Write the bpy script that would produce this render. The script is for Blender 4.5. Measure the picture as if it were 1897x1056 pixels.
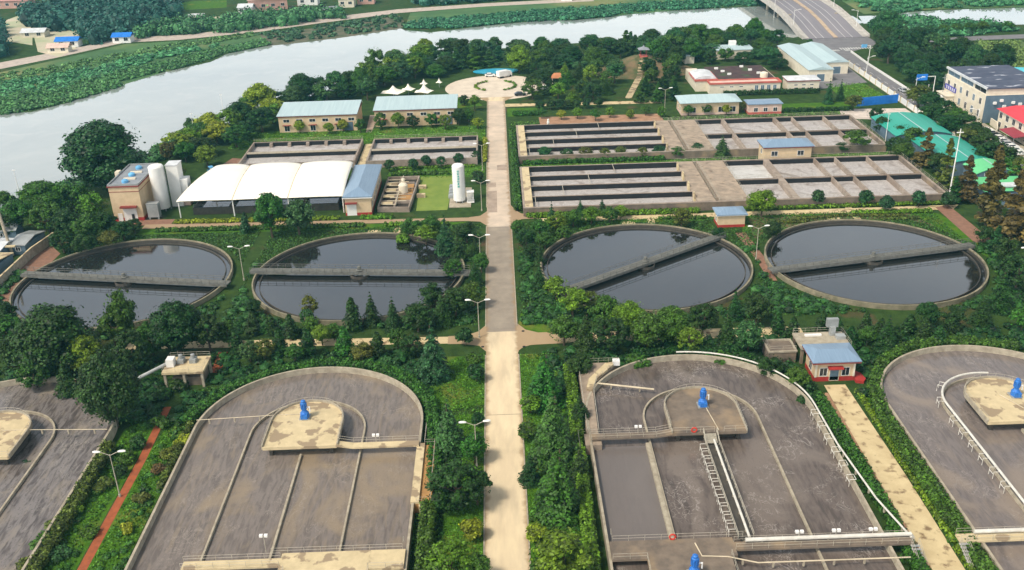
import bpy, math, random
import numpy as np
from mathutils import Vector, Matrix

for o in list(bpy.data.objects):
    bpy.data.objects.remove(o)
sc = bpy.context.scene
col = sc.collection
R = math.radians

# ------------------------------------------------------------------ camera
FPX, PITCH, YAW, ROLL, CAMZ = 1806.29, R(25.4038), R(0.45537), R(-1.75638), 95.0
_f = Vector((math.sin(YAW) * math.cos(PITCH), math.cos(YAW) * math.cos(PITCH), -math.sin(PITCH)))
_r0 = Vector((math.cos(YAW), -math.sin(YAW), 0))
_u0 = _r0.cross(_f)
_r = _r0 * math.cos(ROLL) + _u0 * math.sin(ROLL)
_u = -_r0 * math.sin(ROLL) + _u0 * math.cos(ROLL)
cd = bpy.data.cameras.new('camera')
cam = bpy.data.objects.new('camera', cd)
col.objects.link(cam)
M = Matrix((( _r.x, _u.x, -_f.x, 0), (_r.y, _u.y, -_f.y, 0), (_r.z, _u.z, -_f.z, CAMZ), (0, 0, 0, 1)))
cam.matrix_world = M
cd.sensor_width = 36.0
cd.lens = FPX / 1897.0 * 36.0
cd.clip_start = 1.0
cd.clip_end = 6000.0
sc.camera = cam

# ------------------------------------------------------------------ world, sun, exposure
SUN_EL, SUN_AZ = R(54), R(232)          # azimuth clockwise from +Y: the sun stands behind and to the left
w = bpy.data.worlds.new('World')
sc.world = w
w.use_nodes = True
nt = w.node_tree
bg = nt.nodes['Background']
sky = nt.nodes.new('ShaderNodeTexSky')
sky.sky_type = 'NISHITA'
sky.sun_disc = False
sky.sun_elevation = SUN_EL
sky.sun_rotation = SUN_AZ
sky.altitude = 50
sky.air_density = 1.2
sky.dust_density = 5.0
sky.ozone_density = 1.0
hs = nt.nodes.new('ShaderNodeHueSaturation')
hs.inputs['Saturation'].default_value = 0.30
hs.inputs['Value'].default_value = 1.0
nt.links.new(sky.outputs[0], hs.inputs['Color'])
tc = nt.nodes.new('ShaderNodeTexCoord')
mp = nt.nodes.new('ShaderNodeMapping')
mp.inputs['Scale'].default_value = (1.5, 1.5, 6.0)
nz = nt.nodes.new('ShaderNodeTexNoise')
nz.inputs['Scale'].default_value = 1.6
nz.inputs['Detail'].default_value = 4
rp = nt.nodes.new('ShaderNodeValToRGB')
rp.color_ramp.elements[0].position = 0.35
rp.color_ramp.elements[0].color = (0.92, 0.96, 1.02, 1)
rp.color_ramp.elements[1].position = 0.65
rp.color_ramp.elements[1].color = (1.35, 1.32, 1.27, 1)
mx = nt.nodes.new('ShaderNodeMix')
mx.data_type = 'RGBA'
mx.blend_type = 'MULTIPLY'
mx.inputs[0].default_value = 1.0
nt.links.new(tc.outputs['Generated'], mp.inputs[0])
nt.links.new(mp.outputs[0], nz.inputs['Vector'])
nt.links.new(nz.outputs[0], rp.inputs[0])
nt.links.new(hs.outputs[0], mx.inputs[6])
nt.links.new(rp.outputs[0], mx.inputs[7])
# overcast glow: the cloud deck is brighter towards the horizon
sz = nt.nodes.new('ShaderNodeSeparateXYZ')
nt.links.new(tc.outputs['Generated'], sz.inputs[0])
gl = nt.nodes.new('ShaderNodeFloatCurve')
cv = gl.mapping.curves[0]
cv.points[0].location = (0.0, 0.85)
cv.points[1].location = (1.0, 0.15)
for q in ((0.15, 0.88), (0.26, 0.68), (0.42, 0.51), (0.65, 0.24)):
    cv.points.new(*q)
gl.mapping.update()
nt.links.new(sz.outputs[2], gl.inputs['Value'])
g3 = nt.nodes.new('ShaderNodeMath')
g3.operation = 'MULTIPLY'
g3.inputs[1].default_value = 3.0
nt.links.new(gl.outputs[0], g3.inputs[0])
m2_ = nt.nodes.new('ShaderNodeVectorMath')
m2_.operation = 'SCALE'
nt.links.new(mx.outputs[2], m2_.inputs[0])
nt.links.new(g3.outputs[0], m2_.inputs['Scale'])
nt.links.new(m2_.outputs[0], bg.inputs['Color'])
bg.inputs['Strength'].default_value = 0.15

sd = bpy.data.lights.new('sun', 'SUN')
sd.energy = 3.2
sd.angle = R(10)
sd.color = (1.0, 0.90, 0.74)
sun = bpy.data.objects.new('sun', sd)
col.objects.link(sun)
sdir = Vector((math.sin(SUN_AZ) * math.cos(SUN_EL), math.cos(SUN_AZ) * math.cos(SUN_EL), math.sin(SUN_EL)))
sun.rotation_euler = (-sdir).to_track_quat('-Z', 'Y').to_euler()
sun.location = (0, 0, 300)

sc.view_settings.view_transform = 'Standard'
sc.view_settings.look = 'None'
sc.view_settings.exposure = 0.02
sc.view_settings.gamma = 1.0
sc.render.engine = 'CYCLES'
sc.cycles.max_bounces = 6
sc.cycles.volume_bounces = 1
sc.cycles.transparent_max_bounces = 8


# ------------------------------------------------------------------ helpers
def at(px, py, z=0.0):
    """world point where the sight line of photo pixel (px, py) meets height z"""
    d = _f + _r * ((px - 948.5) / FPX) + _u * ((528.0 - py) / FPX)
    t = (z - CAMZ) / d.z
    return Vector((d.x * t, d.y * t, z))


def tag(o, label=None, cat=None, group=None, kind=None):
    if label: o['label'] = label
    if cat: o['category'] = cat
    if group: o['group'] = group
    if kind: o['kind'] = kind
    return o


def empty(name, loc=(0, 0, 0), rz=0.0):
    o = bpy.data.objects.new(name, None)
    o.empty_display_size = 0.5
    o.location = loc
    o.rotation_euler = (0, 0, rz)
    col.objects.link(o)
    return o


def dup(src, loc, rz=0.0, label=None, group=None, scale=None):
    r = src.copy()
    col.objects.link(r)
    r.location = loc
    r.rotation_euler = (0, 0, rz)
    if scale: r.scale = scale
    if label: r['label'] = label
    if group: r['group'] = group
    for ch in src.children:
        c = ch.copy()
        col.objects.link(c)
        c.parent = r
        for g in ch.children:
            d = g.copy()
            col.objects.link(d)
            d.parent = c
    return r


class G:
    def __init__(s):
        s.v = []
        s.f = []

    def add(s, vs, fs):
        b = len(s.v)
        s.v += [tuple(p) for p in vs]
        s.f += [tuple(i + b for i in f) for f in fs]
        return s

    def box(s, x0, x1, y0, y1, z0, z1):
        return s.add([(x0, y0, z0), (x1, y0, z0), (x1, y1, z0), (x0, y1, z0), (x0, y0, z1), (x1, y0, z1), (x1, y1, z1), (x0, y1, z1)],
                     [(0, 3, 2, 1), (4, 5, 6, 7), (0, 1, 5, 4), (1, 2, 6, 5), (2, 3, 7, 6), (3, 0, 4, 7)])

    def prism(s, poly, z0, z1):
        n = len(poly)
        a = sum(poly[i][0] * poly[(i + 1) % n][1] - poly[(i + 1) % n][0] * poly[i][1] for i in range(n))
        if a < 0: poly = poly[::-1]
        vs = [(p[0], p[1], z0) for p in poly] + [(p[0], p[1], z1) for p in poly]
        fs = [tuple(range(n - 1, -1, -1)), tuple(range(n, 2 * n))]
        fs += [(i, (i + 1) % n, n + (i + 1) % n, n + i) for i in range(n)]
        return s.add(vs, fs)

    def sheet(s, poly, z):
        n = len(poly)
        a = sum(poly[i][0] * poly[(i + 1) % n][1] - poly[(i + 1) % n][0] * poly[i][1] for i in range(n))
        if a < 0: poly = poly[::-1]
        return s.add([(p[0], p[1], z) for p in poly], [tuple(range(n))])

    def wall(s, pts, wd, z0, z1, closed=False):
        pts = [Vector((p[0], p[1])) for p in pts]
        n = len(pts)
        L, Rr = [], []
        for i in range(n):
            if closed:
                a, b = pts[i - 1], pts[(i + 1) % n]
                d1 = (pts[i] - a).normalized()
                d2 = (b - pts[i]).normalized()
            else:
                d1 = (pts[i] - pts[i - 1]).normalized() if i > 0 else (pts[1] - pts[0]).normalized()
                d2 = (pts[i + 1] - pts[i]).normalized() if i < n - 1 else d1
            t = d1 + d2
            if t.length < 1e-6: t = d1
            t.normalize()
            nn = Vector((-t.y, t.x))
            c = max(0.4, nn.dot(Vector((-d1.y, d1.x))))
            L.append(pts[i] + nn * (wd / 2 / c))
            Rr.append(pts[i] - nn * (wd / 2 / c))
        vs = []
        for i in range(n):
            vs += [(L[i].x, L[i].y, z0), (L[i].x, L[i].y, z1), (Rr[i].x, Rr[i].y, z1), (Rr[i].x, Rr[i].y, z0)]
        fs = []
        for i in range(n if closed else n - 1):
            a, b = 4 * i, 4 * ((i + 1) % n)
            for k in range(4):
                fs.append((a + k, a + (k + 1) % 4, b + (k + 1) % 4, b + k))
        if not closed:
            fs += [(0, 3, 2, 1), (4 * n - 4, 4 * n - 3, 4 * n - 2, 4 * n - 1)]
        return s.add(vs, fs)

    def tube(s, pts, r, n=6, r2=None):
        pts = [Vector(p) for p in pts]
        m = len(pts)
        vs = []
        for i, p in enumerate(pts):
            d = (pts[min(i + 1, m - 1)] - pts[max(i - 1, 0)]).normalized()
            up = Vector((0, 0, 1)) if abs(d.z) < 0.9 else Vector((1, 0, 0))
            a = d.cross(up).normalized()
            b = a.cross(d)
            rr = r if r2 is None else r + (r2 - r) * i / (m - 1)
            for k in range(n):
                t = 2 * math.pi * k / n
                vs.append(p + a * (math.cos(t) * rr) + b * (math.sin(t) * rr))
        fs = []
        for i in range(m - 1):
            for k in range(n):
                k2 = (k + 1) % n
                fs.append((i * n + k, (i + 1) * n + k, (i + 1) * n + k2, i * n + k2))
        fs += [tuple(range(n)), tuple(range((m - 1) * n + n - 1, (m - 1) * n - 1, -1))]
        return s.add(vs, fs)

    def lathe(s, prof, cx=0, cy=0, n=20):
        vs, fs = [], []
        m = len(prof)
        for r, z in prof:
            for k in range(n):
                t = 2 * math.pi * k / n
                vs.append((cx + r * math.cos(t), cy + r * math.sin(t), z))
        for i in range(m - 1):
            for k in range(n):
                k2 = (k + 1) % n
                fs.append((i * n + k, i * n + k2, (i + 1) * n + k2, (i + 1) * n + k))
        fs += [tuple(range(n - 1, -1, -1)), tuple(range((m - 1) * n, m * n))]
        return s.add(vs, fs)

    def rail(s, pts, h=1.0, step=2.2, r=0.028, bars=(1.0, 0.52)):
        """railing along a 3-D polyline of foot points"""
        pts = [Vector(p) for p in pts]
        for b in bars:
            s.tube([p + Vector((0, 0, h * b)) for p in pts], r, 4)
        for a, b in zip(pts[:-1], pts[1:]):
            L = (b - a).length
            k = max(1, round(L / step))
            for i in range(k):
                p = a.lerp(b, i / k)
                s.tube([p, p + Vector((0, 0, h))], r, 4)
        s.tube([pts[-1], pts[-1] + Vector((0, 0, h))], r, 4)
        return s

    def build(s, name, mat, parent=None, loc=None, smooth=False):
        me = bpy.data.meshes.new(name)
        me.from_pydata(s.v, [], s.f)
        me.materials.append(mat)
        if smooth:
            me.polygons.foreach_set('use_smooth', [True] * len(me.polygons))
        me.update()
        o = bpy.data.objects.new(name, me)
        col.objects.link(o)
        if parent is not None: o.parent = parent
        if loc is not None: o.location = loc
        return o


def thing(g, name, mat, label, cat, group=None, loc=None, parent=None):
    o = g.build(name, mat, parent, loc)
    return tag(o, label, cat, group)


def struct(g, name, mat):
    return tag(g.build(name, mat), None, None, None, 'structure')


def arc(cx, cy, r, a0, a1, n=32):
    return [(cx + r * math.cos(R(a0 + (a1 - a0) * i / n)), cy + r * math.sin(R(a0 + (a1 - a0) * i / n))) for i in range(n + 1)]


# ------------------------------------------------------------------ materials
def mat(name, c, rough=0.8, c2=None, scale=0.4, amount=0.5, detail=6, spec=0.3, bump=0.0, bscale=None, stretch=None, c3=None, scale3=0.06, pos3=(0.5, 0.62), metal=0.0, contrast=(0.35, 0.65), distortion=0.0):
    m = bpy.data.materials.new(name)
    m.use_nodes = True
    n = m.node_tree
    L = n.links
    p = n.nodes['Principled BSDF']
    p.inputs['Roughness'].default_value = rough
    p.inputs['Specular IOR Level'].default_value = spec
    p.inputs['Metallic'].default_value = metal
    t = n.nodes.new('ShaderNodeTexCoord')
    vec = t.outputs['Object']
    if stretch:
        mpn = n.nodes.new('ShaderNodeMapping')
        mpn.inputs['Scale'].default_value = stretch
        L.new(vec, mpn.inputs[0])
        vec = mpn.outputs[0]
    if c2 is None:
        c2 = tuple(x * 0.72 for x in c)
    nn = n.nodes.new('ShaderNodeTexNoise')
    nn.inputs['Scale'].default_value = scale
    nn.inputs['Detail'].default_value = detail
    nn.inputs['Roughness'].default_value = 0.62
    nn.inputs['Distortion'].default_value = distortion
    L.new(vec, nn.inputs['Vector'])
    r = n.nodes.new('ShaderNodeValToRGB')
    r.color_ramp.elements[0].position = contrast[0]
    r.color_ramp.elements[1].position = contrast[1]
    r.color_ramp.elements[0].color = (*c2, 1)
    r.color_ramp.elements[1].color = (*c, 1)
    L.new(nn.outputs[0], r.inputs[0])
    out = r.outputs[0]
    if c3:
        n3 = n.nodes.new('ShaderNodeTexNoise')
        n3.inputs['Scale'].default_value = scale3
        n3.inputs['Detail'].default_value = 5
        n3.inputs['Distortion'].default_value = distortion
        L.new(vec, n3.inputs['Vector'])
        r3 = n.nodes.new('ShaderNodeValToRGB')
        r3.color_ramp.elements[0].position = pos3[0]
        r3.color_ramp.elements[1].position = pos3[1]
        L.new(n3.outputs[0], r3.inputs[0])
        mm = n.nodes.new('ShaderNodeMix')
        mm.data_type = 'RGBA'
        L.new(r3.outputs[0], mm.inputs[0])
        L.new(out, mm.inputs[6])
        mm.inputs[7].default_value = (*c3, 1)
        out = mm.outputs[2]
    L.new(out, p.inputs['Base Color'])
    if bump:
        bn = n.nodes.new('ShaderNodeTexNoise')
        bn.inputs['Scale'].default_value = bscale or scale * 4
        bn.inputs['Detail'].default_value = 4
        L.new(vec, bn.inputs['Vector'])
        bb = n.nodes.new('ShaderNodeBump')
        bb.inputs['Strength'].default_value = bump
        bb.inputs['Distance'].default_value = 0.3
        L.new(bn.outputs[0], bb.inputs['Height'])
        L.new(bb.outputs[0], p.inputs['Normal'])
    return m


def foliage_mat(name):
    """leaf colour from the object's own colour, varied leaf by leaf and tree by tree"""
    m = bpy.data.materials.new(name)
    m.use_nodes = True
    n = m.node_tree
    L = n.links
    p = n.nodes['Principled BSDF']
    p.inputs['Roughness'].default_value = 0.55
    p.inputs['Specular IOR Level'].default_value = 0.25
    oi = n.nodes.new('ShaderNodeObjectInfo')
    ge = n.nodes.new('ShaderNodeNewGeometry')
    hv = n.nodes.new('ShaderNodeHueSaturation')
    mr = n.nodes.new('ShaderNodeMapRange')
    mr.inputs['To Min'].default_value = 0.3
    mr.inputs['To Max'].default_value = 1.75
    L.new(ge.outputs['Random Per Island'], mr.inputs['Value'])
    mh = n.nodes.new('ShaderNodeMapRange')
    mh.inputs['To Min'].default_value = 0.475
    mh.inputs['To Max'].default_value = 0.52
    L.new(oi.outputs['Random'], mh.inputs['Value'])
    tcn = n.nodes.new('ShaderNodeTexCoord')
    ns = n.nodes.new('ShaderNodeTexNoise')
    ns.inputs['Scale'].default_value = 0.55
    ns.inputs['Detail'].default_value = 2
    L.new(tcn.outputs['Object'], ns.inputs['Vector'])
    m2 = n.nodes.new('ShaderNodeMapRange')
    m2.inputs['From Min'].default_value = 0.3
    m2.inputs['From Max'].default_value = 0.7
    m2.inputs['To Min'].default_value = 0.6
    m2.inputs['To Max'].default_value = 1.4
    L.new(ns.outputs[0], m2.inputs['Value'])
    mu = n.nodes.new('ShaderNodeMath')
    mu.operation = 'MULTIPLY'
    L.new(mr.outputs[0], mu.inputs[0])
    L.new(m2.outputs[0], mu.inputs[1])
    L.new(mu.outputs[0], hv.inputs['Value'])
    L.new(mh.outputs[0], hv.inputs['Hue'])
    L.new(oi.outputs['Color'], hv.inputs['Color'])
    L.new(hv.outputs[0], p.inputs['Base Color'])
    return m


FOL = foliage_mat('foliage')
BARK = mat('bark', (0.10, 0.075, 0.05), 0.9, scale=3)
GROUND = mat('ground_grass', (0.045, 0.085, 0.018), 0.95, (0.022, 0.048, 0.012), 0.35, c3=(0.10, 0.068, 0.036), scale3=0.07, pos3=(0.60, 0.72), bump=0.6, bscale=2.5, spec=0.1)
LAWN = mat('lawn_grass', (0.075, 0.17, 0.012), 0.95, (0.038, 0.11, 0.010), 0.5, c3=(0.16, 0.16, 0.03), scale3=0.12, pos3=(0.55, 0.75), bump=0.5, bscale=4, spec=0.1)
LAWN2 = mat('pale_lawn_grass', (0.21, 0.27, 0.06), 0.95, (0.15, 0.22, 0.045), 0.25, bump=0.3, bscale=4, spec=0.1)
ROAD = mat('pale_concrete_road', (0.72, 0.59, 0.39), 0.85, (0.61, 0.49, 0.33), 0.5, c3=(0.45, 0.37, 0.26), scale3=0.35, pos3=(0.52, 0.8), spec=0.2, stretch=(1, 0.22, 1), detail=9)
ROADGREY = mat('grey_concrete_road', (0.33, 0.28, 0.22), 0.85, (0.25, 0.21, 0.17), 0.3, spec=0.2)
ROADPINK = mat('patched_concrete_road', (0.62, 0.50, 0.39), 0.85, (0.47, 0.39, 0.31), 0.22, spec=0.2)


def edge_dirt(m, xc, half, c):
    """soil washed onto the road along both kerbs"""
    n = m.node_tree
    L = n.links
    p = n.nodes['Principled BSDF']
    src = p.inputs['Base Color'].links[0].from_socket
    t = n.nodes.new('ShaderNodeTexCoord')
    sx = n.nodes.new('ShaderNodeSeparateXYZ')
    L.new(t.outputs['Object'], sx.inputs[0])
    a = n.nodes.new('ShaderNodeMath'); a.operation = 'SUBTRACT'; a.inputs[1].default_value = xc
    L.new(sx.outputs[0], a.inputs[0])
    b = n.nodes.new('ShaderNodeMath'); b.operation = 'ABSOLUTE'
    L.new(a.outputs[0], b.inputs[0])
    nz = n.nodes.new('ShaderNodeTexNoise'); nz.inputs['Scale'].default_value = 0.5; nz.inputs['Detail'].default_value = 6
    L.new(t.outputs['Object'], nz.inputs['Vector'])
    ad = n.nodes.new('ShaderNodeMath'); ad.operation = 'MULTIPLY_ADD'; ad.inputs[1].default_value = 2.2
    L.new(nz.outputs[0], ad.inputs[0]); L.new(b.outputs[0], ad.inputs[2])
    mr = n.nodes.new('ShaderNodeMapRange'); mr.interpolation_type = 'SMOOTHSTEP'
    mr.inputs['From Min'].default_value = half + .25; mr.inputs['From Max'].default_value = half + 1.35
    mr.inputs['To Max'].default_value = 0.8
    L.new(ad.outputs[0], mr.inputs['Value'])
    mm = n.nodes.new('ShaderNodeMix'); mm.data_type = 'RGBA'
    L.new(mr.outputs[0], mm.inputs[0]); L.new(src, mm.inputs[6]); mm.inputs[7].default_value = (*c, 1)
    L.new(mm.outputs[2], p.inputs['Base Color'])


for m_ in (ROAD, ROADGREY, ROADPINK):
    edge_dirt(m_, -1.05, 3.15, (0.30, 0.20, 0.11))
PATCH = mat('road_repair_concrete', (0.42, 0.33, 0.26), 0.85, spec=0.2)
PATH = mat('cream_path_concrete', (0.63, 0.51, 0.30), 0.85, (0.52, 0.41, 0.235), 0.4, c3=(0.22, 0.15, 0.085), scale3=0.55, pos3=(0.55, 0.66), spec=0.2, detail=9)
REDBRICK = mat('red_brick_path', (0.36, 0.095, 0.035), 0.9, (0.24, 0.07, 0.03), 0.9)
BROWNPATH = mat('brown_path', (0.28, 0.15, 0.10), 0.9, (0.20, 0.11, 0.075), 0.8)
SOIL = mat('bare_soil', (0.42, 0.24, 0.15), 0.95, (0.28, 0.16, 0.09), 0.5)
ASPHALT = mat('asphalt', (0.20, 0.19, 0.20), 0.85, (0.15, 0.145, 0.155), 0.3)
DECKROAD = mat('bridge_asphalt', (0.24, 0.22, 0.24), 0.8, (0.19, 0.18, 0.20), 0.15, stretch=(1, 0.12, 1))
WHITELINE = mat('road_marking_white', (0.75, 0.75, 0.72), 0.8)
YELLOWLINE = mat('road_marking_yellow', (0.7, 0.5, 0.15), 0.8)
CONC = mat('concrete', (0.42, 0.37, 0.28), 0.9, (0.28, 0.24, 0.18), 0.9, bump=0.15)
CONCPALE = mat('pale_concrete', (0.60, 0.49, 0.30), 0.9, (0.49, 0.40, 0.245), 0.6, c3=(0.30, 0.23, 0.15), scale3=0.33, pos3=(0.54, 0.58), spec=0.2)
CONCDARK = mat('weathered_shaded_concrete', (0.21, 0.165, 0.125), 0.9, (0.13, 0.105, 0.085), 0.5, c3=(0.27, 0.20, 0.13), scale3=0.2, pos3=(0.52, 0.66))  # brown weathered decks; on the basin outer walls it stands in for shadow
CONCWETSHADE = mat('wet_shaded_concrete', (0.085, 0.075, 0.06), 0.6, (0.05, 0.045, 0.04), 0.8)  # wet faces, and shade painted under the platforms and the membrane roof
WETSHADOW = mat('black_wet_shadow_concrete', (0.016, 0.015, 0.018), 0.6, (0.010, 0.010, 0.012), 0.8)  # black of the wet lane walls and of the painted shadow strips
BASINC = mat('basin_concrete', (0.36, 0.295, 0.24), 0.9, (0.23, 0.185, 0.15), 0.5, c3=(0.20, 0.15, 0.115), scale3=0.10, pos3=(0.55, 0.72))
DECKTAN = mat('tan_deck_concrete', (0.40, 0.315, 0.235), 0.9, (0.25, 0.20, 0.155), 0.5, c3=(0.17, 0.125, 0.09), scale3=0.35, pos3=(0.60, 0.70))
RUSTDECK = mat('rusty_deck', (0.45, 0.25, 0.09), 0.9, (0.33, 0.18, 0.07), 0.6)
RAIL = mat('railing_paint', (0.46, 0.42, 0.34), 0.5, (0.34, 0.31, 0.25), 2)
STEEL = mat('galvanised_steel', (0.40, 0.42, 0.42), 0.5, metal=0.3)
PIPEW = mat('white_pipe_paint', (0.66, 0.64, 0.58), 0.45, (0.50, 0.48, 0.43), 0.8)
PIPEC = mat('cream_pipe_paint', (0.62, 0.53, 0.38), 0.5)
BLUEM = mat('blue_machine_paint', (0.03, 0.19, 0.58), 0.5, (0.02, 0.10, 0.36), 2.5, spec=0.4)
BLUEL = mat('light_blue_paint', (0.16, 0.45, 0.75), 0.4)
REDP = mat('red_paint', (0.62, 0.05, 0.03), 0.5)
WHITEP = mat('white_paint', (0.80, 0.79, 0.76), 0.45, (0.74, 0.73, 0.70), 0.6)
WHITEMEM = mat('white_membrane', (0.86, 0.82, 0.72), 0.6, (0.79, 0.75, 0.66), 0.35)
CREAMW = mat('cream_wall', (0.62, 0.47, 0.30), 0.85, (0.53, 0.40, 0.25), 0.7)
CREAML = mat('pale_cream_wall', (0.72, 0.65, 0.52), 0.85, (0.62, 0.56, 0.44), 0.6)
PINKW = mat('pink_wall', (0.70, 0.50, 0.42), 0.85)
REDTRIM = mat('dark_red_trim', (0.26, 0.05, 0.045), 0.7)
REDBASE = mat('red_base_paint', (0.42, 0.035, 0.03), 0.7, (0.30, 0.03, 0.025), 1)
BLUEROOF = mat('blue_grey_roof_sheet', (0.21, 0.30, 0.41), 0.45, (0.17, 0.25, 0.35), 0.6, stretch=(6, 0.3, 1), spec=0.5)
PALEROOF = mat('pale_blue_roof_sheet', (0.43, 0.54, 0.56), 0.5, (0.36, 0.47, 0.50), 0.4, stretch=(5, 0.2, 1))
TEALROOF = mat('teal_roof_sheet', (0.035, 0.36, 0.27), 0.5, (0.025, 0.28, 0.21), 0.4, stretch=(5, 0.2, 1))
LIMEROOF = mat('mint_roof_sheet', (0.14, 0.55, 0.24), 0.5, (0.12, 0.48, 0.21), 0.4)
WHITEROOF = mat('white_roof_sheet', (0.66, 0.68, 0.70), 0.5)
GREYROOF = mat('grey_flat_roof', (0.28, 0.30, 0.33), 0.7, (0.20, 0.22, 0.25), 0.3)
DARKROOF = mat('dark_bitumen_roof', (0.085, 0.095, 0.14), 0.7, (0.05, 0.06, 0.10), 0.3, c3=(0.40, 0.42, 0.48), scale3=0.35, pos3=(0.62, 0.66), stretch=(0.45, 1.2, 1))
REDROOF = mat('red_roof_sheet', (0.70, 0.055, 0.075), 0.5, (0.62, 0.05, 0.065), 0.4)
REDTILE = mat('red_coping', (0.55, 0.13, 0.10), 0.7)
GLASS = mat('dark_glass', (0.025, 0.03, 0.04), 0.12, spec=0.6)
DARKIN = mat('dark_interior', (0.03, 0.028, 0.03), 0.9)
GREYBLUE = mat('grey_blue_render', (0.13, 0.19, 0.24), 0.8, (0.09, 0.14, 0.19), 0.4)
SIGNBLUE = mat('sign_blue', (0.02, 0.20, 0.70), 0.5)
SIGNVIOLET = mat('shop_sign_blue', (0.07, 0.06, 0.42), 0.5)
TEALPAINT = mat('teal_lettering', (0.02, 0.42, 0.36), 0.5)
TYRE = mat('rubber', (0.02, 0.02, 0.02), 0.8)
POOLB = mat('pool_blue', (0.05, 0.42, 0.62), 0.3)
ROOFSOIL = mat('roof_garden_soil', (0.085, 0.05, 0.045), 0.95, (0.05, 0.03, 0.035), 0.4, c3=(0.05, 0.085, 0.03), scale3=0.2, pos3=(0.55, 0.7))


def water_mat(name, c, c2, foam, rough, scale, foam_pos, spec=0.5, bump=0.05, bscale=1.5, stretch=None, distortion=2.5, scale3=0.12, ior=1.4):
    m = mat(name, c, rough, c2, scale, spec=spec, bump=bump, bscale=bscale, c3=foam, scale3=scale3, pos3=foam_pos, distortion=distortion, stretch=stretch)
    m.node_tree.nodes['Principled BSDF'].inputs['IOR'].default_value = ior
    return m


def sludge_mat(name, base, dark, tan, foam, rough, tan_pos, line_amt, seed, fleck=0.5):
    """murky water: broad tan patches, streaks along the flow, dark flecks and thin foam threads"""
    m = bpy.data.materials.new(name)
    m.use_nodes = True
    n = m.node_tree
    L = n.links
    p = n.nodes['Principled BSDF']
    p.inputs['Roughness'].default_value = rough
    p.inputs['IOR'].default_value = 1.5
    t = n.nodes.new('ShaderNodeTexCoord')

    def noise(scale, detail, dist, st, w_=0.0):
        mp_ = n.nodes.new('ShaderNodeMapping')
        mp_.inputs['Scale'].default_value = st
        mp_.inputs['Location'].default_value = (seed * 7.3 + w_, seed * 3.1, 0)
        L.new(t.outputs['Object'], mp_.inputs[0])
        q = n.nodes.new('ShaderNodeTexNoise')
        q.inputs['Scale'].default_value = scale
        q.inputs['Detail'].default_value = detail
        q.inputs['Distortion'].default_value = dist
        L.new(mp_.outputs[0], q.inputs['Vector'])
        return q.outputs[0]

    def ramp(v, a_, b_):
        r = n.nodes.new('ShaderNodeMapRange')
        r.interpolation_type = 'SMOOTHSTEP'
        r.inputs['From Min'].default_value = a_
        r.inputs['From Max'].default_value = b_
        L.new(v, r.inputs['Value'])
        return r.outputs[0]

    def mixc(f, a_, c_):
        q = n.nodes.new('ShaderNodeMix')
        q.data_type = 'RGBA'
        L.new(f, q.inputs[0])
        if isinstance(a_, tuple): q.inputs[6].default_value = (*a_, 1)
        else: L.new(a_, q.inputs[6])
        q.inputs[7].default_value = (*c_, 1)
        return q.outputs[2]

    def mul(u, v):
        q = n.nodes.new('ShaderNodeMath')
        q.operation = 'MULTIPLY'
        L.new(u, q.inputs[0])
        if isinstance(v, float): q.inputs[1].default_value = v
        else: L.new(v, q.inputs[1])
        return q.outputs[0]
    c = mixc(ramp(noise(1.5, 4, .7, (1, .20, 1)), .38, .68), base, dark)
    c = mixc(ramp(noise(.11, 5, .8, (1, .6, 1), 5), *tan_pos), c, tan)
    c = mixc(mul(ramp(noise(.5, 4, 1.2, (1.3, .22, 1), 9), .52, .70), 0.45), c, tan)
    c = mixc(mul(ramp(noise(3.2, 3, .3, (1, .6, 1), 2), .58, .70), fleck), c, dark)
    for k, sc_ in enumerate((.32, .75)):
        nn = noise(sc_, 3, 1.6, (1, .7, 1), 21 + 13 * k)
        sb = n.nodes.new('ShaderNodeMath'); sb.operation = 'SUBTRACT'; sb.inputs[1].default_value = .5
        L.new(nn, sb.inputs[0])
        ab = n.nodes.new('ShaderNodeMath'); ab.operation = 'ABSOLUTE'
        L.new(sb.outputs[0], ab.inputs[0])
        ln = ramp(ab.outputs[0], .022, .002)
        msk = ramp(noise(.16, 3, .5, (1, 1, 1), 40 + k), .48, .64)
        c = mixc(mul(mul(ln, msk), line_amt), c, foam)
    L.new(c, p.inputs['Base Color'])
    bn = noise(2.2, 4, .2, (1, .6, 1), 3)
    bb = n.nodes.new('ShaderNodeBump')
    bb.inputs['Strength'].default_value = .10
    bb.inputs['Distance'].default_value = .2
    L.new(bn, bb.inputs['Height'])
    L.new(bb.outputs[0], p.inputs['Normal'])
    return m


SLUDGE_A = sludge_mat('sludge_water_tan', (0.185, 0.156, 0.138), (0.128, 0.107, 0.095), (0.245, 0.192, 0.135), (0.36, 0.31, 0.26), 0.2, (.50, .68), 0.30, 1, 0.35)
SLUDGE_B = sludge_mat('sludge_water_brown', (0.132, 0.106, 0.092), (0.084, 0.067, 0.059), (0.175, 0.143, 0.122), (0.36, 0.32, 0.29), 0.16, (.50, .66), 0.6, 2, 0.3)
SLUDGE_B2 = sludge_mat('sludge_water_still', (0.155, 0.134, 0.125), (0.148, 0.128, 0.12), (0.165, 0.143, 0.132), (0.2, 0.17, 0.16), 0.2, (.5, .8), 0.1, 3, 0.1)
SLUDGE_C = sludge_mat('sludge_water_mauve', (0.172, 0.146, 0.136), (0.130, 0.109, 0.102), (0.235, 0.19, 0.155), (0.32, 0.28, 0.25), 0.18, (.50, .68), 0.45, 4, 0.3)
SLUDGE_D = sludge_mat('sludge_water_dark', (0.175, 0.155, 0.148), (0.075, 0.062, 0.058), (0.25, 0.21, 0.165), (0.32, 0.29, 0.25), 0.26, (.54, .70), 0.4, 5, 0.7)
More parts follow.
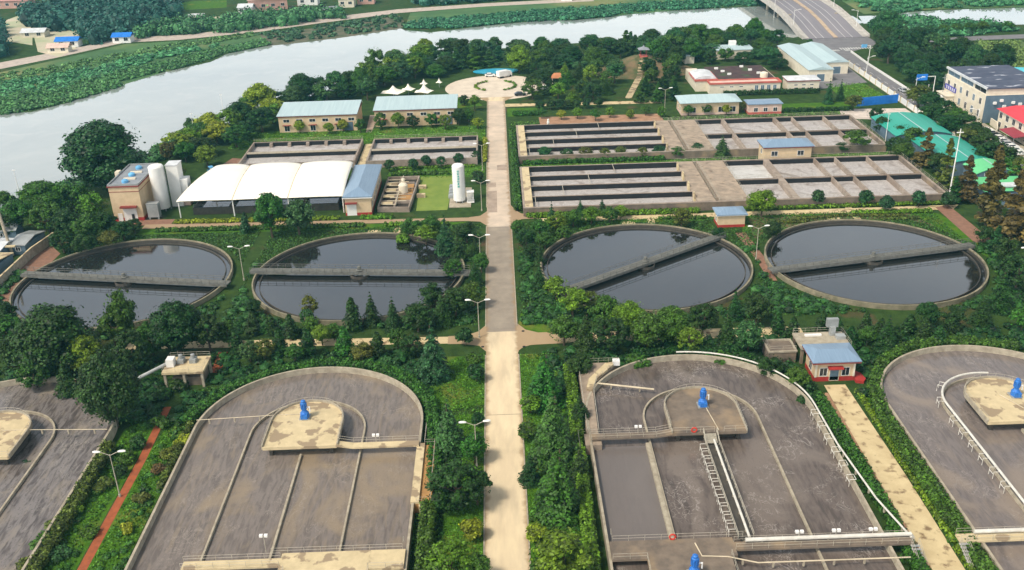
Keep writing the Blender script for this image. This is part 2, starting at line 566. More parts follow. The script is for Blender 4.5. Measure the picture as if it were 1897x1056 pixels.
CLEAR = water_mat('clarifier_water', (0.018, 0.019, 0.019), (0.012, 0.013, 0.013), (0.024, 0.024, 0.021), 0.06, 0.2, (0.5, 0.8), bump=0.012, bscale=0.6, ior=2.25)
FOAMY = water_mat('aerated_foam_water', (0.50, 0.47, 0.45), (0.34, 0.31, 0.30), (0.25, 0.215, 0.195), 0.5, 0.55, (0.54, 0.68), bump=0.25, bscale=2)
FOAMWHITE = water_mat('white_foam_water', (0.58, 0.57, 0.55), (0.45, 0.44, 0.42), (0.33, 0.31, 0.29), 0.5, 0.25, (0.60, 0.72), bump=0.25, bscale=2)
RIVER = water_mat('river_water', (0.275, 0.30, 0.285), (0.225, 0.255, 0.25), (0.30, 0.315, 0.295), 0.05, 0.02, (0.5, 0.8), bump=0.008, bscale=0.3, spec=0.5, distortion=0.5, ior=2.6)


# ------------------------------------------------------------------ setting
def PX(pts, z=0.0):
    return [tuple(at(x, y, z)[:2]) for x, y in pts]


struct(G().sheet([(-900, 20), (900, 20), (900, 2500), (-900, 2500)], 0), 'ground', GROUND)

river_poly = PX([(0, 212), (60, 207), (120, 192), (180, 172), (225, 160), (215, 152), (270, 142), (330, 128), (390, 115), (420, 100), (500, 84),
                 (560, 78), (600, 74), (640, 68), (700, 60), (740, 52), (752, 56), (800, 60), (850, 54), (900, 48), (940, 44), (985, 40), (1000, 38), (1060, 38), (1130, 32), (1180, 24),
                 (1300, 17), (1400, 12), (1480, 12), (1580, 30), (1600, 42), (1470, 70), (1400, 62), (1300, 66), (1200, 72), (1100, 78), (1000, 84), (900, 92),
                 (800, 112), (700, 128), (640, 162), (560, 182), (480, 205), (430, 228), (350, 250), (280, 282), (200, 310), (140, 335), (60, 362), (0, 395), (-160, 440), (-420, 400), (-420, 290)])
struct(G().sheet(river_poly, 0.02), 'river', RIVER)
struct(G().sheet(PX([(1590, 30), (1640, 28), (1690, 22), (1760, 18), (1900, 14), (1990, 12), (1990, 44), (1860, 46), (1760, 38), (1680, 30), (1640, 40), (1600, 44)]), 0.021), 'pond', RIVER)

# far bank: levee road and pale lots
FARROAD = mat('far_bank_road', (0.52, 0.44, 0.38), 0.9)
g = G()
g.sheet(PX([(-60, 146), (0, 128), (100, 108), (230, 79), (330, 74), (480, 59), (600, 42), (740, 24), (900, 12), (1100, 2), (1100, -4), (900, 6), (740, 17), (600, 33), (480, 50), (330, 65), (230, 70), (100, 97), (0, 116), (-60, 132)]), 0.03)
struct(g, 'far_road', FARROAD)
LOT = mat('pale_lot', (0.55, 0.46, 0.36), 0.9, (0.36, 0.40, 0.24), 0.06)
struct(G().sheet(PX([(10, 38), (48, 24), (60, 60), (60, 84), (10, 76)]), 0.03), 'yard', LOT)
struct(G().sheet(PX([(60, 56), (150, 54), (140, 90), (110, 106), (70, 96)]), 0.034), 'yard', LOT)
struct(G().sheet(PX([(330, 34), (420, 30), (430, 44), (340, 46)]), 0.03), 'yard', LOT)
struct(G().sheet(PX([(310, 4), (420, 0), (420, 14), (320, 20)]), 0.03), 'field', LAWN)
struct(G().sheet(PX([(480, 64), (600, 50), (740, 29), (752, 44), (742, 53), (640, 69), (560, 79), (500, 85)]), 0.032), 'bank_slope', mat('muddy_slope', (0.16, 0.135, 0.095), 0.95, (0.06, 0.085, 0.04), 0.12))
FARGREEN = mat('far_meadow', (0.075, 0.16, 0.05), 0.95, (0.04, 0.10, 0.035), 0.05, c3=(0.17, 0.19, 0.07), scale3=0.02)
struct(G().sheet(PX([(-200, 215), (0, 208), (120, 188), (225, 158), (330, 126), (420, 96), (500, 80), (480, 62), (330, 76), (230, 82), (100, 112), (0, 134), (-200, 165)]), 0.028), 'far_bank', FARGREEN)
struct(G().sheet(PX([(750, 50), (850, 51), (940, 42), (1060, 36), (1130, 30), (1300, 15), (1400, 10), (1400, -20), (1100, -12), (900, 12), (760, 24)]), 0.0285), 'far_bank', FARGREEN)
struct(G().sheet(PX([(1560, 2), (1600, 26), (1680, 20), (1760, 16), (1990, 11), (1990, -25), (1560, -14)]), 0.0285), 'far_bank', FARGREEN)
MEADOW = mat('dry_meadow', (0.14, 0.19, 0.045), 0.95, (0.075, 0.13, 0.035), 0.08, c3=(0.26, 0.21, 0.09), scale3=0.05, pos3=(0.5, 0.65))
struct(G().sheet(PX([(1740, 84), (1990, 74), (1990, 135), (1860, 128), (1790, 118)]), 0.03), 'meadow', MEADOW)
struct(G().sheet(PX([(1640, 82), (1700, 76), (1780, 68), (1990, 60), (1990, 67), (1780, 76), (1700, 83), (1640, 88)]), 0.034), 'far_road', ASPHALT)

# main road and the paths of the plant
struct(G().sheet([(-4.2, 20), (2.1, 20), (2.1, 177.7), (-4.2, 177.7)], 0.04), 'main_road', ROAD)
struct(G().sheet([(-4.2, 177.7), (2.1, 177.7), (2.1, 235.6), (-4.2, 235.6)], 0.04), 'main_road', ROADGREY)
struct(G().sheet([(-4.2, 235.6), (2.1, 235.6), (2.1, 368), (-4.2, 368)], 0.04), 'main_road', ROADPINK)
g = G()
g.sheet([(-4.0, 246), (-1.4, 246), (-1.4, 263), (-4.0, 263)], 0.045)
g.sheet([(-4.0, 266), (-1.6, 266), (-1.6, 270), (-4.0, 270)], 0.045)
g.sheet([(-1.2, 281), (1.9, 281), (1.9, 286), (-1.2, 286)], 0.045)
struct(g, 'road_patch', PATCH)
g = G()
for y in (146.5, 268, 301, 341):
    g.box(-4.15, 2.05, y - 0.06, y + 0.06, 0.035, 0.043)
struct(g, 'road_joint', CONCDARK)
g = G()
for x in (-4.32, 2.22):
    for y0, y1 in ((20, 168), (180, 236), (250, 364)):
        g.box(x - 0.11, x + 0.11, y0, y1, 0, 0.13)
struct(g, 'kerb', CONC)
# flared junctions and cross paths
fl = [(2.1, 168.5)] + [(2.1 + 3.6 * (1 - math.cos(R(a))), 168.5 + 3.2 * math.sin(R(a))) for a in (20, 45, 70, 90)] + [(12, 171.9), (12, 176.8), (6.5, 176.8), (4.0, 178.2), (2.1, 181.5)]
struct(G().sheet(fl, 0.038), 'side_road', ROAD)
struct(G().sheet([(12, 172.2), (60, 171.6), (60, 175.6), (12, 176.4)], 0.036), 'path', PATH)
fl = [(-4.2, 169.5), (-5.6, 172), (-9, 173.0), (-12, 173.2), (-12, 176.5), (-8, 176.8), (-5.8, 178.2), (-4.2, 181)]
struct(G().sheet(fl, 0.038), 'side_road', ROAD)
struct(G().sheet([(-78, 175.6), (-12, 173.4), (-12, 176.3), (-78, 178.6)], 0.036), 'path', PATH)
struct(G().sheet([(2.1, 236.5), (5, 240.3), (9, 240.6), (9, 243.4), (5, 244.5), (3.6, 247), (2.1, 252)], 0.038), 'side_road', ROADPINK)
struct(G().sheet([(9, 237.6), (118, 237.0), (121, 240.2), (9, 240.4)], 0.036), 'path', PATH)
struct(G().sheet([(-4.2, 236.5), (-6, 239.6), (-9, 240.2), (-9, 243.0), (-6, 243.8), (-4.2, 247)], 0.038), 'side_road', ROADPINK)
struct(G().sheet([(-96, 242.6), (-9, 240.3), (-9, 242.8), (-96, 245.6)], 0.036), 'path', ROADPINK)
struct(G().sheet([(114.2, 239), (118.2, 240.5), (118.5, 215), (113.8, 215)], 0.04), 'path', BROWNPATH)
for x, y in ((-33.5, 232.5), (32.6, 232.5), (85.5, 231)):
    struct(G().sheet([(x - 2.0, y), (x + 2.0, y), (x + 1.6, y + 3.6), (x - 1.6, y + 3.6)], 0.034), 'path', PATH)
    struct(G().sheet([(x + 5.0, y + 0.5), (x + 6.8, y + 0.5), (x + 7.2, 241), (x + 5.4, 241)], 0.032), 'path', PATH)
struct(G().sheet(PX([(1362, 432), (1380, 430), (1416, 476), (1440, 520), (1425, 520), (1400, 480)]), 0.032), 'path', BROWNPATH)
struct(G().sheet(PX([(405, 652), (422, 652), (408, 692), (390, 690)]), 0.04), 'path', REDBRICK)
struct(G().sheet([(-62.6, 60), (-61.2, 60), (-61.2, 137), (-61.8, 153), (-63.2, 153), (-62.6, 137)], 0.04), 'path', REDBRICK)
struct(G().sheet([(57.9, 60), (61.9, 60), (62.3, 125), (61.8, 152.6), (57.9, 152.6), (57.6, 125)], 0.04), 'path', PATH)
struct(G().sheet([(56.6, 60), (57.8, 60), (57.8, 150), (56.6, 150)], 0.03), 'soil_strip', SOIL)
struct(G().sheet(PX([(-30, 560), (70, 470), (95, 455), (112, 470), (60, 520), (0, 640), (-40, 640)]), 0.03), 'path', BROWNPATH)
struct(G().sheet(PX([(960, 600), (965, 580), (1030, 612), (1020, 618), (985, 618)]), 0.03), 'lawn', LAWN)
# plaza
struct(G().sheet(arc(-1.1, 383.5, 20, 0, 354, 48), 0.044), 'plaza', mat('plaza_paving', (0.66, 0.57, 0.46), 0.85, (0.54, 0.46, 0.37), 0.25))
struct(G().sheet([(-4.5, 362), (2.4, 362), (6, 368), (-8, 368)], 0.046), 'plaza', ROAD)
struct(G().sheet([(2.3, 353.5), (60, 351.5), (60, 355.5), (2.3, 357.5)], 0.035), 'path', PATH)
# lawns
for p in ([(-14.5, 148), (-4.4, 150), (-4.4, 168), (-12, 168), (-20, 162)], [(2.4, 150), (8, 150), (9.5, 160), (6, 168), (2.4, 168)],
          [(-10.5, 60), (-4.5, 60), (-4.5, 147), (-10.5, 147)], [(2.4, 60), (10, 60), (10, 149), (2.4, 149)],
          [(-61.0, 60), (-56.0, 60), (-56.0, 140), (-60, 153), (-61.6, 137)], [(-67.5, 60), (-62.8, 60), (-62.8, 152), (-68, 146)],
          [(-88, 246), (-44, 244), (-44, 246.5), (-88, 248.6)], [(-96, 238.5), (-16, 236.5), (-9, 239.8), (-96, 242.2)],
          [(9, 236), (52, 235), (52, 240), (9, 240)], [(60, 226), (112, 232), (112, 238.6), (64, 239.4)],
          [(7, 243.8), (118, 243), (118, 244), (7, 241)], [(4, 277.5), (76, 277.5), (76, 285.4), (4, 285.4)], [(94, 277.5), (120, 277.5), (120, 286), (94, 286)],
          [(4, 321), (120, 321), (120, 326), (4, 326)], [(3, 340), (14, 340), (14, 351), (3, 351)], [(-90, 312), (-5, 312), (-5, 330), (-90, 331)],
          [(-34, 276), (-5, 276), (-5, 286), (-34, 286)], [(100, 332), (128, 332), (128, 345), (100, 345)], [(126, 346), (143, 346), (141, 372), (126, 372)],
          [(-24, 352), (-6, 356), (-9, 366), (-22, 372)], [(62.6, 60), (64.8, 60), (64.8, 150), (62.6, 150)]):
    struct(G().sheet(p, 0.024), 'lawn', LAWN)
struct(G().sheet([(-23.5, 249), (-15, 249), (-14, 277.5), (-24, 277.5)], 0.03), 'lawn', LAWN2)
struct(G().sheet([(113, 206), (117, 215), (113.4, 234), (110, 238), (106, 236), (110, 222)], 0.03), 'lawn', LAWN)
struct(G().sheet([(14, 327), (57, 326), (57, 337.5), (14, 338)], 0.03), 'soil_bed', SOIL)
struct(G().sheet([(-46, 326), (-44, 326), (-43.9, 348), (-47, 348)], 0.03), 'path', PATCH)
struct(G().sheet([(-110, 245), (-89, 245), (-89, 249), (-110, 249)], 0.03), 'yard', BROWNPATH)

# right-hand street, bridge ramp
g = G()
g.sheet([(146.2, 100), (153, 100), (153, 400), (154, 425), (172.5, 440), (172.5, 462), (142.6, 462), (147.5, 425), (147, 400)], 0.04)
struct(g, 'street', ASPHALT)
g = G()
for i in range(26):
    g.box(149.6, 149.75, 200 + i * 8, 204 + i * 8, 0.042, 0.046)
for i in range(9):
    g.box(148 + i * 0.62 + (i > 4) * 2.2, 148.3 + i * 0.62 + (i > 4) * 2.2, 428, 431, 0.042, 0.046)
for i in range(14):
    g.box(152.2 + i * 1.2, 152.7 + i * 1.2, 431, 434.4, 0.042, 0.046)
struct(g, 'road_marking', WHITELINE)
struct(G().sheet([(153, 100), (158, 100), (162, 270), (161, 345), (153, 345)], 0.03), 'pavement', CONC)
struct(G().sheet([(143.8, 300), (146.2, 300), (147, 425), (144.8, 425)], 0.034), 'pavement', CONC)
struct(G().sheet([(122, 364), (143, 372), (144.5, 402), (132, 388), (123, 378)], 0.032), 'yard', ASPHALT)
struct(G().sheet([(118, 324), (143, 318), (143, 334), (120, 336)], 0.032), 'yard', mat('pale_paving', (0.66, 0.57, 0.50), 0.85))

# mound with the pavilion path
g = G()
nr, na = 8, 28
vs = [(0, 0, 6.5)]
rnd = random.Random(4)
for i in range(1, nr + 1):
    for k in range(na):
        t = 2 * math.pi * k / na
        rr = 22 * i / nr
        z = 6.5 * (0.5 + 0.5 * math.cos(math.pi * i / nr)) + rnd.uniform(-.25, .25) * (i < nr) - 0.05
        vs.append((rr * math.cos(t), rr * math.sin(t) * 0.75, z))
fs = [(0, 1 + k, 1 + (k + 1) % na) for k in range(na)]
for i in range(nr - 1):
    for k in range(na):
        a, b = 1 + i * na + k, 1 + i * na + (k + 1) % na
        fs.append((a, a + na, b + na, b))
g.add(vs, fs)
MOUND = mat('mound_soil', (0.20, 0.13, 0.075), 0.95, (0.06, 0.085, 0.03), 0.18)
o = g.build('mound', MOUND, None, (60, 404, 0))
tag(o, kind='structure')
g = G()
n = 26
for i in range(n):
    t = i / n
    x, y = 48.9 + (59.6 - 48.9) * t, 360 + 40 * t
    d = math.hypot((x - 60) / 22, (y - 404) / 16.5)
    z = 6.5 * (0.5 + 0.5 * math.cos(math.pi * min(1, d)))
    g.box(x - 1.1, x + 1.1, y - 0.2, y + 1.6, z - 0.4, z + 0.28)
tag(g.build('garden_steps', CONCPALE), 'pale straight flight of steps climbing to the small pavilion', 'steps')


# ------------------------------------------------------------------ oxidation ditches
RIM, WL, PZ = 2.0, 0.85, 3.0


def d_shape(r, yb, yc, n=24):
    return [(-r, yb), (r, yb)] + arc(0, yc, r, 0, 180, n)


def ditch(cx, sx, label, water, deckm, wallm, narrow=True):
    t = tag(empty('oxidation_ditch', (cx, 142.5, 0)), label, 'wastewater tank', 'oval oxidation ditches')
    Rt = 19.65
    pts = [(-Rt, -70)] + [(-Rt, -35), (-Rt, 0)] + arc(0, 0, Rt, 180, 0, 48)[1:] + [(Rt, -35), (Rt, -70)]
    g = G().wall(pts, 0.38, 0, RIM)
    g.box(-Rt + .2, Rt - .2, -70.2, -69.8, 0, RIM - .003)
    g.build('outer_wall', wallm, t)
    Ri, yi = 9.8, -1.0
    pts = [(-Ri, -69.5), (-Ri, -33), (-Ri, yi)] + arc(0, yi, Ri, 180, 0, 36)[1:] + [(Ri, -33), (Ri, -69.5)]
    G().wall(pts, 0.30, 0.1, 1.35).build('guide_wall', wallm, t)
    G().box(-0.17, 0.17, -33.4, -7.7, 0.1, 1.32).build('center_wall', wallm, t)
    wp = [(-Rt + .1, -69.9), (Rt - .1, -69.9)] + arc(0, 0, Rt - .1, 0, 180, 48)
    G().sheet(wp, WL).build('water_surface', water, t)
    # rotor platform on four columns
    p = G().prism(d_shape(6.1, -8.0, -0.4), PZ - 0.55, PZ).build('platform', deckm, t)
    g = G().wall([(-6.2, -7.9)] + arc(0, -0.4, 6.2, 180, 0, 24) + [(6.2, -7.9)], 0.22, PZ - 0.5, PZ + 0.35)
    g.build('kerb_wall', wallm, p)
    g = G()
    for x in (-5, 5):
        for y in (-6.9, 1.5):
            g.box(x - .3, x + .3, y - .3, y + .3, 0.2, PZ - .55)
    g.box(-5.2, 5.2, -6.4, -6.0, 0.3, PZ - .553)  # added dark wall, paints the shade below the platform's front edge
    g.build('support_and_shade_wall', CONCWETSHADE, t)
    g = G()
    if sx < 0:
        g.rail([(sx * 6.15, -6.4, PZ)] + [(x, y, PZ) for x, y in arc(0, -0.4, 6.15, 180, 0, 14)] + [(-sx * 6.15, -7.9, PZ), (2.4, -7.9, PZ)])
        g.rail([(-6.1, -7.9, PZ), (0.8, -7.9, PZ)])
    else:
        g.rail([(-6.15, -7.9, PZ)] + [(x, y, PZ) for x, y in arc(0, -0.4, 6.15, 180, 0, 14)] + [(6.15, -6.2, PZ)], r=0.025)
    g.build('railing', RAIL, p)
    # footbridge to the wall by the plant road
    a, b = sorted((sx * 8.8, sx * Rt))
    g = G().box(a, b, -8.1, -6.7, 2.2, 2.5)
    vs = [(sx * 6.1, -8.1, 2.7), (sx * 6.1, -6.7, 2.7), (sx * 8.8, -6.7, 2.2), (sx * 8.8, -8.1, 2.2)]
    g.add(vs + [(x, y, z + .3) for x, y, z in vs], [(0, 1, 2, 3), (7, 6, 5, 4), (0, 4, 5, 1), (1, 5, 6, 2), (2, 6, 7, 3), (3, 7, 4, 0)])
    fb = g.build('footbridge', deckm, t)
    g = G()
    g.rail([(sx * 6.2, -6.75, PZ), (sx * 8.8, -6.75, 2.5), (sx * Rt, -6.75, 2.5)])
    if sx < 0:
        g.rail([(sx * 6.2, -8.05, PZ), (sx * 8.8, -8.05, 2.5), (sx * Rt, -8.05, 2.5), (sx * Rt, -9.6, 2.4)])
    g.build('railing', RAIL, fb)
    # crossing deck at the south end, with the second rotor platform
    y0, y1 = -37.2, -33.4
    xs = sorted((sx * 2.0, sx * (Rt - .2)))
    g = G().box(xs[0], xs[1], y0, y1, 2.0, 2.4)
    xa = sorted((sx * 2.9, sx * 14.6))
    g.box(xa[0], xa[1], -51, y0, 2.0, 2.4)
    cdk = g.build('crossing_deck', deckm, t)
    g = G()
    g.rail([(sx * 0.5, y1 - .05, 2.4), (sx * (Rt - .6), y1 - .05, 2.4), (sx * (Rt - .6), y1 + 1.8, 2.2)])
    g.rail([(sx * 2.9, -44, 2.4), (sx * 2.9, y0 + .1, 2.4)])
    g.rail([(sx * 14.6, -44, 2.4), (sx * 14.6, y0, 2.4), (sx * (Rt - .3), y0, 2.4)])
    g.build('railing', RAIL, cdk)
    xn = sorted((sx * 2.0, -sx * (Rt + (3.3 if narrow else -8))))
    nb = G().box(xn[0], xn[1], -36.0, -34.4, 2.05, 2.38).build('walkway', deckm, t)
    g = G()
    g.rail([(xn[0], -34.45, 2.38), (xn[1], -34.45, 2.38)])
    g.rail([(xn[0], -35.95, 2.38), (xn[1], -35.95, 2.38)])
    g.build('railing', RAIL, nb)
    return t


dA = ditch(-34.8, 1, 'oval sludge tank with pale concrete platform, left of the main road', SLUDGE_A, CONCPALE, CONC, narrow=False)
dB = ditch(33.0, -1, 'oval sludge tank with brown platform and long white pipe, right of the main road', SLUDGE_B, CONCDARK, CONC)
dC = ditch(85.4, 1, 'oval sludge tank cut by the right edge, white pipe round its inner channel', SLUDGE_C, CONCPALE, CONC)
dD = ditch(-88.8, -1, 'oval sludge tank cut by the left edge, dark scum at its far end', SLUDGE_D, CONCPALE, CONC, narrow=False)
G().sheet([(-19.45, -33.3), (-9.95, -33.3), (-9.95, -8.2), (-19.45, -8.2)], WL + .012).build('still_water', SLUDGE_B2, dB)

# pieces that only one ditch has
g = G().box(19.85, 22.4, -22.5, -7.0, 0, 1.7)
sdk = g.build('side_deck', RUSTDECK, dA)
g = G().box(19.3, 20.6, -22.5, -7.0, 1.702, 2.15)
g.box(20.6, 22.4, -23.3, -22.5, 0, 1.9)
g.build('deck_kerb', CONCPALE, sdk)
G().rail([(20.2, -22.4, 1.9), (22.3, -22.4, 1.9), (22.3, -7.1, 1.9), (20.6, -7.1, 1.9), (20.6, -2, 1.9)]).build('railing', RAIL, sdk)
ic = [(-20.1, -5.7), (-19.8, 17.8), (-11.9, 17.8), (-13.2, 16.2), (-16.9, 11.0), (-17.8, 7.5), (-18.2, -5.7)]
ich = G().prism(ic, 0, 1.95).build('inlet_chamber', DECKTAN, dB)
g = G().prism([(-17.9, 7.6), (-17.0, 11.1), (-13.3, 16.1), (-12.3, 17.5), (-14.6, 17.0), (-18.2, 11.5), (-19.0, 8.0)], 1.9, 2.35)
g.build('inlet_channel', CONCPALE, ich)
G().rail([(-18.1, -5.6, 1.95), (-17.7, 7.5, 1.95), (-16.8, 11.0, 2.2), (-12.0, 17.7, 2.0), (-19.7, 17.7, 1.95), (-20.0, -5.6, 1.95), (-21.6, -5.6, 1.6), (-21.6, -10, 1.6)]).build('railing', RAIL, ich)
G().box(-13.2, -11.9, 16.4, 17.6, 1.96, 2.9).build('gate_box', WHITEP, ich)
g = G().box(-20.6, -17.9, -9.0, -5.7, 0, 1.9)
g.build('landing', DECKTAN, dB)
G().box(-10.6, -9.96, -33.3, -8.2, 0.2, 1.5).build('broad_divider', CONC, dB)

# aerator gantry of the right-hand ditch
gw = G().box(-1.1, 1.1, -33.3, -8.3, 1.95, 2.1).build('gantry', CONCWETSHADE, dB)
g = G().rail([(1.1, -8.2, 3.0), (1.1, -10.4, 2.1), (1.1, -33.4, 2.1)], r=.05)
g.rail([(-1.1, -8.2, 3.0), (-1.1, -10.4, 2.1), (-1.1, -33.4, 2.1)], r=.05)
g.build('railing', RAIL, gw)
g = G()
for k in range(6):
    g.box(-1.0, 1.0, -8.5 - k * .36, -8.2 - k * .36, 2.0, 2.85 - k * .15)
g.build('stair', RAIL, gw)


def hang_frame(g, x, y, dx, dy, w=1.3, z0=1.05, z1=2.3):
    """an upside-down U of thin tube, standing off a pipe"""
    px, py = -dy, dx
    for s in (-w / 2, w / 2):
        g.tube([(x, y, z1), (x + px * s + 0 * dx, y + py * s, z1), (x + px * s + dx * 1.0, y + py * s + dy * 1.0, z1), (x + px * s + dx * 1.0, y + py * s + dy * 1.0, z0)], 0.06, 4)
    g.tube([(x + px * -w / 2 + dx, y + py * -w / 2 + dy, z1 - .45), (x + px * w / 2 + dx, y + py * w / 2 + dy, z1 - .45)], 0.06, 4)
    return g


def pipe(label, pts, r, m, frames=(), group='air pipes on the ditches'):
    t = tag(empty('air_pipe', pts[0]), label, 'pipe', group)
    o = Vector(pts[0])
    G().tube([Vector(p) - o for p in pts], r, 10).build('pipe_run', m, t)
    for i in range(0, len(pts) - 1):
        a, b = Vector(pts[i]) - o, Vector(pts[i + 1]) - o
        k = int((b - a).length / 4)
        for j in range(k):
            q = a.lerp(b, (j + .5) / k)
            G().box(q.x - .12, q.x + .12, q.y - .12, q.y + .12, q.z - .85, q.z - r * .6).build('pipe_support', CONC, t)
    for x, y, dx, dy in frames:
        hang_frame(G(), 0, 0, dx, dy, z0=1.05 - o.z, z1=2.35 - o.z).build('hanging_frame', PIPEW, t, (x - o.x, y - o.y, 0))
    return t


bx, by = 33.0, 142.5
pipe('thick white pipe along the aerator gantry in the brown tank', [(bx + .35, by - 9.9, 2.75), (bx + .35, by - 34.0, 2.75)], 0.2, PIPEW,
     [(bx - 1.0, by - 11 - i * 2.0, -1, 0) for i in range(11)])
ap = [(x, y, 2.5) for x, y in arc(bx, by, 19.9, 92, 0, 20)] + [(bx + 20.0, by - 12, 2.5), (bx + 21.2, by - 26, 2.5), (bx + 23.0, by - 35.0, 2.5)]
pipe('white pipe following the curved right rim of the brown tank', ap, 0.15, PIPEW, [(bx + 19.9, by - 2 - i * 3.7, -1, 0) for i in range(6)])
pipe('thick white pipe on the walkway across the near end of the brown tank', [(bx - .4, by - 34.6, 2.85), (bx + 23.0, by - 34.6, 2.85), (bx + 23.3, by - 34.6, 2.2)], 0.3, PIPEW)
pipe('thin cream pipe under the near walkway of the brown tank', [(bx - 7.5, by - 34.6, 2.6), (bx - 7.0, by - 37.2, 2.5), (bx - 3.5, by - 37.4, 2.4), (bx + .5, by - 38.5, 2.1), (bx + 21.5, by - 38.5, 2.1)], 0.1, PIPEC)
cx, cy = 85.4, 142.5
ap = [(x, y, 2.25) for x, y in arc(cx, cy - 1, 9.9, 80, 180, 18)] + [(cx - 9.9, cy - 12, 2.25), (cx - 9.9, cy - 35, 2.25)]
pipe('white pipe curling round the inner channel of the right-edge tank', ap, 0.2, PIPEW,
     [(cx - 9.9 * math.cos(R(a)), cy - 1 + 9.9 * math.sin(R(a)), -math.cos(R(a)), math.sin(R(a))) for a in (38, 8)] + [(cx - 10, cy - 5.5 - i * 3.6, -1, 0) for i in range(6)])
pipe('thick white pipe on the near walkway of the right-edge tank', [(cx - 20.5, cy - 34.6, 2.85), (cx + 6, cy - 34.6, 2.85)], 0.3, PIPEW)
pipe('thin pale pipe from the rim to the platform in the left tank', [(-54.4, 144.2, 2.6), (-41.2, 144.2, 3.05), (-36.3, 144.2, 3.1)], 0.06, PIPEC)
pipe('thin pale pipe from the platform to the rim in the left-edge tank', [(-87, 142.3, 3.1), (-82.6, 142.3, 3.05), (-69.2, 142.3, 2.6)], 0.06, PIPEC)
pipe('white feed pipe from the inlet chamber over the brown water', [(16.2, 152.9, 1.95), (26.2, 150.1, 1.95)], 0.17, PIPEC)
pipe('thin pipe from the blue motor down the brown platform to the gantry', [(bx + .7, by + 0.5, 3.1), (bx + 1.6, by - 7.7, 3.1)], 0.07, PIPEC)
pipe('thin pipe from the blue motor across the right-edge platform', [(cx - .5, cy + 0.0, 3.15), (cx + 3, cy - 7.5, 3.1)], 0.07, PIPEC)


def aerator(x, y, z, label, rz=0):
    t = tag(empty('aerator_motor', (x, y, z), rz), label, 'motor', 'blue aerator motors')
    t.scale = (1.05, 1.05, 1.3)
    g = G().box(-.85, .85, -.85, .85, 0, .18)
    g.build('base_plate', STEEL, t)
    g = G().lathe([(.72, .18), (.72, .75), (.55, .95), (.4, 1.15)], n=16)
    g.box(-.55, .55, -1.0, -.3, .2, .8)
    g.build('gearbox', BLUEM, t)
    g = G().lathe([(.40, 1.15), (.40, 1.35), (.46, 1.36), (.46, 2.3), (.38, 2.36), (.38, 2.6), (.2, 2.7)], n=16)
    for k in range(10):
        a = 2 * math.pi * k / 10
        g.box(.5 * math.cos(a) - .04, .5 * math.cos(a) + .04, .5 * math.sin(a) - .04, .5 * math.sin(a) + .04, 1.4, 2.25)
    g.build('motor_housing', BLUEM, t)
    G().tube([(.3, 0, 1.6), (.95, 0, 1.6), (.95, 0, .9)], .11, 6).build('terminal_box', WHITEP, t)
    return t


aerator(-35.3, 143.2, PZ, 'blue motor on the pale platform of the left tank')
aerator(33.4, 142.6, PZ, 'blue motor on the brown platform of the right-hand tank')
aerator(87.4, 142.2, PZ, 'blue motor on the platform of the right-edge tank')
aerator(24.2, 101.7, 2.4, 'blue motor at the bottom edge on the near deck of the brown tank')
for x, y, z, l in ((bx - 2.6, by - 7.85, 3.05, 'red lifebuoy on the footbridge rail below the blue motor'), (bx - 10.5, by - 33.45, 2.5, 'red lifebuoy on the rail of the near crossing deck')):
    g = G()
    p = [(0.42 * math.cos(2 * math.pi * k / 14), 0, .55 + 0.42 * math.sin(2 * math.pi * k / 14)) for k in range(15)]
    g.tube(p, 0.13, 6)
    thing(g, 'lifebuoy', REDP, l, 'lifebuoy', 'red lifebuoys', (x, y - .12, z - .1))


def stair(label, x, y, z, L, dx, dy, wdt=1.0):
    """open steel stair from the ground at (x,y)+(dx,dy)*L up to (x, y, z)"""
    t = tag(empty('steel_stair', (x, y, 0)), label, 'stair', 'steel stairs')
    px, py = -dy * wdt / 2, dx * wdt / 2
    g = G()
    for s in (-1, 1):
        g.tube([(px * s, py * s, z), (px * s + dx * L, py * s + dy * L, 0.1)], 0.07, 4)
    g.build('stringer', RAIL, t)
    g = G()
    for k in range(8):
        q = (k + .5) / 8
        cx_, cy_ = dx * L * q, dy * L * q
        g.box(cx_ - .14 - abs(px), cx_ + .14 + abs(px), cy_ - .14 - abs(py), cy_ + .14 + abs(py), z * (1 - q) - .03, z * (1 - q) + .03)
    g.build('tread', STEEL, t)
    g = G()
    for s in (-1, 1):
        g.rail([(px * s, py * s, z), (px * s + dx * L, py * s + dy * L, 0.1)], step=1.2)
    g.build('railing', RAIL, t)


stair('steel stair at the right end of the white pipe walkway', bx + 23.0, by - 36.1, 2.3, 3.2, 0.12, -1)
stair('steel stair by the left end of the right-edge walkway', cx - 22.6, by - 36.1, 2.3, 3.2, 0.2, -1)


def twin_lamp(x, y, z, h, label):
    t = tag(empty('floodlight_post', (x, y, z)), label, 'floodlight', 'short floodlight posts on the decks')
    G().tube([(0, 0, 0), (0, 0, h)], .06, 6).build('post', RAIL, t)
    for s in (-1, 1):
        G().box(s * .34 - .24, s * .34 + .24, -.2, .2, h - .1, h + .25).build('lamp_head', WHITEP, t)


twin_lamp(-34.8 - 0.3, 109.3, 2.4, 3.0, 'twin floodlight post on the near deck of the left tank')
twin_lamp(-34.8 + 12.5, 135.9, 2.5, 1.2, 'twin floodlight on the footbridge rail of the left tank')
twin_lamp(bx - 11.7, by - 6.8, 2.5, 1.2, 'twin floodlight on the footbridge rail of the brown tank')
for i, s in enumerate(('left', 'middle', 'right')):
    twin_lamp(bx + 7.2 + 5.2 * i, by - 34.4, 2.4, 1.3, s + ' one of three small floodlights above the thick white pipe')

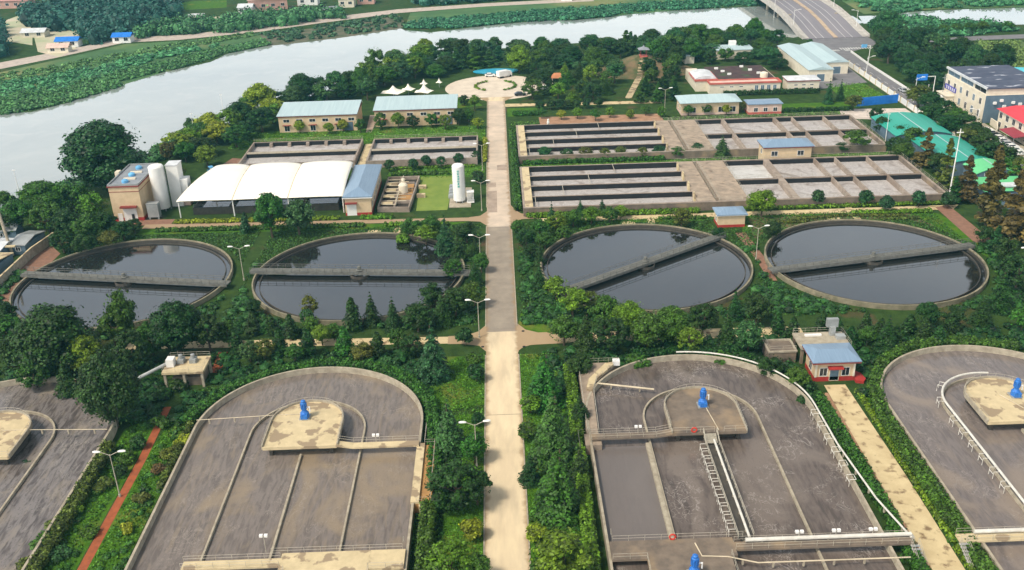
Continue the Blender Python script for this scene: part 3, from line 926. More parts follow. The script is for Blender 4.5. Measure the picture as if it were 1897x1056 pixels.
# ------------------------------------------------------------------ round clarifiers
def clarifier(cx, cy, ang, label, lab2):
    t = tag(empty('clarifier', (cx, cy, 0)), label, 'wastewater tank', 'round clarifiers')
    Rc = 24.4
    G().wall(arc(0, 0, Rc, 0, 355, 71), 0.36, 0, 1.15, closed=True).build('rim_wall', RIMC, t)
    G().wall(arc(0, 0, Rc - 0.36, 0, 355, 71), 0.2, 0, 0.9, closed=True).build('wall_lining', CONCWETSHADE, t)
    G().wall(arc(0, 0, Rc - 1.5, 0, 355, 71), 0.16, 0, 0.62, closed=True).build('weir_wall', CONCWETSHADE, t)
    G().sheet(arc(0, 0, Rc - .3, 0, 355, 71), 0.28).build('water_surface', CLEAR, t)
    G().wall(arc(0, 0, 2.2, 0, 340, 17), 0.14, 0, 0.9, closed=True).build('feed_well', CONCWETSHADE, t)
    g = G().lathe([(.7, 0), (.7, 1.3)], n=14)
    g.build('center_column', CONCWETSHADE, t)
    b = empty('bridge', (0, 0, 0), R(ang))
    b.parent = t
    G().box(-Rc - 1.6, Rc + 1.6, -1.15, 1.15, 1.35, 1.5).build('deck', STEELDK, b)
    g = G()
    for s in (-1.2, 1.2):
        g.rail([(-Rc - 1.4, s, 1.5), (Rc + 1.4, s, 1.5)], h=1.05, step=2.0, r=.05)
        g.box(-Rc - 1.5, Rc + 1.5, s - .06, s + .06, .95, 1.42)
    g.build('railing', STEELDK, b)
    g = G().lathe([(.8, 1.5), (.8, 1.8), (.45, 1.9), (.45, 2.6), (.2, 2.75)], n=12)
    g.build('drive_unit', STEELDK, b)
    g = G()
    for s in (-1, 1):
        g.tube([(s * Rc, -.9, 1.3), (s * Rc, .9, 1.3)], .22, 8)
    g.build('end_carriage', STEELDK, b)
    # scum boards trailing below the bridge
    G().box(-Rc + 1.8, Rc - 1.8, 1.9, 2.0, .2, .55).build('scum_board', CONCWETSHADE, b)
    return t


RIMC = mat('mossy_rim_concrete', (0.30, 0.26, 0.18), 0.9, (0.15, 0.14, 0.09), 0.5)
STEELDK = mat('weathered_steel', (0.16, 0.16, 0.145), 0.7, (0.10, 0.10, 0.09), 1.0)
clarifier(-88.7, 208.0, -10.6, 'dark round settling tank at the far left of the row', '')
clarifier(-33.8, 207.4, -5.8, 'dark round settling tank just left of the main road', '')
clarifier(32.9, 207.2, 35, 'dark round settling tank right of the road, its bridge turned diagonally', '')
clarifier(85.7, 205.6, 11.5, 'dark round settling tank at the right end of the row', '')

# ------------------------------------------------------------------ rectangular basins
BR, BW = 2.5, 0.95


def basin(y0, y1, label, cells):
    t = tag(empty('aeration_basin', (5.6, y0, 0)), label, 'wastewater tank', 'rectangular aeration basins')
    D = y1 - y0
    x1 = 113.0
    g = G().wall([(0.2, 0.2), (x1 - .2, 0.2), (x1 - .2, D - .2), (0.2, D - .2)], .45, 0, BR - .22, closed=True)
    ow = g.build('outer_wall', CONCDARK, t)  # darker concrete puts the shadow of the outer face into its colour
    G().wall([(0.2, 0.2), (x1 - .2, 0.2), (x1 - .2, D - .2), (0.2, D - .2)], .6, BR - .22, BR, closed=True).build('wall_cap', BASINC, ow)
    lane_w = D / 4
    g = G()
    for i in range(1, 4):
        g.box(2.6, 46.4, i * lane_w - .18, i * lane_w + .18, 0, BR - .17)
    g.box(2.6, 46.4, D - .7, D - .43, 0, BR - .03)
    lw = g.build('lane_wall', WETSHADOW, t)
    g = G()
    for i in range(1, 4):
        g.box(2.6, 46.4, i * lane_w - .2, i * lane_w + .2, BR - .165, BR - .05)
    g.build('wall_cap', BASINC, lw)
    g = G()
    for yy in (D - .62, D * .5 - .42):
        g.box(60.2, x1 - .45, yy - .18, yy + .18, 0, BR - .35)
    g.build('shadow_lining', WETSHADOW, t)  # black strips painted for the shadow below the far cell walls
    G().box(0.43, 2.6, .43, D - .43, 0, BR - .02).build('inlet_walk', CONCPALE, t)
    g = G()
    g.box(46.4, 51.2, .43, D - .43, 0, BR - .02)
    g.box(52.3, 60.2, .43, D - .43, 0, BR - .02)
    mid = g.build('service_deck', DECKTAN, t)
    g = G()
    g.rail([(51.2, .6, BR), (51.2, D - .6, BR)])
    g.rail([(52.3, .6, BR), (52.3, D - .6, BR)])
    g.rail([(60.1, .6, BR), (60.1, D - .6, BR)])
    g.build('railing', RAIL, mid)
    G().sheet([(2.6, .4), (46.4, .4), (46.4, D - .4), (2.6, D - .4)], BW).build('lane_water', FOAMY, t)
    G().sheet([(60.2, .4), (x1 - .4, .4), (x1 - .4, D - .4), (60.2, D - .4)], BW).build('cell_water', FOAMY, t)
    G().sheet([(51.2, .4), (52.3, .4), (52.3, D - .4), (51.2, D - .4)], 0.3).build('channel_water', CLEAR, t)
    g = G().box(60.2, x1 - .43, D * .5 - .22, D * .5 + .22, 0, BR - .04)
    cw = g.build('cross_wall', BASINC, t)
    G().rail([(60.4, D * .5, BR), (x1 - .5, D * .5, BR)], step=3).build('railing', RAIL, cw)
    for i in range(4):
        g = G()
        y_ = (i + .5) * lane_w
        g.box(46.0, 46.38, y_ - 1.0, y_ + 1.0, 1.2, BR + .3)
        for q in (-.8, .8):
            g.box(46.05, 46.3, y_ + q - .08, y_ + q + .08, BR + .3, BR + 1.1)
        g.box(46.05, 46.3, y_ - .9, y_ + .9, BR + 1.0, BR + 1.15)
        g.build('penstock', CONCPALE, t)
        G().tube([(3.4 + 8 * i, y_ - lane_w / 2 + .5, BR - .1), (3.4 + 8 * i, y_ + lane_w / 2 - .3, BR + .1)], .09, 5).build('air_header', RAIL, t)
    for xx, wd in cells:
        G().box(xx - wd / 2, xx + wd / 2, .43, D - .43, 0, BR - .07).build('cell_wall', BASINC, t)
    g = G()
    g.rail([(x1 - .1, 0, BR), (x1 - .1, D, BR), (46, D - .1, BR)], step=3)
    g.rail([(46, .2, BR), (x1 - .1, .2, BR)], step=3)
    g.build('railing', RAIL, t)
    return t


bs1 = basin(242.2, 276.2, 'nearer of the two long rectangular basins right of the road', [(73, 1.6), (87.3, .45), (93.5, .45), (103, .45)])
bs2 = basin(286.4, 320.2, 'farther of the two long rectangular basins right of the road', [(69.6, 1.0), (87.0, .9), (93.0, .45), (103.6, .45)])
g = G()
g.sheet([(61, 17.3), (72, 17.3), (72, 33), (61, 33)], BW + .01)
g.build('white_foam', FOAMWHITE, bs1)


def small_basin(x0, x1, y0, y1, label):
    t = tag(empty('settling_basin', (x0, y0, 0)), label, 'wastewater tank', 'small basins left of the road')
    W_, D = x1 - x0, y1 - y0
    G().wall([(.2, .2), (W_ - .2, .2), (W_ - .2, D - .2), (.2, D - .2)], .45, 0, 2.2, closed=True).build('outer_wall', BASINC, t)
    G().box(.43, W_ - .43, D * .5 - .9, D * .5 + .9, 0, 2.1).build('lane_wall', CONC, t)
    G().sheet([(.3, .3), (W_ - .3, .3), (W_ - .3, D - .3), (.3, D - .3)], 0.8).build('water_surface', FOAMY, t)
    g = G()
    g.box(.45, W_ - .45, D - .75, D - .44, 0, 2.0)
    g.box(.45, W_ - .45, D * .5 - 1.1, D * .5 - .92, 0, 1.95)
    g.build('shadow_lining', WETSHADOW, t)  # shade below the back and middle walls, painted as black strips
    g = G()
    k = int(W_ / 5.5)
    for i in range(1, k):
        x = W_ * i / k
        g.box(x - .5, x + .5, D - 2.2, D - .43, 0, 2.0)
        g.box(x - .25, x + .25, D * .5 + .9, D * .5 + 1.8, 0, 1.9)
    g.build('baffle', BASINC, t)
    G().rail([(.2, .2, 2.2), (W_ - .2, .2, 2.2), (W_ - .2, D - .2, 2.2), (.2, D - .2, 2.2)], step=3.5).build('railing', RAIL, t)


small_basin(-81.0, -45.0, 288.5, 311.5, 'foamy white rectangular basin behind the membrane roof, left one of the pair')
small_basin(-41.4, -7.2, 287.5, 311.0, 'foamy white rectangular basin beside the road, right one of the pair')
g = G()
g.box(-44.4, -42.0, 287, 311, 0, .5)
thing(g, 'raised_walkway', CONCPALE, 'pale raised walkway between the two foamy basins', 'walkway')


# ------------------------------------------------------------------ buildings
def win(parent, face, u, z, w_, h_, box, pane=GLASS, frame=WHITEP, name='window', d=0.06):
    """window or door on a face of box (x0,x1,y0,y1): frame part and its pane"""
    x0, x1, y0, y1 = box

    def slab(g, a, b, c, e, off):
        if face == 'S': g.box(a, b, y0 - off, y0 + .02, c, e)
        elif face == 'W': g.box(x0 - off, x0 + .02, a, b, c, e)
        elif face == 'E': g.box(x1 - .02, x1 + off, a, b, c, e)
        return g
    g = G()
    fw = 0.09
    slab(g, u - w_ / 2, u + w_ / 2, z, z + fw, d)
    slab(g, u - w_ / 2, u + w_ / 2, z + h_ - fw, z + h_, d)
    slab(g, u - w_ / 2, u - w_ / 2 + fw, z + fw, z + h_ - fw, d)
    slab(g, u + w_ / 2 - fw, u + w_ / 2, z + fw, z + h_ - fw, d)
    if name == 'window':
        slab(g, u - .03, u + .03, z + fw, z + h_ - fw, d * .9)
    f = g.build(name, frame, parent)
    slab(G(), u - w_ / 2 + fw, u + w_ / 2 - fw, z + fw, z + h_ - fw, d * .5).build('pane' if name == 'window' else 'door_leaf', pane, f)
    return f


def hip_roof(x0, x1, y0, y1, z, rz, over=0.6, hip=None, thick=0.22):
    x0 -= over; x1 += over; y0 -= over; y1 += over
    hp = hip if hip is not None else min(x1 - x0, y1 - y0) / 2 * 0.95
    g = G().box(x0, x1, y0, y1, z - thick, z)
    if x1 - x0 >= y1 - y0:
        ym = (y0 + y1) / 2
        a, b = (x0 + hp, ym, rz), (x1 - hp, ym, rz)
        vs = [(x0, y0, z), (x1, y0, z), (x1, y1, z), (x0, y1, z), a, b]
        g.add(vs, [(0, 1, 5, 4), (1, 2, 5), (2, 3, 4, 5), (3, 0, 4)])
    else:
        xm = (x0 + x1) / 2
        a, b = (xm, y0 + hp, rz), (xm, y1 - hp, rz)
        vs = [(x0, y0, z), (x1, y0, z), (x1, y1, z), (x0, y1, z), a, b]
        g.add(vs, [(0, 1, 4), (1, 2, 5, 4), (2, 3, 5), (3, 0, 4, 5)])
    return g


def gable_roof(x0, x1, y0, y1, z, rz, yr, over=0.5, t=0.2):
    x0 -= over; x1 += over; y0 -= over; y1 += over
    vs = []
    for x in (x0, x1):
        vs += [(x, y0, z), (x, yr, rz), (x, y1, z), (x, y1, z - t), (x, yr, rz - t), (x, y0, z - t)]
    fs = [(0, 6, 7, 1), (1, 7, 8, 2), (2, 8, 9, 3), (3, 9, 10, 4), (4, 10, 11, 5), (5, 11, 6, 0), (0, 1, 4, 5), (1, 2, 3, 4), (6, 11, 10, 7), (7, 10, 9, 8)]
    return G().add(vs, fs)


def house(label, box, h, wm, group=None, cat='building', name='building', base=None, bh=0.8):
    x0, x1, y0, y1 = box
    t = tag(empty(name, (0, 0, 0)), label, cat, group)
    G().box(x0, x1, y0, y1, 0, h).build('wall', wm, t)
    if base:
        G().box(x0 - .03, x1 + .03, y0 - .03, y1 + .03, 0, bh).build('base_course', base, t)
    return t


def trim(parent, box, z0, z1, m, off=0.12, name='cornice'):
    x0, x1, y0, y1 = box
    return G().box(x0 - off, x1 + off, y0 - off, y1 + off, z0, z1).build(name, m, parent)


# tall process house at the left
bx_ = (-105.2, -97.2, 248.8, 266.5)
t = house('tall cream process house with blue roof fans and white double door', bx_, 9.7, CREAMW, base=REDBASE, bh=1.0)
trim(t, bx_, 9.7, 10.05, REDTRIM, .25)
trim(t, bx_, 8.3, 8.45, REDTRIM, .06, 'band')
rf = G().box(-104.9, -97.5, 249.1, 266.2, 10.05, 10.12).build('roof', GREYROOF, t)
G().wall([(-105.2, 248.8), (-97.2, 248.8), (-97.2, 266.5), (-105.2, 266.5)], .25, 10.05, 10.5, closed=True).build('parapet', STEEL, rf)
win(t, 'S', -100.6, 0.05, 3.6, 3.5, bx_, pane=WHITEP, frame=WHITEP, name='door', d=.12)
win(t, 'S', -103.4, 0.05, 1.2, 2.2, bx_, pane=WHITEP, name='door', d=.12)
G().box(-100.3, -99.6, 248.6, 248.7, .1, 2.0).build('dark_doorway', DARKIN, t)
G().box(-102.8, -98.4, 247.6, 248.8, 4.0, 4.4).build('canopy', REDTRIM, t)
for y in (251.5, 257, 263):
    G().lathe([(.9, 10.12), (.9, 10.7), (.5, 11.0), (.1, 11.05)], -101.4, y, 14).build('roof_fan', BLUEL, t)
for y in (254, 259.5):
    G().box(-102.6, -99.4, y - .4, y + .4, 10.12, 10.5).build('roof_vent', CREAML, t)
thing(G().box(-106.4, -105.25, 258, 260, 9, 10.9), 'air_unit', CREAML, 'small cream air unit on the left edge of the process house', 'air unit')
g = G().box(-96.2, -93.2, 249.3, 251.3, 0.6, 4.4)
g.box(-96.1, -95.7, 249.4, 249.7, 0, .6).box(-93.7, -93.3, 249.4, 249.7, 0, .6).box(-96.1, -95.7, 250.9, 251.2, 0, .6).box(-93.7, -93.3, 250.9, 251.2, 0, .6)
g.box(-96.3, -93.1, 249.2, 251.4, 4.4, 4.55)
thing(g, 'equipment_cabinet', STEEL, 'grey equipment cabinet in front of the white storage tank', 'cabinet')


def vtank(x, y, r, h, label):
    t = tag(empty('storage_tank', (x, y, 0)), label, 'tank', 'white upright storage tanks')
    G().lathe([(r, .9), (r, h - .5), (r * .85, h - .15), (r * .4, h), (.05, h + .02)], n=28).build('shell', WHITEP, t, smooth=False)
    g = G()
    for a in (45, 135, 225, 315):
        g.box(r * .7 * math.cos(R(a)) - .15, r * .7 * math.cos(R(a)) + .15, r * .7 * math.sin(R(a)) - .15, r * .7 * math.sin(R(a)) + .15, 0, 1.0)
    g.build('legs', STEEL, t)
    g = G()
    for s in (-.25, .25):
        g.tube([(r + .12, s, .3), (r + .12, s, h - .4)], .05, 4)
    for k in range(int(h / .6)):
        g.tube([(r + .12, -.25, .5 + .6 * k), (r + .12, .25, .5 + .6 * k)], .035, 4)
    g.build('ladder', STEEL, t)
    return t


vtank(-94.3, 256.4, 2.05, 13.2, 'tall white upright tank beside the cream process house')
t = tag(empty('white_tower', (0, 0, 0)), 'white boxy tower with a lower step, right behind the tall white tank', 'tower')
G().box(-92.6, -89.4, 259.0, 263.0, 0, 11.9).build('tower_block', WHITEP, t)
G().box(-92.7, -89.3, 258.9, 263.1, 11.9, 12.15).build('roof', WHITEROOF, t)
G().box(-89.4, -87.6, 259.6, 262.4, 0, 7.6).build('lower_block', PINKW, t)
G().box(-89.42, -87.5, 259.5, 262.5, 3.6, 7.75).build('white_cladding', WHITEP, t)
lt = vtank(-11.8, 254.5, 1.65, 11.2, 'white upright tank with teal vertical lettering beside the road')
# the lettering: seven characters, too blurred in the photograph to read, kept as strokes
rnd = random.Random(3)
g = G()
for k in range(7):
    z = 9.3 - k * .72

    def stroke(a, b, zz0, zz1):
        n_ = 3
        for i in range(n_):
            t0, t1 = a + (b - a) * i / n_, a + (b - a) * (i + 1) / n_
            vs = []
            for rr in (1.655, 1.69):
                vs += [(rr * math.sin(t0), -rr * math.cos(t0), zz0), (rr * math.sin(t1), -rr * math.cos(t1), zz0), (rr * math.sin(t1), -rr * math.cos(t1), zz1), (rr * math.sin(t0), -rr * math.cos(t0), zz1)]
            g.add(vs, [(4, 5, 6, 7), (0, 3, 2, 1), (0, 1, 5, 4), (1, 2, 6, 5), (2, 3, 7, 6), (3, 0, 4, 7)])
    for q in range(3):
        stroke(-.02 - rnd.uniform(.1, .16), .02 + rnd.uniform(.1, .2), z + .05 + q * .2, z + .13 + q * .2)
    for q in range(2):
        a = rnd.uniform(-.15, .14)
        stroke(a, a + .06, z + .03, z + .55)
g.build('lettering', TEALPAINT, lt)
thing(G().box(-14.6, -8.6, 250.5, 266, 0, .25), 'tank_pad', CONC, 'grey concrete pad under the lettered white tank', 'pad')
for k in range(4):
    thing(G().box(-15.0, -13.0, 257.3 + k * 2.6, 259.2 + k * 2.6, .25, .9).box(-14.8, -13.2, 257.5 + k * 2.6, 259 + k * 2.6, .9, 1.15), 'vent_box', STEEL, ('nearest', 'second nearest', 'third nearest', 'farthest')[k] + ' of the four grey boxes left of the lettered tank', 'box', 'grey boxes by the lettered tank')
g = G()
for k in range(6):
    g.box(-9.6 + k * .32, -9.45 + k * .32, 253.4, 255.2, .5, 3.2)
g.box(-9.7, -7.7, 253.3, 255.3, .25, .5).box(-9.7, -7.7, 253.3, 255.3, 3.2, 3.35)
thing(g, 'vaporiser', WHITEP, 'small white finned vaporiser right of the lettered tank', 'vaporiser')

# white membrane roof over the covered basin
t = tag(empty('membrane_canopy', (0, 0, 0)), 'white humped membrane roof over the open sided basin', 'canopy')
X0, X1, Y0, Y1 = -88.0, -42.9, 249.3, 272.5
NX, NY = 72, 22
vs, fs = [], []
for j in range(NY + 1):
    v = j / NY
    for i in range(NX + 1):
        u = i / NX
        inset = 4.8 * (v ** 1.2)
        x = X0 + (X1 - X0) * u
        if u < .33: x += inset * (1 - u / .33)
        ph = (u * 3) % 1.0
        arch = math.sqrt(max(0, 1 - (2 * ph - 1) ** 2)) if 0 < u < 1 else 0
        rise = math.sin(min(1, v * 1.35) * math.pi / 2)
        z = 4.9 + rise * (1.9 + 0.8 * arch) + .12 * arch * (1 - rise)
        vs.append((x, Y0 + (Y1 - Y0) * v, z))
m_ = len(vs)
vs += [(a, b, c - .08) for a, b, c in vs]
for j in range(NY):
    for i in range(NX):
        a = j * (NX + 1) + i
        q = (a, a + 1, a + NX + 2, a + NX + 1)
        fs.append(q)
        fs.append(tuple(m_ + k for k in q[::-1]))
for i in range(NX):
    a = i; b = i + 1
    fs.append((a, m_ + a, m_ + b, b))
    a = NY * (NX + 1) + i; b = a + 1
    fs.append((a, b, m_ + b, m_ + a))
for j in range(NY):
    a = j * (NX + 1); b = a + NX + 1
    fs.append((a, b, m_ + b, m_ + a))
    a += NX; b += NX
    fs.append((a, m_ + a, m_ + b, b))
mo = G().add(vs, fs).build('membrane', WHITEMEM, t, smooth=True)
for i in (1, 2):
    pts_ = []
    for j in range(NY + 1):
        q_ = vs[j * (NX + 1) + i * NX // 3]
        pts_.append((q_[0], q_[1], q_[2] + .04))
    G().tube(pts_, .09, 5).build('seam', CONCPALE, t)
for i in range(4):
    u = i / 3
    x = X0 + (X1 - X0) * u + (.4 if i == 0 else -.3 if i == 3 else 0)
    G().tube([(x, Y0 + .5, 0), (x, Y0 + .5, 4.95)], .16, 6).build('column', WHITEP, t)
    G().tube([(min(x + 3.6, x + 3.6 * (1 - u)), Y1 - 1.0, 0), (min(x + 3.6, x + 3.6 * (1 - u)), Y1 - 1.0, 6.7)], .16, 6).build('column', WHITEP, t)
g = G()
g.tube([(X0 + .3, Y0 + .35, 4.8), (X1 - .2, Y0 + .35, 4.8)], .12, 5)
g.build('edge_beam', STEEL, t)
t = tag(empty('covered_basin', (0, 0, 0)), 'concrete basin with shade painted into its dark walls, under the white membrane roof', 'wastewater tank')
G().wall([(-84.5, 252), (-45, 252), (-45, 270), (-84.5, 270)], .4, 0, 2.0, closed=True).build('outer_wall', CONCWETSHADE, t)  # dark colour carries the shade of the membrane roof
G().box(-85, -44.6, 270.4, 270.8, 0, 4.6).build('shade_back_wall', CONCWETSHADE, t)  # added dark wall that deepens the shade under the roof
G().sheet([(-84.5, 252), (-45, 252), (-45, 270), (-84.5, 270)], .7).build('water_surface', CLEAR, t)
g = G()
for x in (-75, -65, -55):
    g.box(x - .5, x + .5, 252.2, 269.8, 1.1, 1.35)
g.build('walkway', CONCDARK, t)
G().rail([(-84.4, 251.9, 2.0), (-45, 251.9, 2.0)], step=2.6, r=.045).build('railing', STEEL, t)

# blue roofed building at the canopy's right end
bx_ = (-42.3, -35.3, 247.2, 273.4)
t = house('long narrow cream building with blue grey hip roof beside the membrane roof', bx_, 5.2, CREAMW, base=REDBASE)
hip_roof(*bx_, 5.5, 7.0, .5, hip=4.0).build('roof', BLUEROOF, t)
trim(t, bx_, 5.0, 5.2, WHITEP, .55, 'eave')
win(t, 'S', -40.6, .05, 2.6, 3.2, bx_, pane=WHITEP, name='door', d=.1)
G().box(-42.2, -39, 246.3, 247.2, 3.5, 3.8).build('canopy', REDTRIM, t)
for y in (250, 254.5, 259, 263.5, 268):
    win(t, 'E', y, 1.6, 1.6, 1.6, bx_)

# equipment yard right of it
t = tag(empty('dosing_basin', (0, 0, 0)), 'cluttered concrete dosing basin with pipes between blue roof and lawn', 'wastewater tank')
G().wall([(-33.8, 249.2), (-25.4, 248.4), (-24.2, 274), (-33.2, 274)], .35, 0, 1.5, closed=True).build('outer_wall', BASINC, t)
g = G()
for y in (254, 259, 264, 269):
    g.box(-33.3, -25.2, y - .2, y + .2, 0, 1.42)
g.box(-29.6, -29.2, 249.2, 273.8, 0, 1.46)
g.build('cell_wall', BASINC, t)
G().sheet([(-33.7, 249.3), (-25.6, 248.5), (-24.4, 273.9), (-33.1, 273.9)], .5).build('water_surface', CLEAR, t)
G().box(-28.9, -25.2, 255, 268, .52, 1.2).build('brown_deck', RUSTDECK, t)
for y in (251, 256.5, 261.5, 266.5):
    G().box(-33.2, -30.0, y, y + 1.6, 1.47, 1.62).build('cover_slab', CONCPALE, t)
g = G()
rnd = random.Random(8)
for k in range(9):
    y = 250 + k * 2.5
    g.tube([(-33 + rnd.uniform(0, 2), y, 1.9), (-26 - rnd.uniform(0, 3), y + rnd.uniform(-.6, .6), 1.9)], .12, 5)
g.tube([(-29.0, 250, 2.0), (-28.7, 273, 2.0)], .16, 6)
g.build('pipework', PIPEC, t)
t = tag(empty('dosing_vessel', (-27.8, 261, 0)), 'short pale yellow round vessel among the dosing pipes', 'tank')
G().lathe([(1.3, 1.3), (1.3, 3.4), (.9, 3.9), (.3, 4.1)], n=18).build('vessel', CREAML, t)
G().lathe([(.5, 4.05), (.5, 4.7), (.2, 4.8)], 0, 1.5, n=10).build('motor_housing', CREAML, t)
thing(G().box(-24.0, -21.6, 259.2, 260.2, 0, 1.1), 'loading_ramp', CONCPALE, 'nearer of two pale ramps between dosing basin and pale lawn', 'ramp', 'pale ramps by the lawn')
thing(G().box(-24.0, -21.8, 266.6, 268.2, 0, .8), 'loading_ramp', CONCPALE, 'farther of two pale ramps between dosing basin and pale lawn', 'ramp', 'pale ramps by the lawn')


# two long houses with pale roofs
def longhouse(label, bx_, seed):
    t = house(label, bx_, 5.9, CREAMW, 'long houses with pale blue roofs')
    x0, x1, y0, y1 = bx_
    gable_roof(x0, x1, y0, y1, 6.0, 7.2, y1 - 1.2, .45).build('roof', PALEROOF, t)
    g = G().add([(x0, y0, 5.9), (x0, y1, 5.9), (x0, y1 - 1.2, 6.95), (x0 + .2, y0, 5.9), (x0 + .2, y1, 5.9), (x0 + .2, y1 - 1.2, 6.95)], [(0, 2, 1), (3, 4, 5), (0, 3, 5, 2), (2, 5, 4, 1)])
    dx = x1 - x0 - .2
    g.add([(x + dx, y, z) for x, y, z in g.v[:6]], [(0, 2, 1), (3, 4, 5), (0, 3, 5, 2), (2, 5, 4, 1)])
    g.build('gable', WHITEP, t)
    trim(t, bx_, 5.45, 5.75, REDTRIM, .3, 'eave')
    n_ = 6
    for i in range(n_):
        x = x0 + (i + .6) * (x1 - x0) / n_
        win(t, 'S', x, 3.5, 2.2, 1.2, bx_)
        if i % 2 == 0:
            win(t, 'S', x, .4, 1.9, 2.0, bx_)
            G().box(x - 1.4, x + 1.4, y0 - .7, y0, 2.5, 2.65).build('canopy', REDTRIM, t)
    win(t, 'S', x1 - 3.0, .05, 3.4, 3.1, bx_, name='door', pane=GREYBLUE, frame=REDTRIM)
    return t


longhouse('long cream house with pale blue roof, left one of the two by the river trees', (-76.0, -49.2, 329.0, 344.0), 1)
longhouse('long cream house with pale blue roof, nearer the round plaza', (-43.3, -15.0, 332.6, 347.6), 2)

# small houses behind the right-hand basins
bx_ = (64.0, 84.2, 334.2, 343.5)
t = house('low cream house with pale hip roof behind the far basin', bx_, 4.3, CREAMW, base=PINKW)
hip_roof(*bx_, 4.6, 6.2, .8).build('roof', PALEROOF, t)
for x in (68, 73, 78, 82):
    win(t, 'S', x, .8, 2.2, 2.0, bx_)
for y in (336.5, 340.5):
    win(t, 'W', y, 1.2, 1.5, 1.5, bx_)
bx_ = (87.2, 98.8, 332.6, 338.6)
t = house('small pinkish house with grey flat roof and three dark windows', bx_, 3.5, PINKW, base=REDTILE)
hip_roof(*bx_, 3.75, 4.1, .4, hip=1.6).build('roof', BLUEROOF, t)
for x in (89.8, 93.2, 96.6):
    win(t, 'S', x, .9, 1.5, 1.5, bx_)

# office block with the roof garden
t = tag(empty('office_building', (0, 0, 0)), 'pale low office with red copings and a dark planted roof', 'building')
G().box(79.5, 106, 361, 386, 0, 3.9).box(75.2, 79.5, 366.5, 388, 0, 3.9).build('wall', CREAML, t)
rg = G().box(82.5, 105.4, 366.5, 388.5, 3.9, 4.25).build('roof_garden', ROOFSOIL, t)
g = G().wall([(79.4, 360.9), (106.1, 360.9), (106.1, 366), (82, 366), (82, 369), (79.4, 366)], .5, 3.9, 4.5, closed=True)
g.build('coping', REDTILE, t)
G().box(80, 105.6, 361.5, 365.6, 3.92, 4.1).build('roof_strip', PINKW, t)
vs, fs = [], []
for i in range(9):
    a = math.pi * i / 8
    for y in (367, 379):
        vs.append((79 - 4.3 * math.cos(a), y + (0 if y < 370 else 0), 4.4 + 1.3 * math.sin(a)))
for i in range(8):
    fs.append((2 * i, 2 * i + 2, 2 * i + 3, 2 * i + 1))
fs += [tuple(range(0, 18, 2)), tuple(range(17, 0, -2))]
G().add(vs, fs).build('barrel_roof', WHITEROOF, t)
G().wall([(74.9, 366.4), (83.2, 366.4), (83.2, 379), (74.9, 379)], .35, 3.9, 4.7, closed=True).build('coping', REDTILE, t)
G().lathe([(1.5, 4.1), (1.5, 6.0), (.4, 6.4)], 101.5, 368.5, 14).build('roof_tank', CREAML, t)
for x, y in ((86.5, 384), (88, 379), (89.5, 374), (97, 386), (99, 380), (101, 374.5)):
    G().box(x - .7, x + .7, y - .4, y + .4, 4.25, 4.9).build('roof_vent', WHITEP, t)
for i in range(4):
    win(t, 'S', 97 + i * 2.3, .6, 1.4, 2.6, (79.5, 106, 361, 386), pane=GREYBLUE)
for i in range(3):
    win(t, 'S', 84 + i * 3.6, 2.6, 1.5, .5, (79.5, 106, 361, 386))
bx_ = (109, 120.8, 361.5, 368.5)
t = house('small pale cream hall with white roof beside the office', bx_, 4.1, CREAML)
trim(t, bx_, 3.9, 4.25, REDTRIM, .35, 'eave')
hip_roof(*bx_, 4.45, 5.2, .35).build('roof', WHITEROOF, t)
for x in (112, 115, 118):
    win(t, 'S', x, 2.3, 1.4, .6, bx_)
    win(t, 'S', x, .3, 1.2, 1.4, bx_)

# sheds by the street
for lab, bx_, h in (('pale blue sheet roofed shed, left one of the pair by the ramp', (121.0, 130.4, 375.5, 421), 4.6), ('pale blue sheet roofed shed, right one of the pair beside the street', (131.2, 140.2, 387, 422), 4.6)):
    t = house(lab, bx_, h, CREAML, 'pale blue sheds', 'shed', 'shed')
    x0, x1, y0, y1 = bx_
    xm = (x0 + x1) / 2
    g = G().add([(x0 - .4, y0 - .4, h + .1), (xm, y0 - .4, h + 1.2), (x1 + .4, y0 - .4, h + .1), (x0 - .4, y1 + .4, h + .1), (xm, y1 + .4, h + 1.2), (x1 + .4, y1 + .4, h + .1)],
                [(0, 1, 4, 3), (1, 2, 5, 4), (0, 2, 1), (3, 4, 5), (0, 3, 5, 2)])
    g.build('roof', PALEROOF, t)
    win(t, 'S', xm, .05, 3.2, 3.0, bx_, pane=GREYBLUE, name='door')
bx_ = (94.5, 110.2, 419.5, 430)
t = house('long low shed with pale roof among the river trees', bx_, 3.8, CREAML, None, 'shed', 'shed')
hip_roof(*bx_, 4.0, 4.7, .3).build('roof', PALEROOF, t)
G().box(101, 104, 425.5, 427.5, 4.4, 6.4).build('roof_hut', WHITEP, t)
bx_ = (79.5, 83.6, 413.5, 419)
t = house('tiny pale hut among the trees behind the office', bx_, 3.2, CREAML, None, 'hut', 'hut')
hip_roof(*bx_, 3.4, 4.1, .3).build('roof', PALEROOF, t)

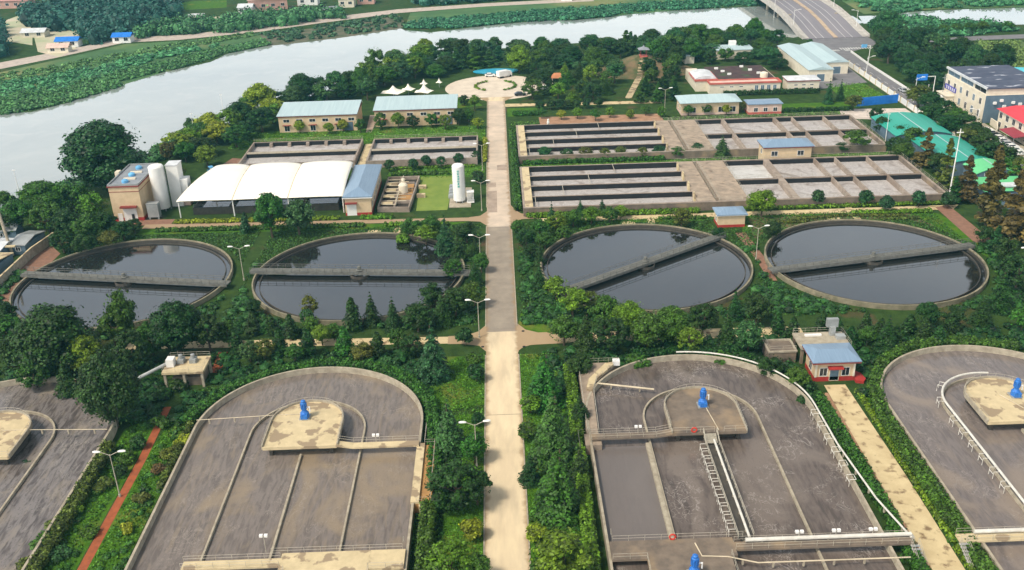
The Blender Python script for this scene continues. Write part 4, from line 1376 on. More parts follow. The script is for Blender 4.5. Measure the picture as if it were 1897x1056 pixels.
# guard hut, control house on the basins
bx_ = (54.8, 61.6, 230.0, 234.8)
t = house('small cream hut with blue roof and red base beside the round tanks', bx_, 3.3, CREAMW, None, 'hut', 'hut', REDBASE, .7)
hip_roof(*bx_, 3.6, 4.6, .55).build('roof', BLUEROOF, t)
trim(t, bx_, 3.25, 3.4, WHITEP, .5, 'eave')
win(t, 'W', 232.4, .9, 1.2, 1.4, bx_)
bx_ = (78.6, 92.6, 277.6, 284.2)
t = house('cream control house with blue hip roof standing between the long basins', bx_, 5.5, CREAMW)
trim(t, bx_, 5.25, 5.55, REDTRIM, .5, 'eave')
hip_roof(*bx_, 5.78, 7.1, .65).build('roof', BLUEROOF, t)
for x in (81.6, 89.4):
    win(t, 'S', x, 2.7, 2.0, 1.6, bx_)
win(t, 'W', 281, 2.7, 1.5, 1.6, bx_)

# pump house between the two right-hand ditches
bx_ = (56.4, 63.8, 154.0, 159.4)
t = house('cream pump house with blue roof and red base between the two right tanks', bx_, 4.2, CREAMW, None, 'building', 'pump_house', REDBASE, .95)
trim(t, bx_, 4.0, 4.3, REDTRIM, .75, 'eave')
hip_roof(*bx_, 4.5, 5.3, .8, hip=1.7, thick=.19).build('roof', BLUEROOF, t)
win(t, 'S', 58.0, 1.1, 1.5, 1.8, bx_)
win(t, 'S', 62.1, 1.1, 1.5, 1.8, bx_)
win(t, 'S', 60.05, .1, 1.8, 2.5, bx_, pane=GREYBLUE, frame=CREAML, name='door')
G().box(58.7, 61.4, 153.0, 154, 2.9, 3.2).build('canopy', REDBASE, t)
win(t, 'W', 156.5, 1.2, 1.6, 1.7, bx_)
for x in (56.6, 63.6):
    G().box(x - .18, x + .18, 153.85, 153.97, .96, 4.0).build('pilaster', CREAML, t)
G().prism([(63.9, 153.0), (65.2, 152.6), (65.9, 153.6), (65.6, 155.6), (63.9, 157.5)], 0, .55).build('red_apron', REDBASE, t)
t = tag(empty('screen_deck', (0, 0, 0)), 'railed concrete deck with a tall screen machine behind the pump house', 'deck')
g = G().box(55.6, 65.2, 160.3, 166.4, 3.2, 3.6)
dk = g.build('deck', CONC, t)
for x, y in ((56, 160.8), (64.8, 160.8), (56, 166), (64.8, 166)):
    G().box(x - .25, x + .25, y - .25, y + .25, 0, 3.2).build('column', CONCDARK, t)
G().rail([(55.7, 160.4, 3.6), (55.7, 166.3, 3.6), (65.1, 166.3, 3.6), (65.1, 160.4, 3.6)]).build('railing', RAIL, t)
thing(G().box(61.8, 64, 165.2, 166.0, 5.2, 6.9).box(62.4, 63.4, 164.6, 165.6, 3.6, 5.4).box(63.2, 64.9, 163.0, 164.4, 3.6, 4.3), 'screen_machine', STEEL, 'grey screening machine standing on the deck behind the pump house', 'machine')
thing(G().box(57.6, 60.8, 164.7, 165.2, 3.6, 3.95), 'channel_cover', WHITEP, 'white channel cover lying on the railed deck', 'cover')
t = tag(empty('valve_chamber', (0, 0, 0)), 'low brown valve chamber with a rail, left of the pump house', 'chamber')
G().box(49.8, 55.0, 161.0, 165.6, 0, 2.4).build('wall', CONCDARK, t)
G().wall([(49.8, 161), (55, 161), (55, 165.6), (49.8, 165.6)], .3, 2.4, 2.75, closed=True).build('kerb_wall', CONC, t)
G().rail([(49.9, 165.5, 2.75), (49.9, 161.1, 2.75), (54.9, 161.1, 2.75)]).build('railing', RAIL, t)

# sampling platform at the left
t = tag(empty('dewatering_platform', (0, 0, 0)), 'raised pale platform with small machines among the left trees', 'platform')
G().box(-65.0, -57.2, 159.5, 165.5, 3.0, 3.5).build('deck', CONCPALE, t)
for x in (-64.6, -61, -57.6):
    for y in (159.9, 165.1):
        G().box(x - .22, x + .22, y - .22, y + .22, 0, 3.0).build('column', CONC, t)
G().rail([(-64.9, 159.6, 3.5), (-64.9, 165.4, 3.5), (-57.3, 165.4, 3.5), (-57.3, 159.6, 3.5), (-64.9, 159.6, 3.5)]).build('railing', RAIL, t)
G().box(-63.5, -58, 160.5, 165, 0, 1.8).build('wall', CONCDARK, t)
g = G().tube([(-70, 160.5, 1.9), (-64.4, 162.3, 4.0)], .35, 8)
thing(g, 'screw_conveyor', STEEL, 'grey screw conveyor sloping from the raised platform', 'conveyor')
for x in (-62.3, -60.0):
    g = G().box(x - .6, x + .6, 162.6, 164.2, 3.5, 4.3)
    g.lathe([(.4, 4.3), (.4, 5.1), (.15, 5.2)], x, 163.4, 10)
    thing(g, 'pump', STEEL, ('left' if x < -61 else 'right') + ' one of the two small pumps on the raised platform', 'pump', 'pumps on the raised platform')
thing(G().box(-64.6, -63.2, 161.5, 163.2, 3.5, 5.0), 'hopper', WHITEP, 'white hopper at the left end of the raised platform', 'hopper')

# left boundary: wall, cabins, pole
t = tag(empty('boundary_wall', (0, 0, 0)), 'grey boundary wall with a pale coping at the left edge', 'wall')
G().wall([(-117.8, 170), (-117.8, 226), (-116.2, 236)], .3, 0, 2.4).build('wall', CONC, t)
G().wall([(-117.8, 170), (-117.8, 226), (-116.2, 236)], .42, 2.4, 2.52).build('coping', CONCPALE, t)


def cabin(x, y, wx, wy, h, rz, label, rm):
    t = tag(empty('site_cabin', (x, y, 0), R(rz)), label, 'cabin', 'site cabins outside the left wall')
    G().box(-wx / 2, wx / 2, -wy / 2, wy / 2, 0, h).build('wall', GREYBLUE, t)
    gable_roof(-wx / 2, wx / 2, -wy / 2, wy / 2, h + .2, h + 1.1, 0, .3).build('roof', rm, t)
    win(t, 'S', 0, 1, 1.4, 1.2, (-wx / 2, wx / 2, -wy / 2, wy / 2))


cabin(-121.2, 232, 4, 9, 2.6, -8, 'grey roofed cabin at the far end of the left wall', STEEL)
cabin(-126.0, 228, 4, 8, 2.6, -8, 'grey blue cabin behind the end cabin outside the left wall', WHITEROOF)
cabin(-123.4, 216, 5, 12, 2.8, -4, 'pale roofed cabin close behind the left wall', CONCPALE)
cabin(-131, 240, 8, 5, 2.6, 5, 'long low cabin below the left edge bushes', STEEL)
t = tag(empty('utility_pole', (0, 0, 0)), 'thick pale leaning pole at the left edge', 'pole')
G().tube([(-123.3, 227, 0), (-126.2, 231.0, 12.5), (-127, 232.4, 17)], .42, 8, .28).build('pole', CONC, t)
G().box(-126, -121.5, 225.6, 226.4, 2.9, 3.2).build('bracket', CONCPALE, t)

# street side buildings at the right
bx_ = (160.4, 182, 313.2, 344)
t = house('three storey cream block with dark stained roof on the right', bx_, 9.3, CREAML)
G().box(160.7, 181.9, 313.4, 343.9, 9.3, 11.4).build('top_storey', CREAML, t)
G().box(160.2, 182.2, 313.0, 344.2, 11.4, 11.8).build('roof', DARKROOF, t)
G().box(160.39, 182.03, 313.13, 313.22, 0, 9.28).build('shade_facade', GREYBLUE, t)  # side away from the sun: its shade is put into a grey blue sheet
G().wall([(160.3, 313.1), (160.3, 344.1)], .5, 11.3, 12.0).build('parapet', WHITEROOF, t)
for i in range(6):
    y = 316.5 + i * 4.9
    win(t, 'W', y, 5.6, 1.7, 2.2, bx_, pane=GREYBLUE if i in (1, 3) else GLASS)
    win(t, 'W', y, 1.4 if i != 4 else .2, 1.8, 2.4, bx_, pane=GREYBLUE if i % 2 else GLASS)
for y0, y1, pm in ((314.2, 322.4, GLASS), (323.6, 333, GREYBLUE), (334, 343.4, GREYBLUE)):
    win(t, 'W', (y0 + y1) / 2, 9.5, y1 - y0, 1.8, (160.7, 182, 313.4, 344), pane=pm)
sg = G().box(160.1, 160.33, 334.6, 343.2, 4.6, 6.2).build('shop_sign', SIGNVIOLET, t)
for k in range(5):
    g = G()
    y = 342.2 - k * 1.55
    for q in range(3):
        g.box(160.05, 160.098, y - 1.0, y - .1, 4.9 + q * .4, 5.02 + q * .4)
    for q in range(2):
        g.box(160.046, 160.094, y - .9 + q * .55, y - .76 + q * .55, 4.85, 5.95)
    g.build('character', WHITEP, sg)
for x, z in ((163.5, 6.8), (165.6, 7.6), (166.8, 5.6), (169.6, 6.8), (172.0, 6.2), (167.8, 4.2)):
    G().box(x - .5, x + .5, 312.5, 313.1, z - .4, z + .4).build('air_unit', WHITEP, t)
thing(G().box(157.6, 160.3, 335.5, 343, 0, 3.3).box(157.3, 160.3, 335.2, 343.3, 3.3, 3.6), 'porch', CREAML, 'pale entrance porch under the blue shop sign', 'porch')
bx_ = (162.4, 184, 286, 307)
t = house('two storey cream building with bright red roof at the right edge', bx_, 6.4, CREAML)
G().add([(161.6, 285.4, 6.5), (184.6, 285.4, 6.5), (184.6, 307.6, 6.5), (161.6, 307.6, 6.5), (166, 289, 8.3), (184.6, 289, 8.3), (184.6, 304, 8.3), (166, 304, 8.3)],
        [(3, 2, 1, 0), (4, 5, 6, 7), (0, 1, 5, 4), (1, 2, 6, 5), (2, 3, 7, 6), (3, 0, 4, 7)]).build('roof', REDROOF, t)
for i in range(5):
    y = 288.5 + i * 4.2
    win(t, 'W', y, 3.8, 1.9, 2.0, bx_)
    win(t, 'W', y, .9, 1.8, 1.8, bx_)
t = tag(empty('awning', (0, 0, 0)), 'dark red awning shelter before the red roofed building', 'awning')
G().add([(157.9, 286.8, 3.0), (162.3, 286.8, 3.5), (162.3, 296.5, 3.5), (157.9, 296.5, 3.0), (157.9, 286.8, 2.85), (162.3, 286.8, 3.35), (162.3, 296.5, 3.35), (157.9, 296.5, 2.85), ],
        [(0, 1, 2, 3), (7, 6, 5, 4), (0, 4, 5, 1), (1, 5, 6, 2), (2, 6, 7, 3), (3, 7, 4, 0)]).build('canopy', mat('awning_red', (0.33, 0.05, 0.07), .7), t)
for y in (287, 291.6, 296.3):
    G().tube([(158, y, 0), (158, y, 2.95)], .08, 5).build('post', STEEL, t)
thing(G().wall([(158.6, 299), (162, 306), (162.3, 311)], .3, 0, 2.2).wall([(158.6, 299), (162, 306), (162.3, 311)], .42, 2.2, 2.32), 'yard_wall', CREAML, 'pale yard wall between the cream block and the red roofed building', 'wall')
thing(G().wall([(175, 345.5), (192, 350)], .3, 4.0, 4.25).add([(173, 346, 7.6), (195, 341, 7.6), (197, 352, 8.6), (176, 356, 8.6), (173, 346, 7.4), (195, 341, 7.4), (197, 352, 8.4), (176, 356, 8.4)], [(0, 1, 2, 3), (7, 6, 5, 4), (0, 4, 5, 1), (1, 5, 6, 2), (2, 6, 7, 3), (3, 7, 4, 0)]).tube([(174, 347, 0), (174, 347, 7.5)], .15, 5).tube([(194, 343, 0), (194, 343, 7.5)], .15, 5).tube([(177, 355, 0), (177, 355, 8.5)], .15, 5).tube([(196, 351, 0), (196, 351, 8.5)], .15, 5),
      'canopy', mat('cyan_sheet', (0.10, 0.55, 0.66), .5), 'bright cyan sheet canopy behind the cream block', 'canopy')


# teal sheds along the street
def arch_shed(label, x0, x1, y0, y1, h, rise, m, gab=None, group='green roofed sheds'):
    t = tag(empty('green_shed', (0, 0, 0)), label, 'shed', group)
    G().box(x0 + .3, x1 - .3, y0 + .3, y1 - .3, 0, h - .02).build('wall', GREYBLUE, t)
    n_ = 14
    vs, fs = [], []
    for i in range(n_ + 1):
        u = i / n_
        x = x0 + (x1 - x0) * u
        z = h + rise * (1 - (2 * u - 1) ** 2)
        vs += [(x, y0, z), (x, y1, z), (x, y0, z - .12), (x, y1, z - .12)]
    for i in range(n_):
        a, b = 4 * i, 4 * i + 4
        fs += [(a, b, b + 1, a + 1), (a + 3, b + 3, b + 2, a + 2), (a, a + 2, b + 2, b), (a + 1, b + 1, b + 3, a + 3)]
    fs += [(0, 1, 3, 2), (4 * n_, 4 * n_ + 2, 4 * n_ + 3, 4 * n_ + 1)]
    rf = G().add(vs, fs).build('roof', m, t)
    gv = [(x0 + .3, y0 + .31, h - .02)] + [(x0 + (x1 - x0) * (i / n_), y0 + .31, h - .125 + rise * (1 - (2 * i / n_ - 1) ** 2)) for i in range(1, n_)] + [(x1 - .3, y0 + .31, h - .02)]
    g = G().add(gv, [tuple(range(len(gv)))])
    g.build('gable', gab or GREYBLUE, t)
    xm = (x0 + x1) / 2
    G().box(xm - .15, xm + .15, y0, y1, h + rise - .02, h + rise + .06).build('ridge_cap', PALEROOF, rf)
    return t, (x0, x1, y0, y1)


arch_shed('large teal arched shed behind the right end of the far basin', 122.5, 140.5, 290, 312, 3.8, 1.3, TEALROOF)
arch_shed('teal arched shed in the middle of the green row', 126.0, 141.5, 262.5, 287.5, 3.5, 1.2, TEALROOF)
t, b_ = arch_shed('mint green shed with grey gable and two windows', 130.4, 141.4, 252, 260.8, 4.2, 1.5, LIMEROOF)
for x in (133.5, 137.5):
    win(t, 'S', x, 3.4, 1.6, .8, (130.4, 141.4, 252.3, 260))
t = house('low mint roofed annex in front of the mint green shed', (128.5, 142.0, 242, 250.5), 2.9, GREYBLUE, 'green roofed sheds', 'shed', 'shed')
g = G().add([(128, 241.6, 2.95), (142.4, 241.6, 2.95), (142.4, 250.9, 3.7), (128, 250.9, 3.7), (128, 241.6, 2.8), (142.4, 241.6, 2.8), (142.4, 250.9, 3.55), (128, 250.9, 3.55)], [(0, 1, 2, 3), (7, 6, 5, 4), (0, 4, 5, 1), (1, 5, 6, 2), (2, 6, 7, 3), (3, 7, 4, 0)])
g.build('roof', LIMEROOF, t)
G().box(134, 138.5, 243, 246, 3.4, 3.75).build('white_sheet', WHITEROOF, t)
t = house('blue grey roofed shed below the mint annex', (132, 142.2, 231, 239.5), 2.8, GREYBLUE, 'green roofed sheds', 'shed', 'shed')
hip_roof(132, 142.2, 231, 239.5, 3.0, 3.6, .3).build('roof', mat('navy_sheet', (0.09, 0.14, 0.25), .5), t)
t = house('small teal roofed shed at the right edge', (134, 142, 221, 227), 2.8, GREYBLUE, 'green roofed sheds', 'shed', 'shed')
hip_roof(134, 142, 221, 227, 3.0, 3.5, .3).build('roof', TEALROOF, t)
thing(G().wall([(127.5, 338.5), (143, 341.8)], .25, 0, 3.0).box(127.3, 127.7, 338.3, 338.7, 0, 3.15).box(142.8, 143.2, 341.6, 342, 0, 3.15), 'site_hoarding', SIGNBLUE, 'bright blue site hoarding beside the street', 'fence')
t = tag(empty('street_wall', (0, 0, 0)), 'long pale street wall with white panels and pillars', 'wall')
G().wall([(143.5, 235), (144, 300), (144.6, 345), (145.0, 400)], .22, 0, 1.9).build('wall', WHITEP, t)
g = G()
for k in range(26):
    y = 240 + k * 6.4
    g.box(143.35 + (y - 240) * .0095, 143.85 + (y - 240) * .0095, y - .25, y + .25, 0, 2.25)
g.build('pillar', CONCPALE, t)
thing(G().wall([(153.3, 345), (153.3, 400), (154.3, 425)], .18, 0, .95), 'guard_rail', WHITEP, 'white guard rail along the far side of the street', 'rail')

# road bridge
t = tag(empty('road_bridge', (0, 0, 0)), 'wide concrete road bridge crossing the river at top right', 'bridge')
prof = [(455, .3), (466, 1.4), (480, 3.4), (498, 5.2), (520, 6.0), (620, 6.6), (760, 6.6)]


def strip(g, x0, x1, za, zb):
    for (ya, z1), (yb, z2) in zip(prof[:-1], prof[1:]):
        g.add([(x0, ya, z1 + za), (x1, ya, z1 + za), (x1, yb, z2 + za), (x0, yb, z2 + za), (x0, ya, z1 + zb), (x1, ya, z1 + zb), (x1, yb, z2 + zb), (x0, yb, z2 + zb)],
              [(0, 3, 2, 1), (4, 5, 6, 7), (0, 1, 5, 4), (1, 2, 6, 5), (2, 3, 7, 6), (3, 0, 4, 7)])
    return g


strip(G(), 142.3, 172.9, -1.1, 0).build('deck', DECKROAD, t)
BRIDGEC = mat('bridge_concrete', (0.50, 0.47, 0.43), 0.9)
strip(G(), 142.3, 145.0, .004, .18).build('footway', BRIDGEC, t)
strip(G(), 170.0, 172.9, .004, .18).build('footway', BRIDGEC, t)
strip(G(), 141.9, 142.3, -1.2, 1.15).build('parapet', BRIDGEC, t)
strip(G(), 172.9, 173.3, -1.2, 1.15).build('parapet', BRIDGEC, t)
g = G()
for x in (148.4, 151.8, 161.8, 165.2):
    strip(g, x, x + .18, .006, .014)
g.build('lane_line', WHITELINE, t)
g = strip(G(), 156.6, 158.4, .006, .25)
g.build('median', mat('median_tan', (0.50, 0.38, 0.27), .9), t)
for y in (492, 512, 534, 560, 590, 630):
    for x in (146, 157.5, 169):
        G().tube([(x, y, -1), (x, y, 4.9)], .8, 10).build('pier', CONC, t)
    G().box(143, 172.4, y - .8, y + .8, 3.9, 4.95 if y > 500 else 4.0).build('cross_beam', CONC, t)

# pavilion
t = tag(empty('pavilion', (60.3, 403, 6.2)), 'tiny grey roofed pavilion on red posts atop the mound', 'pavilion')
G().box(-1.6, 1.6, -1.6, 1.6, -.6, .3).build('plinth', REDTILE, t)
for sx_ in (-1.2, 1.2):
    for sy_ in (-1.2, 1.2):
        G().tube([(sx_, sy_, .3), (sx_, sy_, 2.9)], .13, 6).build('post', REDTRIM, t)
G().add([(-2.3, -2.3, 2.85), (2.3, -2.3, 2.85), (2.3, 2.3, 2.85), (-2.3, 2.3, 2.85), (-.5, -.5, 3.7), (.5, -.5, 3.7), (.5, .5, 3.7), (-.5, .5, 3.7), (0, 0, 4.6)],
        [(3, 2, 1, 0), (0, 1, 5, 4), (1, 2, 6, 5), (2, 3, 7, 6), (3, 0, 4, 7), (4, 5, 8), (5, 6, 8), (6, 7, 8), (7, 4, 8)]).build('roof', GREYROOF, t)
t = tag(empty('garden_gazebo', (23.5, 385, 0)), 'small orange roofed gazebo in the trees right of the plaza', 'gazebo')
G().add([(-2.4, -2, 2.9), (2.4, -2, 2.9), (2.4, 2, 2.9), (-2.4, 2, 2.9), (-1.2, 0, 4.6), (1.2, 0, 4.6)], [(3, 2, 1, 0), (0, 1, 5, 4), (1, 2, 5), (2, 3, 4, 5), (3, 0, 4)]).build('roof', mat('orange_tile', (0.55, 0.22, 0.10), .8), t)
for a in (-1.9, 1.9):
    for b in (-1.5, 1.5):
        G().tube([(a, b, 0), (a, b, 3)], .14, 6).build('post', CREAML, t)


# white tent canopies by the plaza
def tent(x, y, r, h, label):
    n_ = 8
    vs = [(0, 0, h)]
    for q, zz in ((.25, .62), (.6, .36), (1.0, .25)):
        for k in range(n_):
            a = 2 * math.pi * k / n_ + .39
            d = 1.0 if k % 2 == 0 else .86
            vs.append((r * q * d * math.cos(a), r * q * d * math.sin(a) * .8, h * (zz + (.08 if k % 2 and q == 1 else 0))))
    fs = [(0, 1 + k, 1 + (k + 1) % n_) for k in range(n_)]
    for i in range(2):
        for k in range(n_):
            a, b = 1 + i * n_ + k, 1 + i * n_ + (k + 1) % n_
            fs.append((a, a + n_, b + n_, b))
    t = tag(empty('tent_canopy', (x, y, 1.2)), label, 'canopy', 'white tent canopies by the plaza')
    G().add(vs, fs).build('membrane', WHITEMEM, t)
    g = G().tube([(0, 0, -1.2), (0, 0, h)], .12, 6)
    g.build('mast', STEEL, t)


tent(-40.5, 372.5, 5.2, 3.6, 'broad white peaked canopy behind the long house by the plaza')
tent(-35, 376.5, 3.0, 3.2, 'white peaked canopy at the left of the group by the plaza')
tent(-28.5, 371.0, 4.0, 4.4, 'white funnel canopy above the plaza end of the long house roof')
tent(-29.5, 385.0, 1.8, 2.8, 'small white canopy among the dark trees left of the plaza')
tent(-23.5, 386.5, 1.5, 2.6, 'smallest white canopy among the trees left of the plaza')
g = G().lathe([(7.9, .05), (8.3, .4), (8.3, .5), (7.8, .5)], n=32)
g.v = [(x * 1.15, y * .55, z) for x, y, z in g.v]
t = tag(g.build('fountain_basin', POOLB, None, (-.9, 409.5, 0)), 'shallow bright blue basin at the far side of the plaza', 'pool')


# ------------------------------------------------------------------ vegetation: prototypes
def np_mesh(name, V, F, mats):
    me = bpy.data.meshes.new(name)
    me.from_pydata([tuple(v) for v in V], [], F)
    for m in mats: me.materials.append(m)
    me.update()
    return me


_t = (1 + 5 ** .5) / 2
ICO_V = np.array([(-1, _t, 0), (1, _t, 0), (-1, -_t, 0), (1, -_t, 0), (0, -1, _t), (0, 1, _t), (0, -1, -_t), (0, 1, -_t), (_t, 0, -1), (_t, 0, 1), (-_t, 0, -1), (-_t, 0, 1)], float)
ICO_V /= np.linalg.norm(ICO_V[0])
ICO_F = [(0, 11, 5), (0, 5, 1), (0, 1, 7), (0, 7, 10), (0, 10, 11), (1, 5, 9), (5, 11, 4), (11, 10, 2), (10, 7, 6), (7, 1, 8), (3, 9, 4), (3, 4, 2), (3, 2, 6), (3, 6, 8), (3, 8, 9), (4, 9, 5), (2, 4, 11), (6, 2, 10), (8, 6, 7), (9, 8, 1)]


class Leaves:
    def __init__(s, seed):
        s.rg = np.random.default_rng(seed)
        s.V = []
        s.F = []
        s.n = 0

    def quads(s, C, N, size, elong=1.5):
        """one bent leaf quad at each centre C facing N"""
        rg = s.rg
        k = len(C)
        N = N / (np.linalg.norm(N, axis=1, keepdims=True) + 1e-9)
        A = rg.normal(size=(k, 3))
        T = np.cross(N, A)
        T /= (np.linalg.norm(T, axis=1, keepdims=True) + 1e-9)
        B = np.cross(N, T)
        sz = (size * rg.uniform(.6, 1.3, (k, 1)))
        P = np.stack([C - T * sz * elong * .5, C + B * sz * .5, C + T * sz * elong * .5, C - B * sz * .5], 1)
        s.V.append(P.reshape(-1, 3))
        b = s.n + 4 * np.arange(k)
        s.F += [(int(i), int(i) + 1, int(i) + 2, int(i) + 3) for i in b]
        s.n += 4 * k

    def clump(s, c, r, nl, size, flat=1.0, upb=.35, core=True):
        rg = s.rg
        c = np.array(c, float)
        sc_ = np.array([r, r, r * flat])
        if core:
            v = ICO_V * rg.uniform(.6, .85, (12, 1)) * sc_ + c
            s.V.append(v)
            s.F += [tuple(i + s.n for i in f) for f in ICO_F]
            s.n += 12
        d = rg.normal(size=(nl, 3))
        d /= np.linalg.norm(d, axis=1, keepdims=True)
        d[:, 2] = np.where(d[:, 2] < -.4, -d[:, 2], d[:, 2])
        P = c + d * sc_ * rg.uniform(.72, 1.12, (nl, 1))
        N = d + rg.normal(size=(nl, 3)) * .45 + np.array([0, 0, upb])
        s.quads(P, N, size)

    def mesh(s, name):
        return np_mesh(name, np.concatenate(s.V), s.F, [FOL])


def trunk_mesh(h, r, limbs, seed, spread):
    rnd = random.Random(seed)
    g = G()
    p = [(0, 0, -.2)]
    x = y = 0
    for i in range(1, 5):
        x += rnd.uniform(-.12, .12)
        y += rnd.uniform(-.12, .12)
        p.append((x, y, h * i / 4))
    g.tube(p, r, 7, r * .35)
    for k in range(limbs):
        a = 2 * math.pi * k / max(1, limbs) + rnd.uniform(-.4, .4)
        z0 = h * rnd.uniform(.4, .75)
        L = spread * rnd.uniform(.5, .8)
        g.tube([(0, 0, z0), (L * .5 * math.cos(a), L * .5 * math.sin(a), z0 + L * .35), (L * math.cos(a), L * math.sin(a), z0 + L * .55)], r * .4, 5, r * .1)
    me = bpy.data.meshes.new('trunk')
    me.from_pydata(g.v, [], g.f)
    me.materials.append(BARK)
    return me


def mk_broad(seed, h=8.0, r=3.5, ncl=34, nl=165, leaf=.31, low=.22, shape=1.0, cl=(.20, .36)):
    L = Leaves(seed)
    rg = L.rg
    zc, zr = h * (low + 1) / 2, h * (1 - low) / 2
    for i in range(ncl):
        while True:
            d = rg.uniform(-1, 1, 3)
            q = np.linalg.norm(d)
            if .25 < q < 1: break
        d = d / q * (q ** .45)
        wz = 1 - .35 * shape * max(0, d[2])
        cr = rg.uniform(*cl) * r
        c = (d[0] * (r - cr * .75) * wz, d[1] * (r - cr * .75) * wz, zc + d[2] * (zr - cr * .6))
        L.clump(c, cr, nl, leaf, .85)
    # stray twigs that break the outline
    d = rg.normal(size=(160, 3))
    d /= np.linalg.norm(d, axis=1, keepdims=True)
    L.quads(np.array([0, 0, zc]) + d * np.array([r * 1.03, r * 1.03, zr * 1.04]), d + rg.normal(size=(160, 3)) * .6, leaf)
    return L.mesh('crown'), trunk_mesh(h * .62, .2 + r * .02, 6, seed, r), h, r


def mk_conifer(seed, h=10.0, r=3.6, tiers=10, leaf=.27):
    L = Leaves(seed)
    rg = L.rg
    for i in range(tiers):
        t = i / (tiers - 1)
        z = h * (.07 + .88 * t)
        rr = r * (1 - t) ** .95 * rg.uniform(.85, 1.1) + .12
        nb = max(4, int(12 * (1 - t) + 4))
        for k in range(nb):
            a = 2 * math.pi * k / nb + rg.uniform(-.3, .3) + i
            rb = rr * rg.uniform(.75, 1.15)
            m = max(12, int(95 * rb / r * 1.2))
            u = rg.uniform(.12, 1, m)
            wd = (.16 + .2 * np.sin(np.pi * u)) * rb * .9
            off = rg.normal(size=m) * wd * .6
            x = rb * u * math.cos(a) - off * math.sin(a)
            y = rb * u * math.sin(a) + off * math.cos(a)
            zz = z + .42 * rb * (.30 - u) * u * 1.6 + rg.normal(size=m) * .06
            N = np.stack([.5 * np.cos(a) * np.ones(m), .5 * np.sin(a) * np.ones(m), np.ones(m)], 1) + rg.normal(size=(m, 3)) * .35
            L.quads(np.stack([x, y, zz], 1), N, leaf, 1.7)
    # inner mass
    for i in range(9):
        t = i / 8
        L.clump((0, 0, h * (.1 + .75 * t)), max(.2, r * .42 * (1 - t)), 40, leaf, .9)
    return L.mesh('crown'), trunk_mesh(h * .9, .22, 0, seed, 1), h, r


def mk_redwood(seed, h=12.0, r=2.4, leaf=.42):
    L = Leaves(seed)
    rg = L.rg
    for i in range(64):
        t = rg.uniform(0, 1) ** .95
        rr = r * (1 - t) ** .75
        a = rg.uniform(0, 6.28)
        q = rr * rg.uniform(.1, .85)
        L.clump((q * math.cos(a), q * math.sin(a), h * (.06 + .88 * t)), max(.3, rr * .33), 56, leaf, 1.0)
    L.clump((0, 0, h * .96), .35, 50, leaf * .8, 2.0)
    return L.mesh('crown'), trunk_mesh(h * .9, .22, 0, seed, 1), h, r


def mk_ball(seed, h=3.2, r=1.45):
    L = Leaves(seed)
    rg = L.rg
    for i in range(15):
        d = rg.normal(size=3)
        d /= np.linalg.norm(d)
        L.clump((d[0] * r * .55, d[1] * r * .55, h - r + d[2] * r * .5), r * .5, 85, .27, .95)
    return L.mesh('crown'), trunk_mesh(h * .6, .09, 3, seed, r * .6), h, r


def mk_shrub(seed, h=1.8, r=1.5):
    L = Leaves(seed)
    rg = L.rg
    for i in range(11):
        a = rg.uniform(0, 6.28)
        q = r * math.sqrt(rg.uniform(0, 1)) * .7
        hh = h * (1 - .4 * (q / r)) * rg.uniform(.6, 1)
        L.clump((q * math.cos(a), q * math.sin(a), hh * .55), hh * .48, 70, .26, 1.0)
    return L.mesh('shrub'), None, h, r


def mk_cypress(seed, h=5.0, r=1.2):
    L = Leaves(seed)
    rg = L.rg
    for i in range(14):
        t = i / 13
        rr = r * (1 - t) ** .7 + .12
        a = rg.uniform(0, 6.28)
        L.clump((rr * .25 * math.cos(a), rr * .25 * math.sin(a), h * (.1 + .85 * t)), rr * .85, 75, .27, 1.2)
    return L.mesh('crown'), trunk_mesh(h * .5, .09, 0, seed, 1), h, r


PROTO = {
    'broad': [mk_broad(11), mk_broad(12, ncl=26, low=.15), mk_broad(13, ncl=36, shape=.4), mk_broad(14, h=8, r=3.0, ncl=24, low=.3), mk_broad(15, ncl=76, nl=75, low=.2, shape=.2, cl=(.10, .20)), mk_broad(16, ncl=56, nl=100, low=.1, shape=1.6, cl=(.12, .26), leaf=.28)],
    'big': [mk_broad(21, h=12, r=5, ncl=80, nl=210, leaf=.32, low=.08), mk_broad(22, h=12, r=5, ncl=76, nl=210, leaf=.32, low=.05)],
    'cone': [mk_conifer(31), mk_conifer(32, tiers=9), mk_conifer(33, tiers=11)],
    'red': [mk_redwood(41), mk_redwood(42)],
    'ball': [mk_ball(51), mk_ball(52)],
    'shrub': [mk_shrub(61), mk_shrub(62), mk_shrub(63)],
    'cyp': [mk_cypress(71), mk_cypress(72)],
}
NAMES = {'broad': ('broadleaf_tree', 'tree'), 'big': ('broadleaf_tree', 'tree'), 'cone': ('cedar_tree', 'tree'), 'red': ('redwood_tree', 'tree'), 'ball': ('clipped_tree', 'tree'), 'shrub': ('shrub', 'shrub'), 'cyp': ('cypress_tree', 'tree')}
DK, MD, LT, YG = (.016, .050, .007), (.036, .098, .009), (.082, .165, .009), (.17, .225, .012)
BG, BRN, OL, TL = (.017, .066, .017), (.080, .062, .016), (.066, .088, .012), (.032, .095, .024)
vr = random.Random(77)
ORD = ['first', 'second', 'third', 'fourth', 'fifth', 'sixth', 'seventh', 'eighth', 'ninth', 'tenth', 'eleventh', 'twelfth', 'thirteenth', 'fourteenth', 'fifteenth', 'sixteenth', 'seventeenth', 'eighteenth', 'nineteenth', 'twentieth']


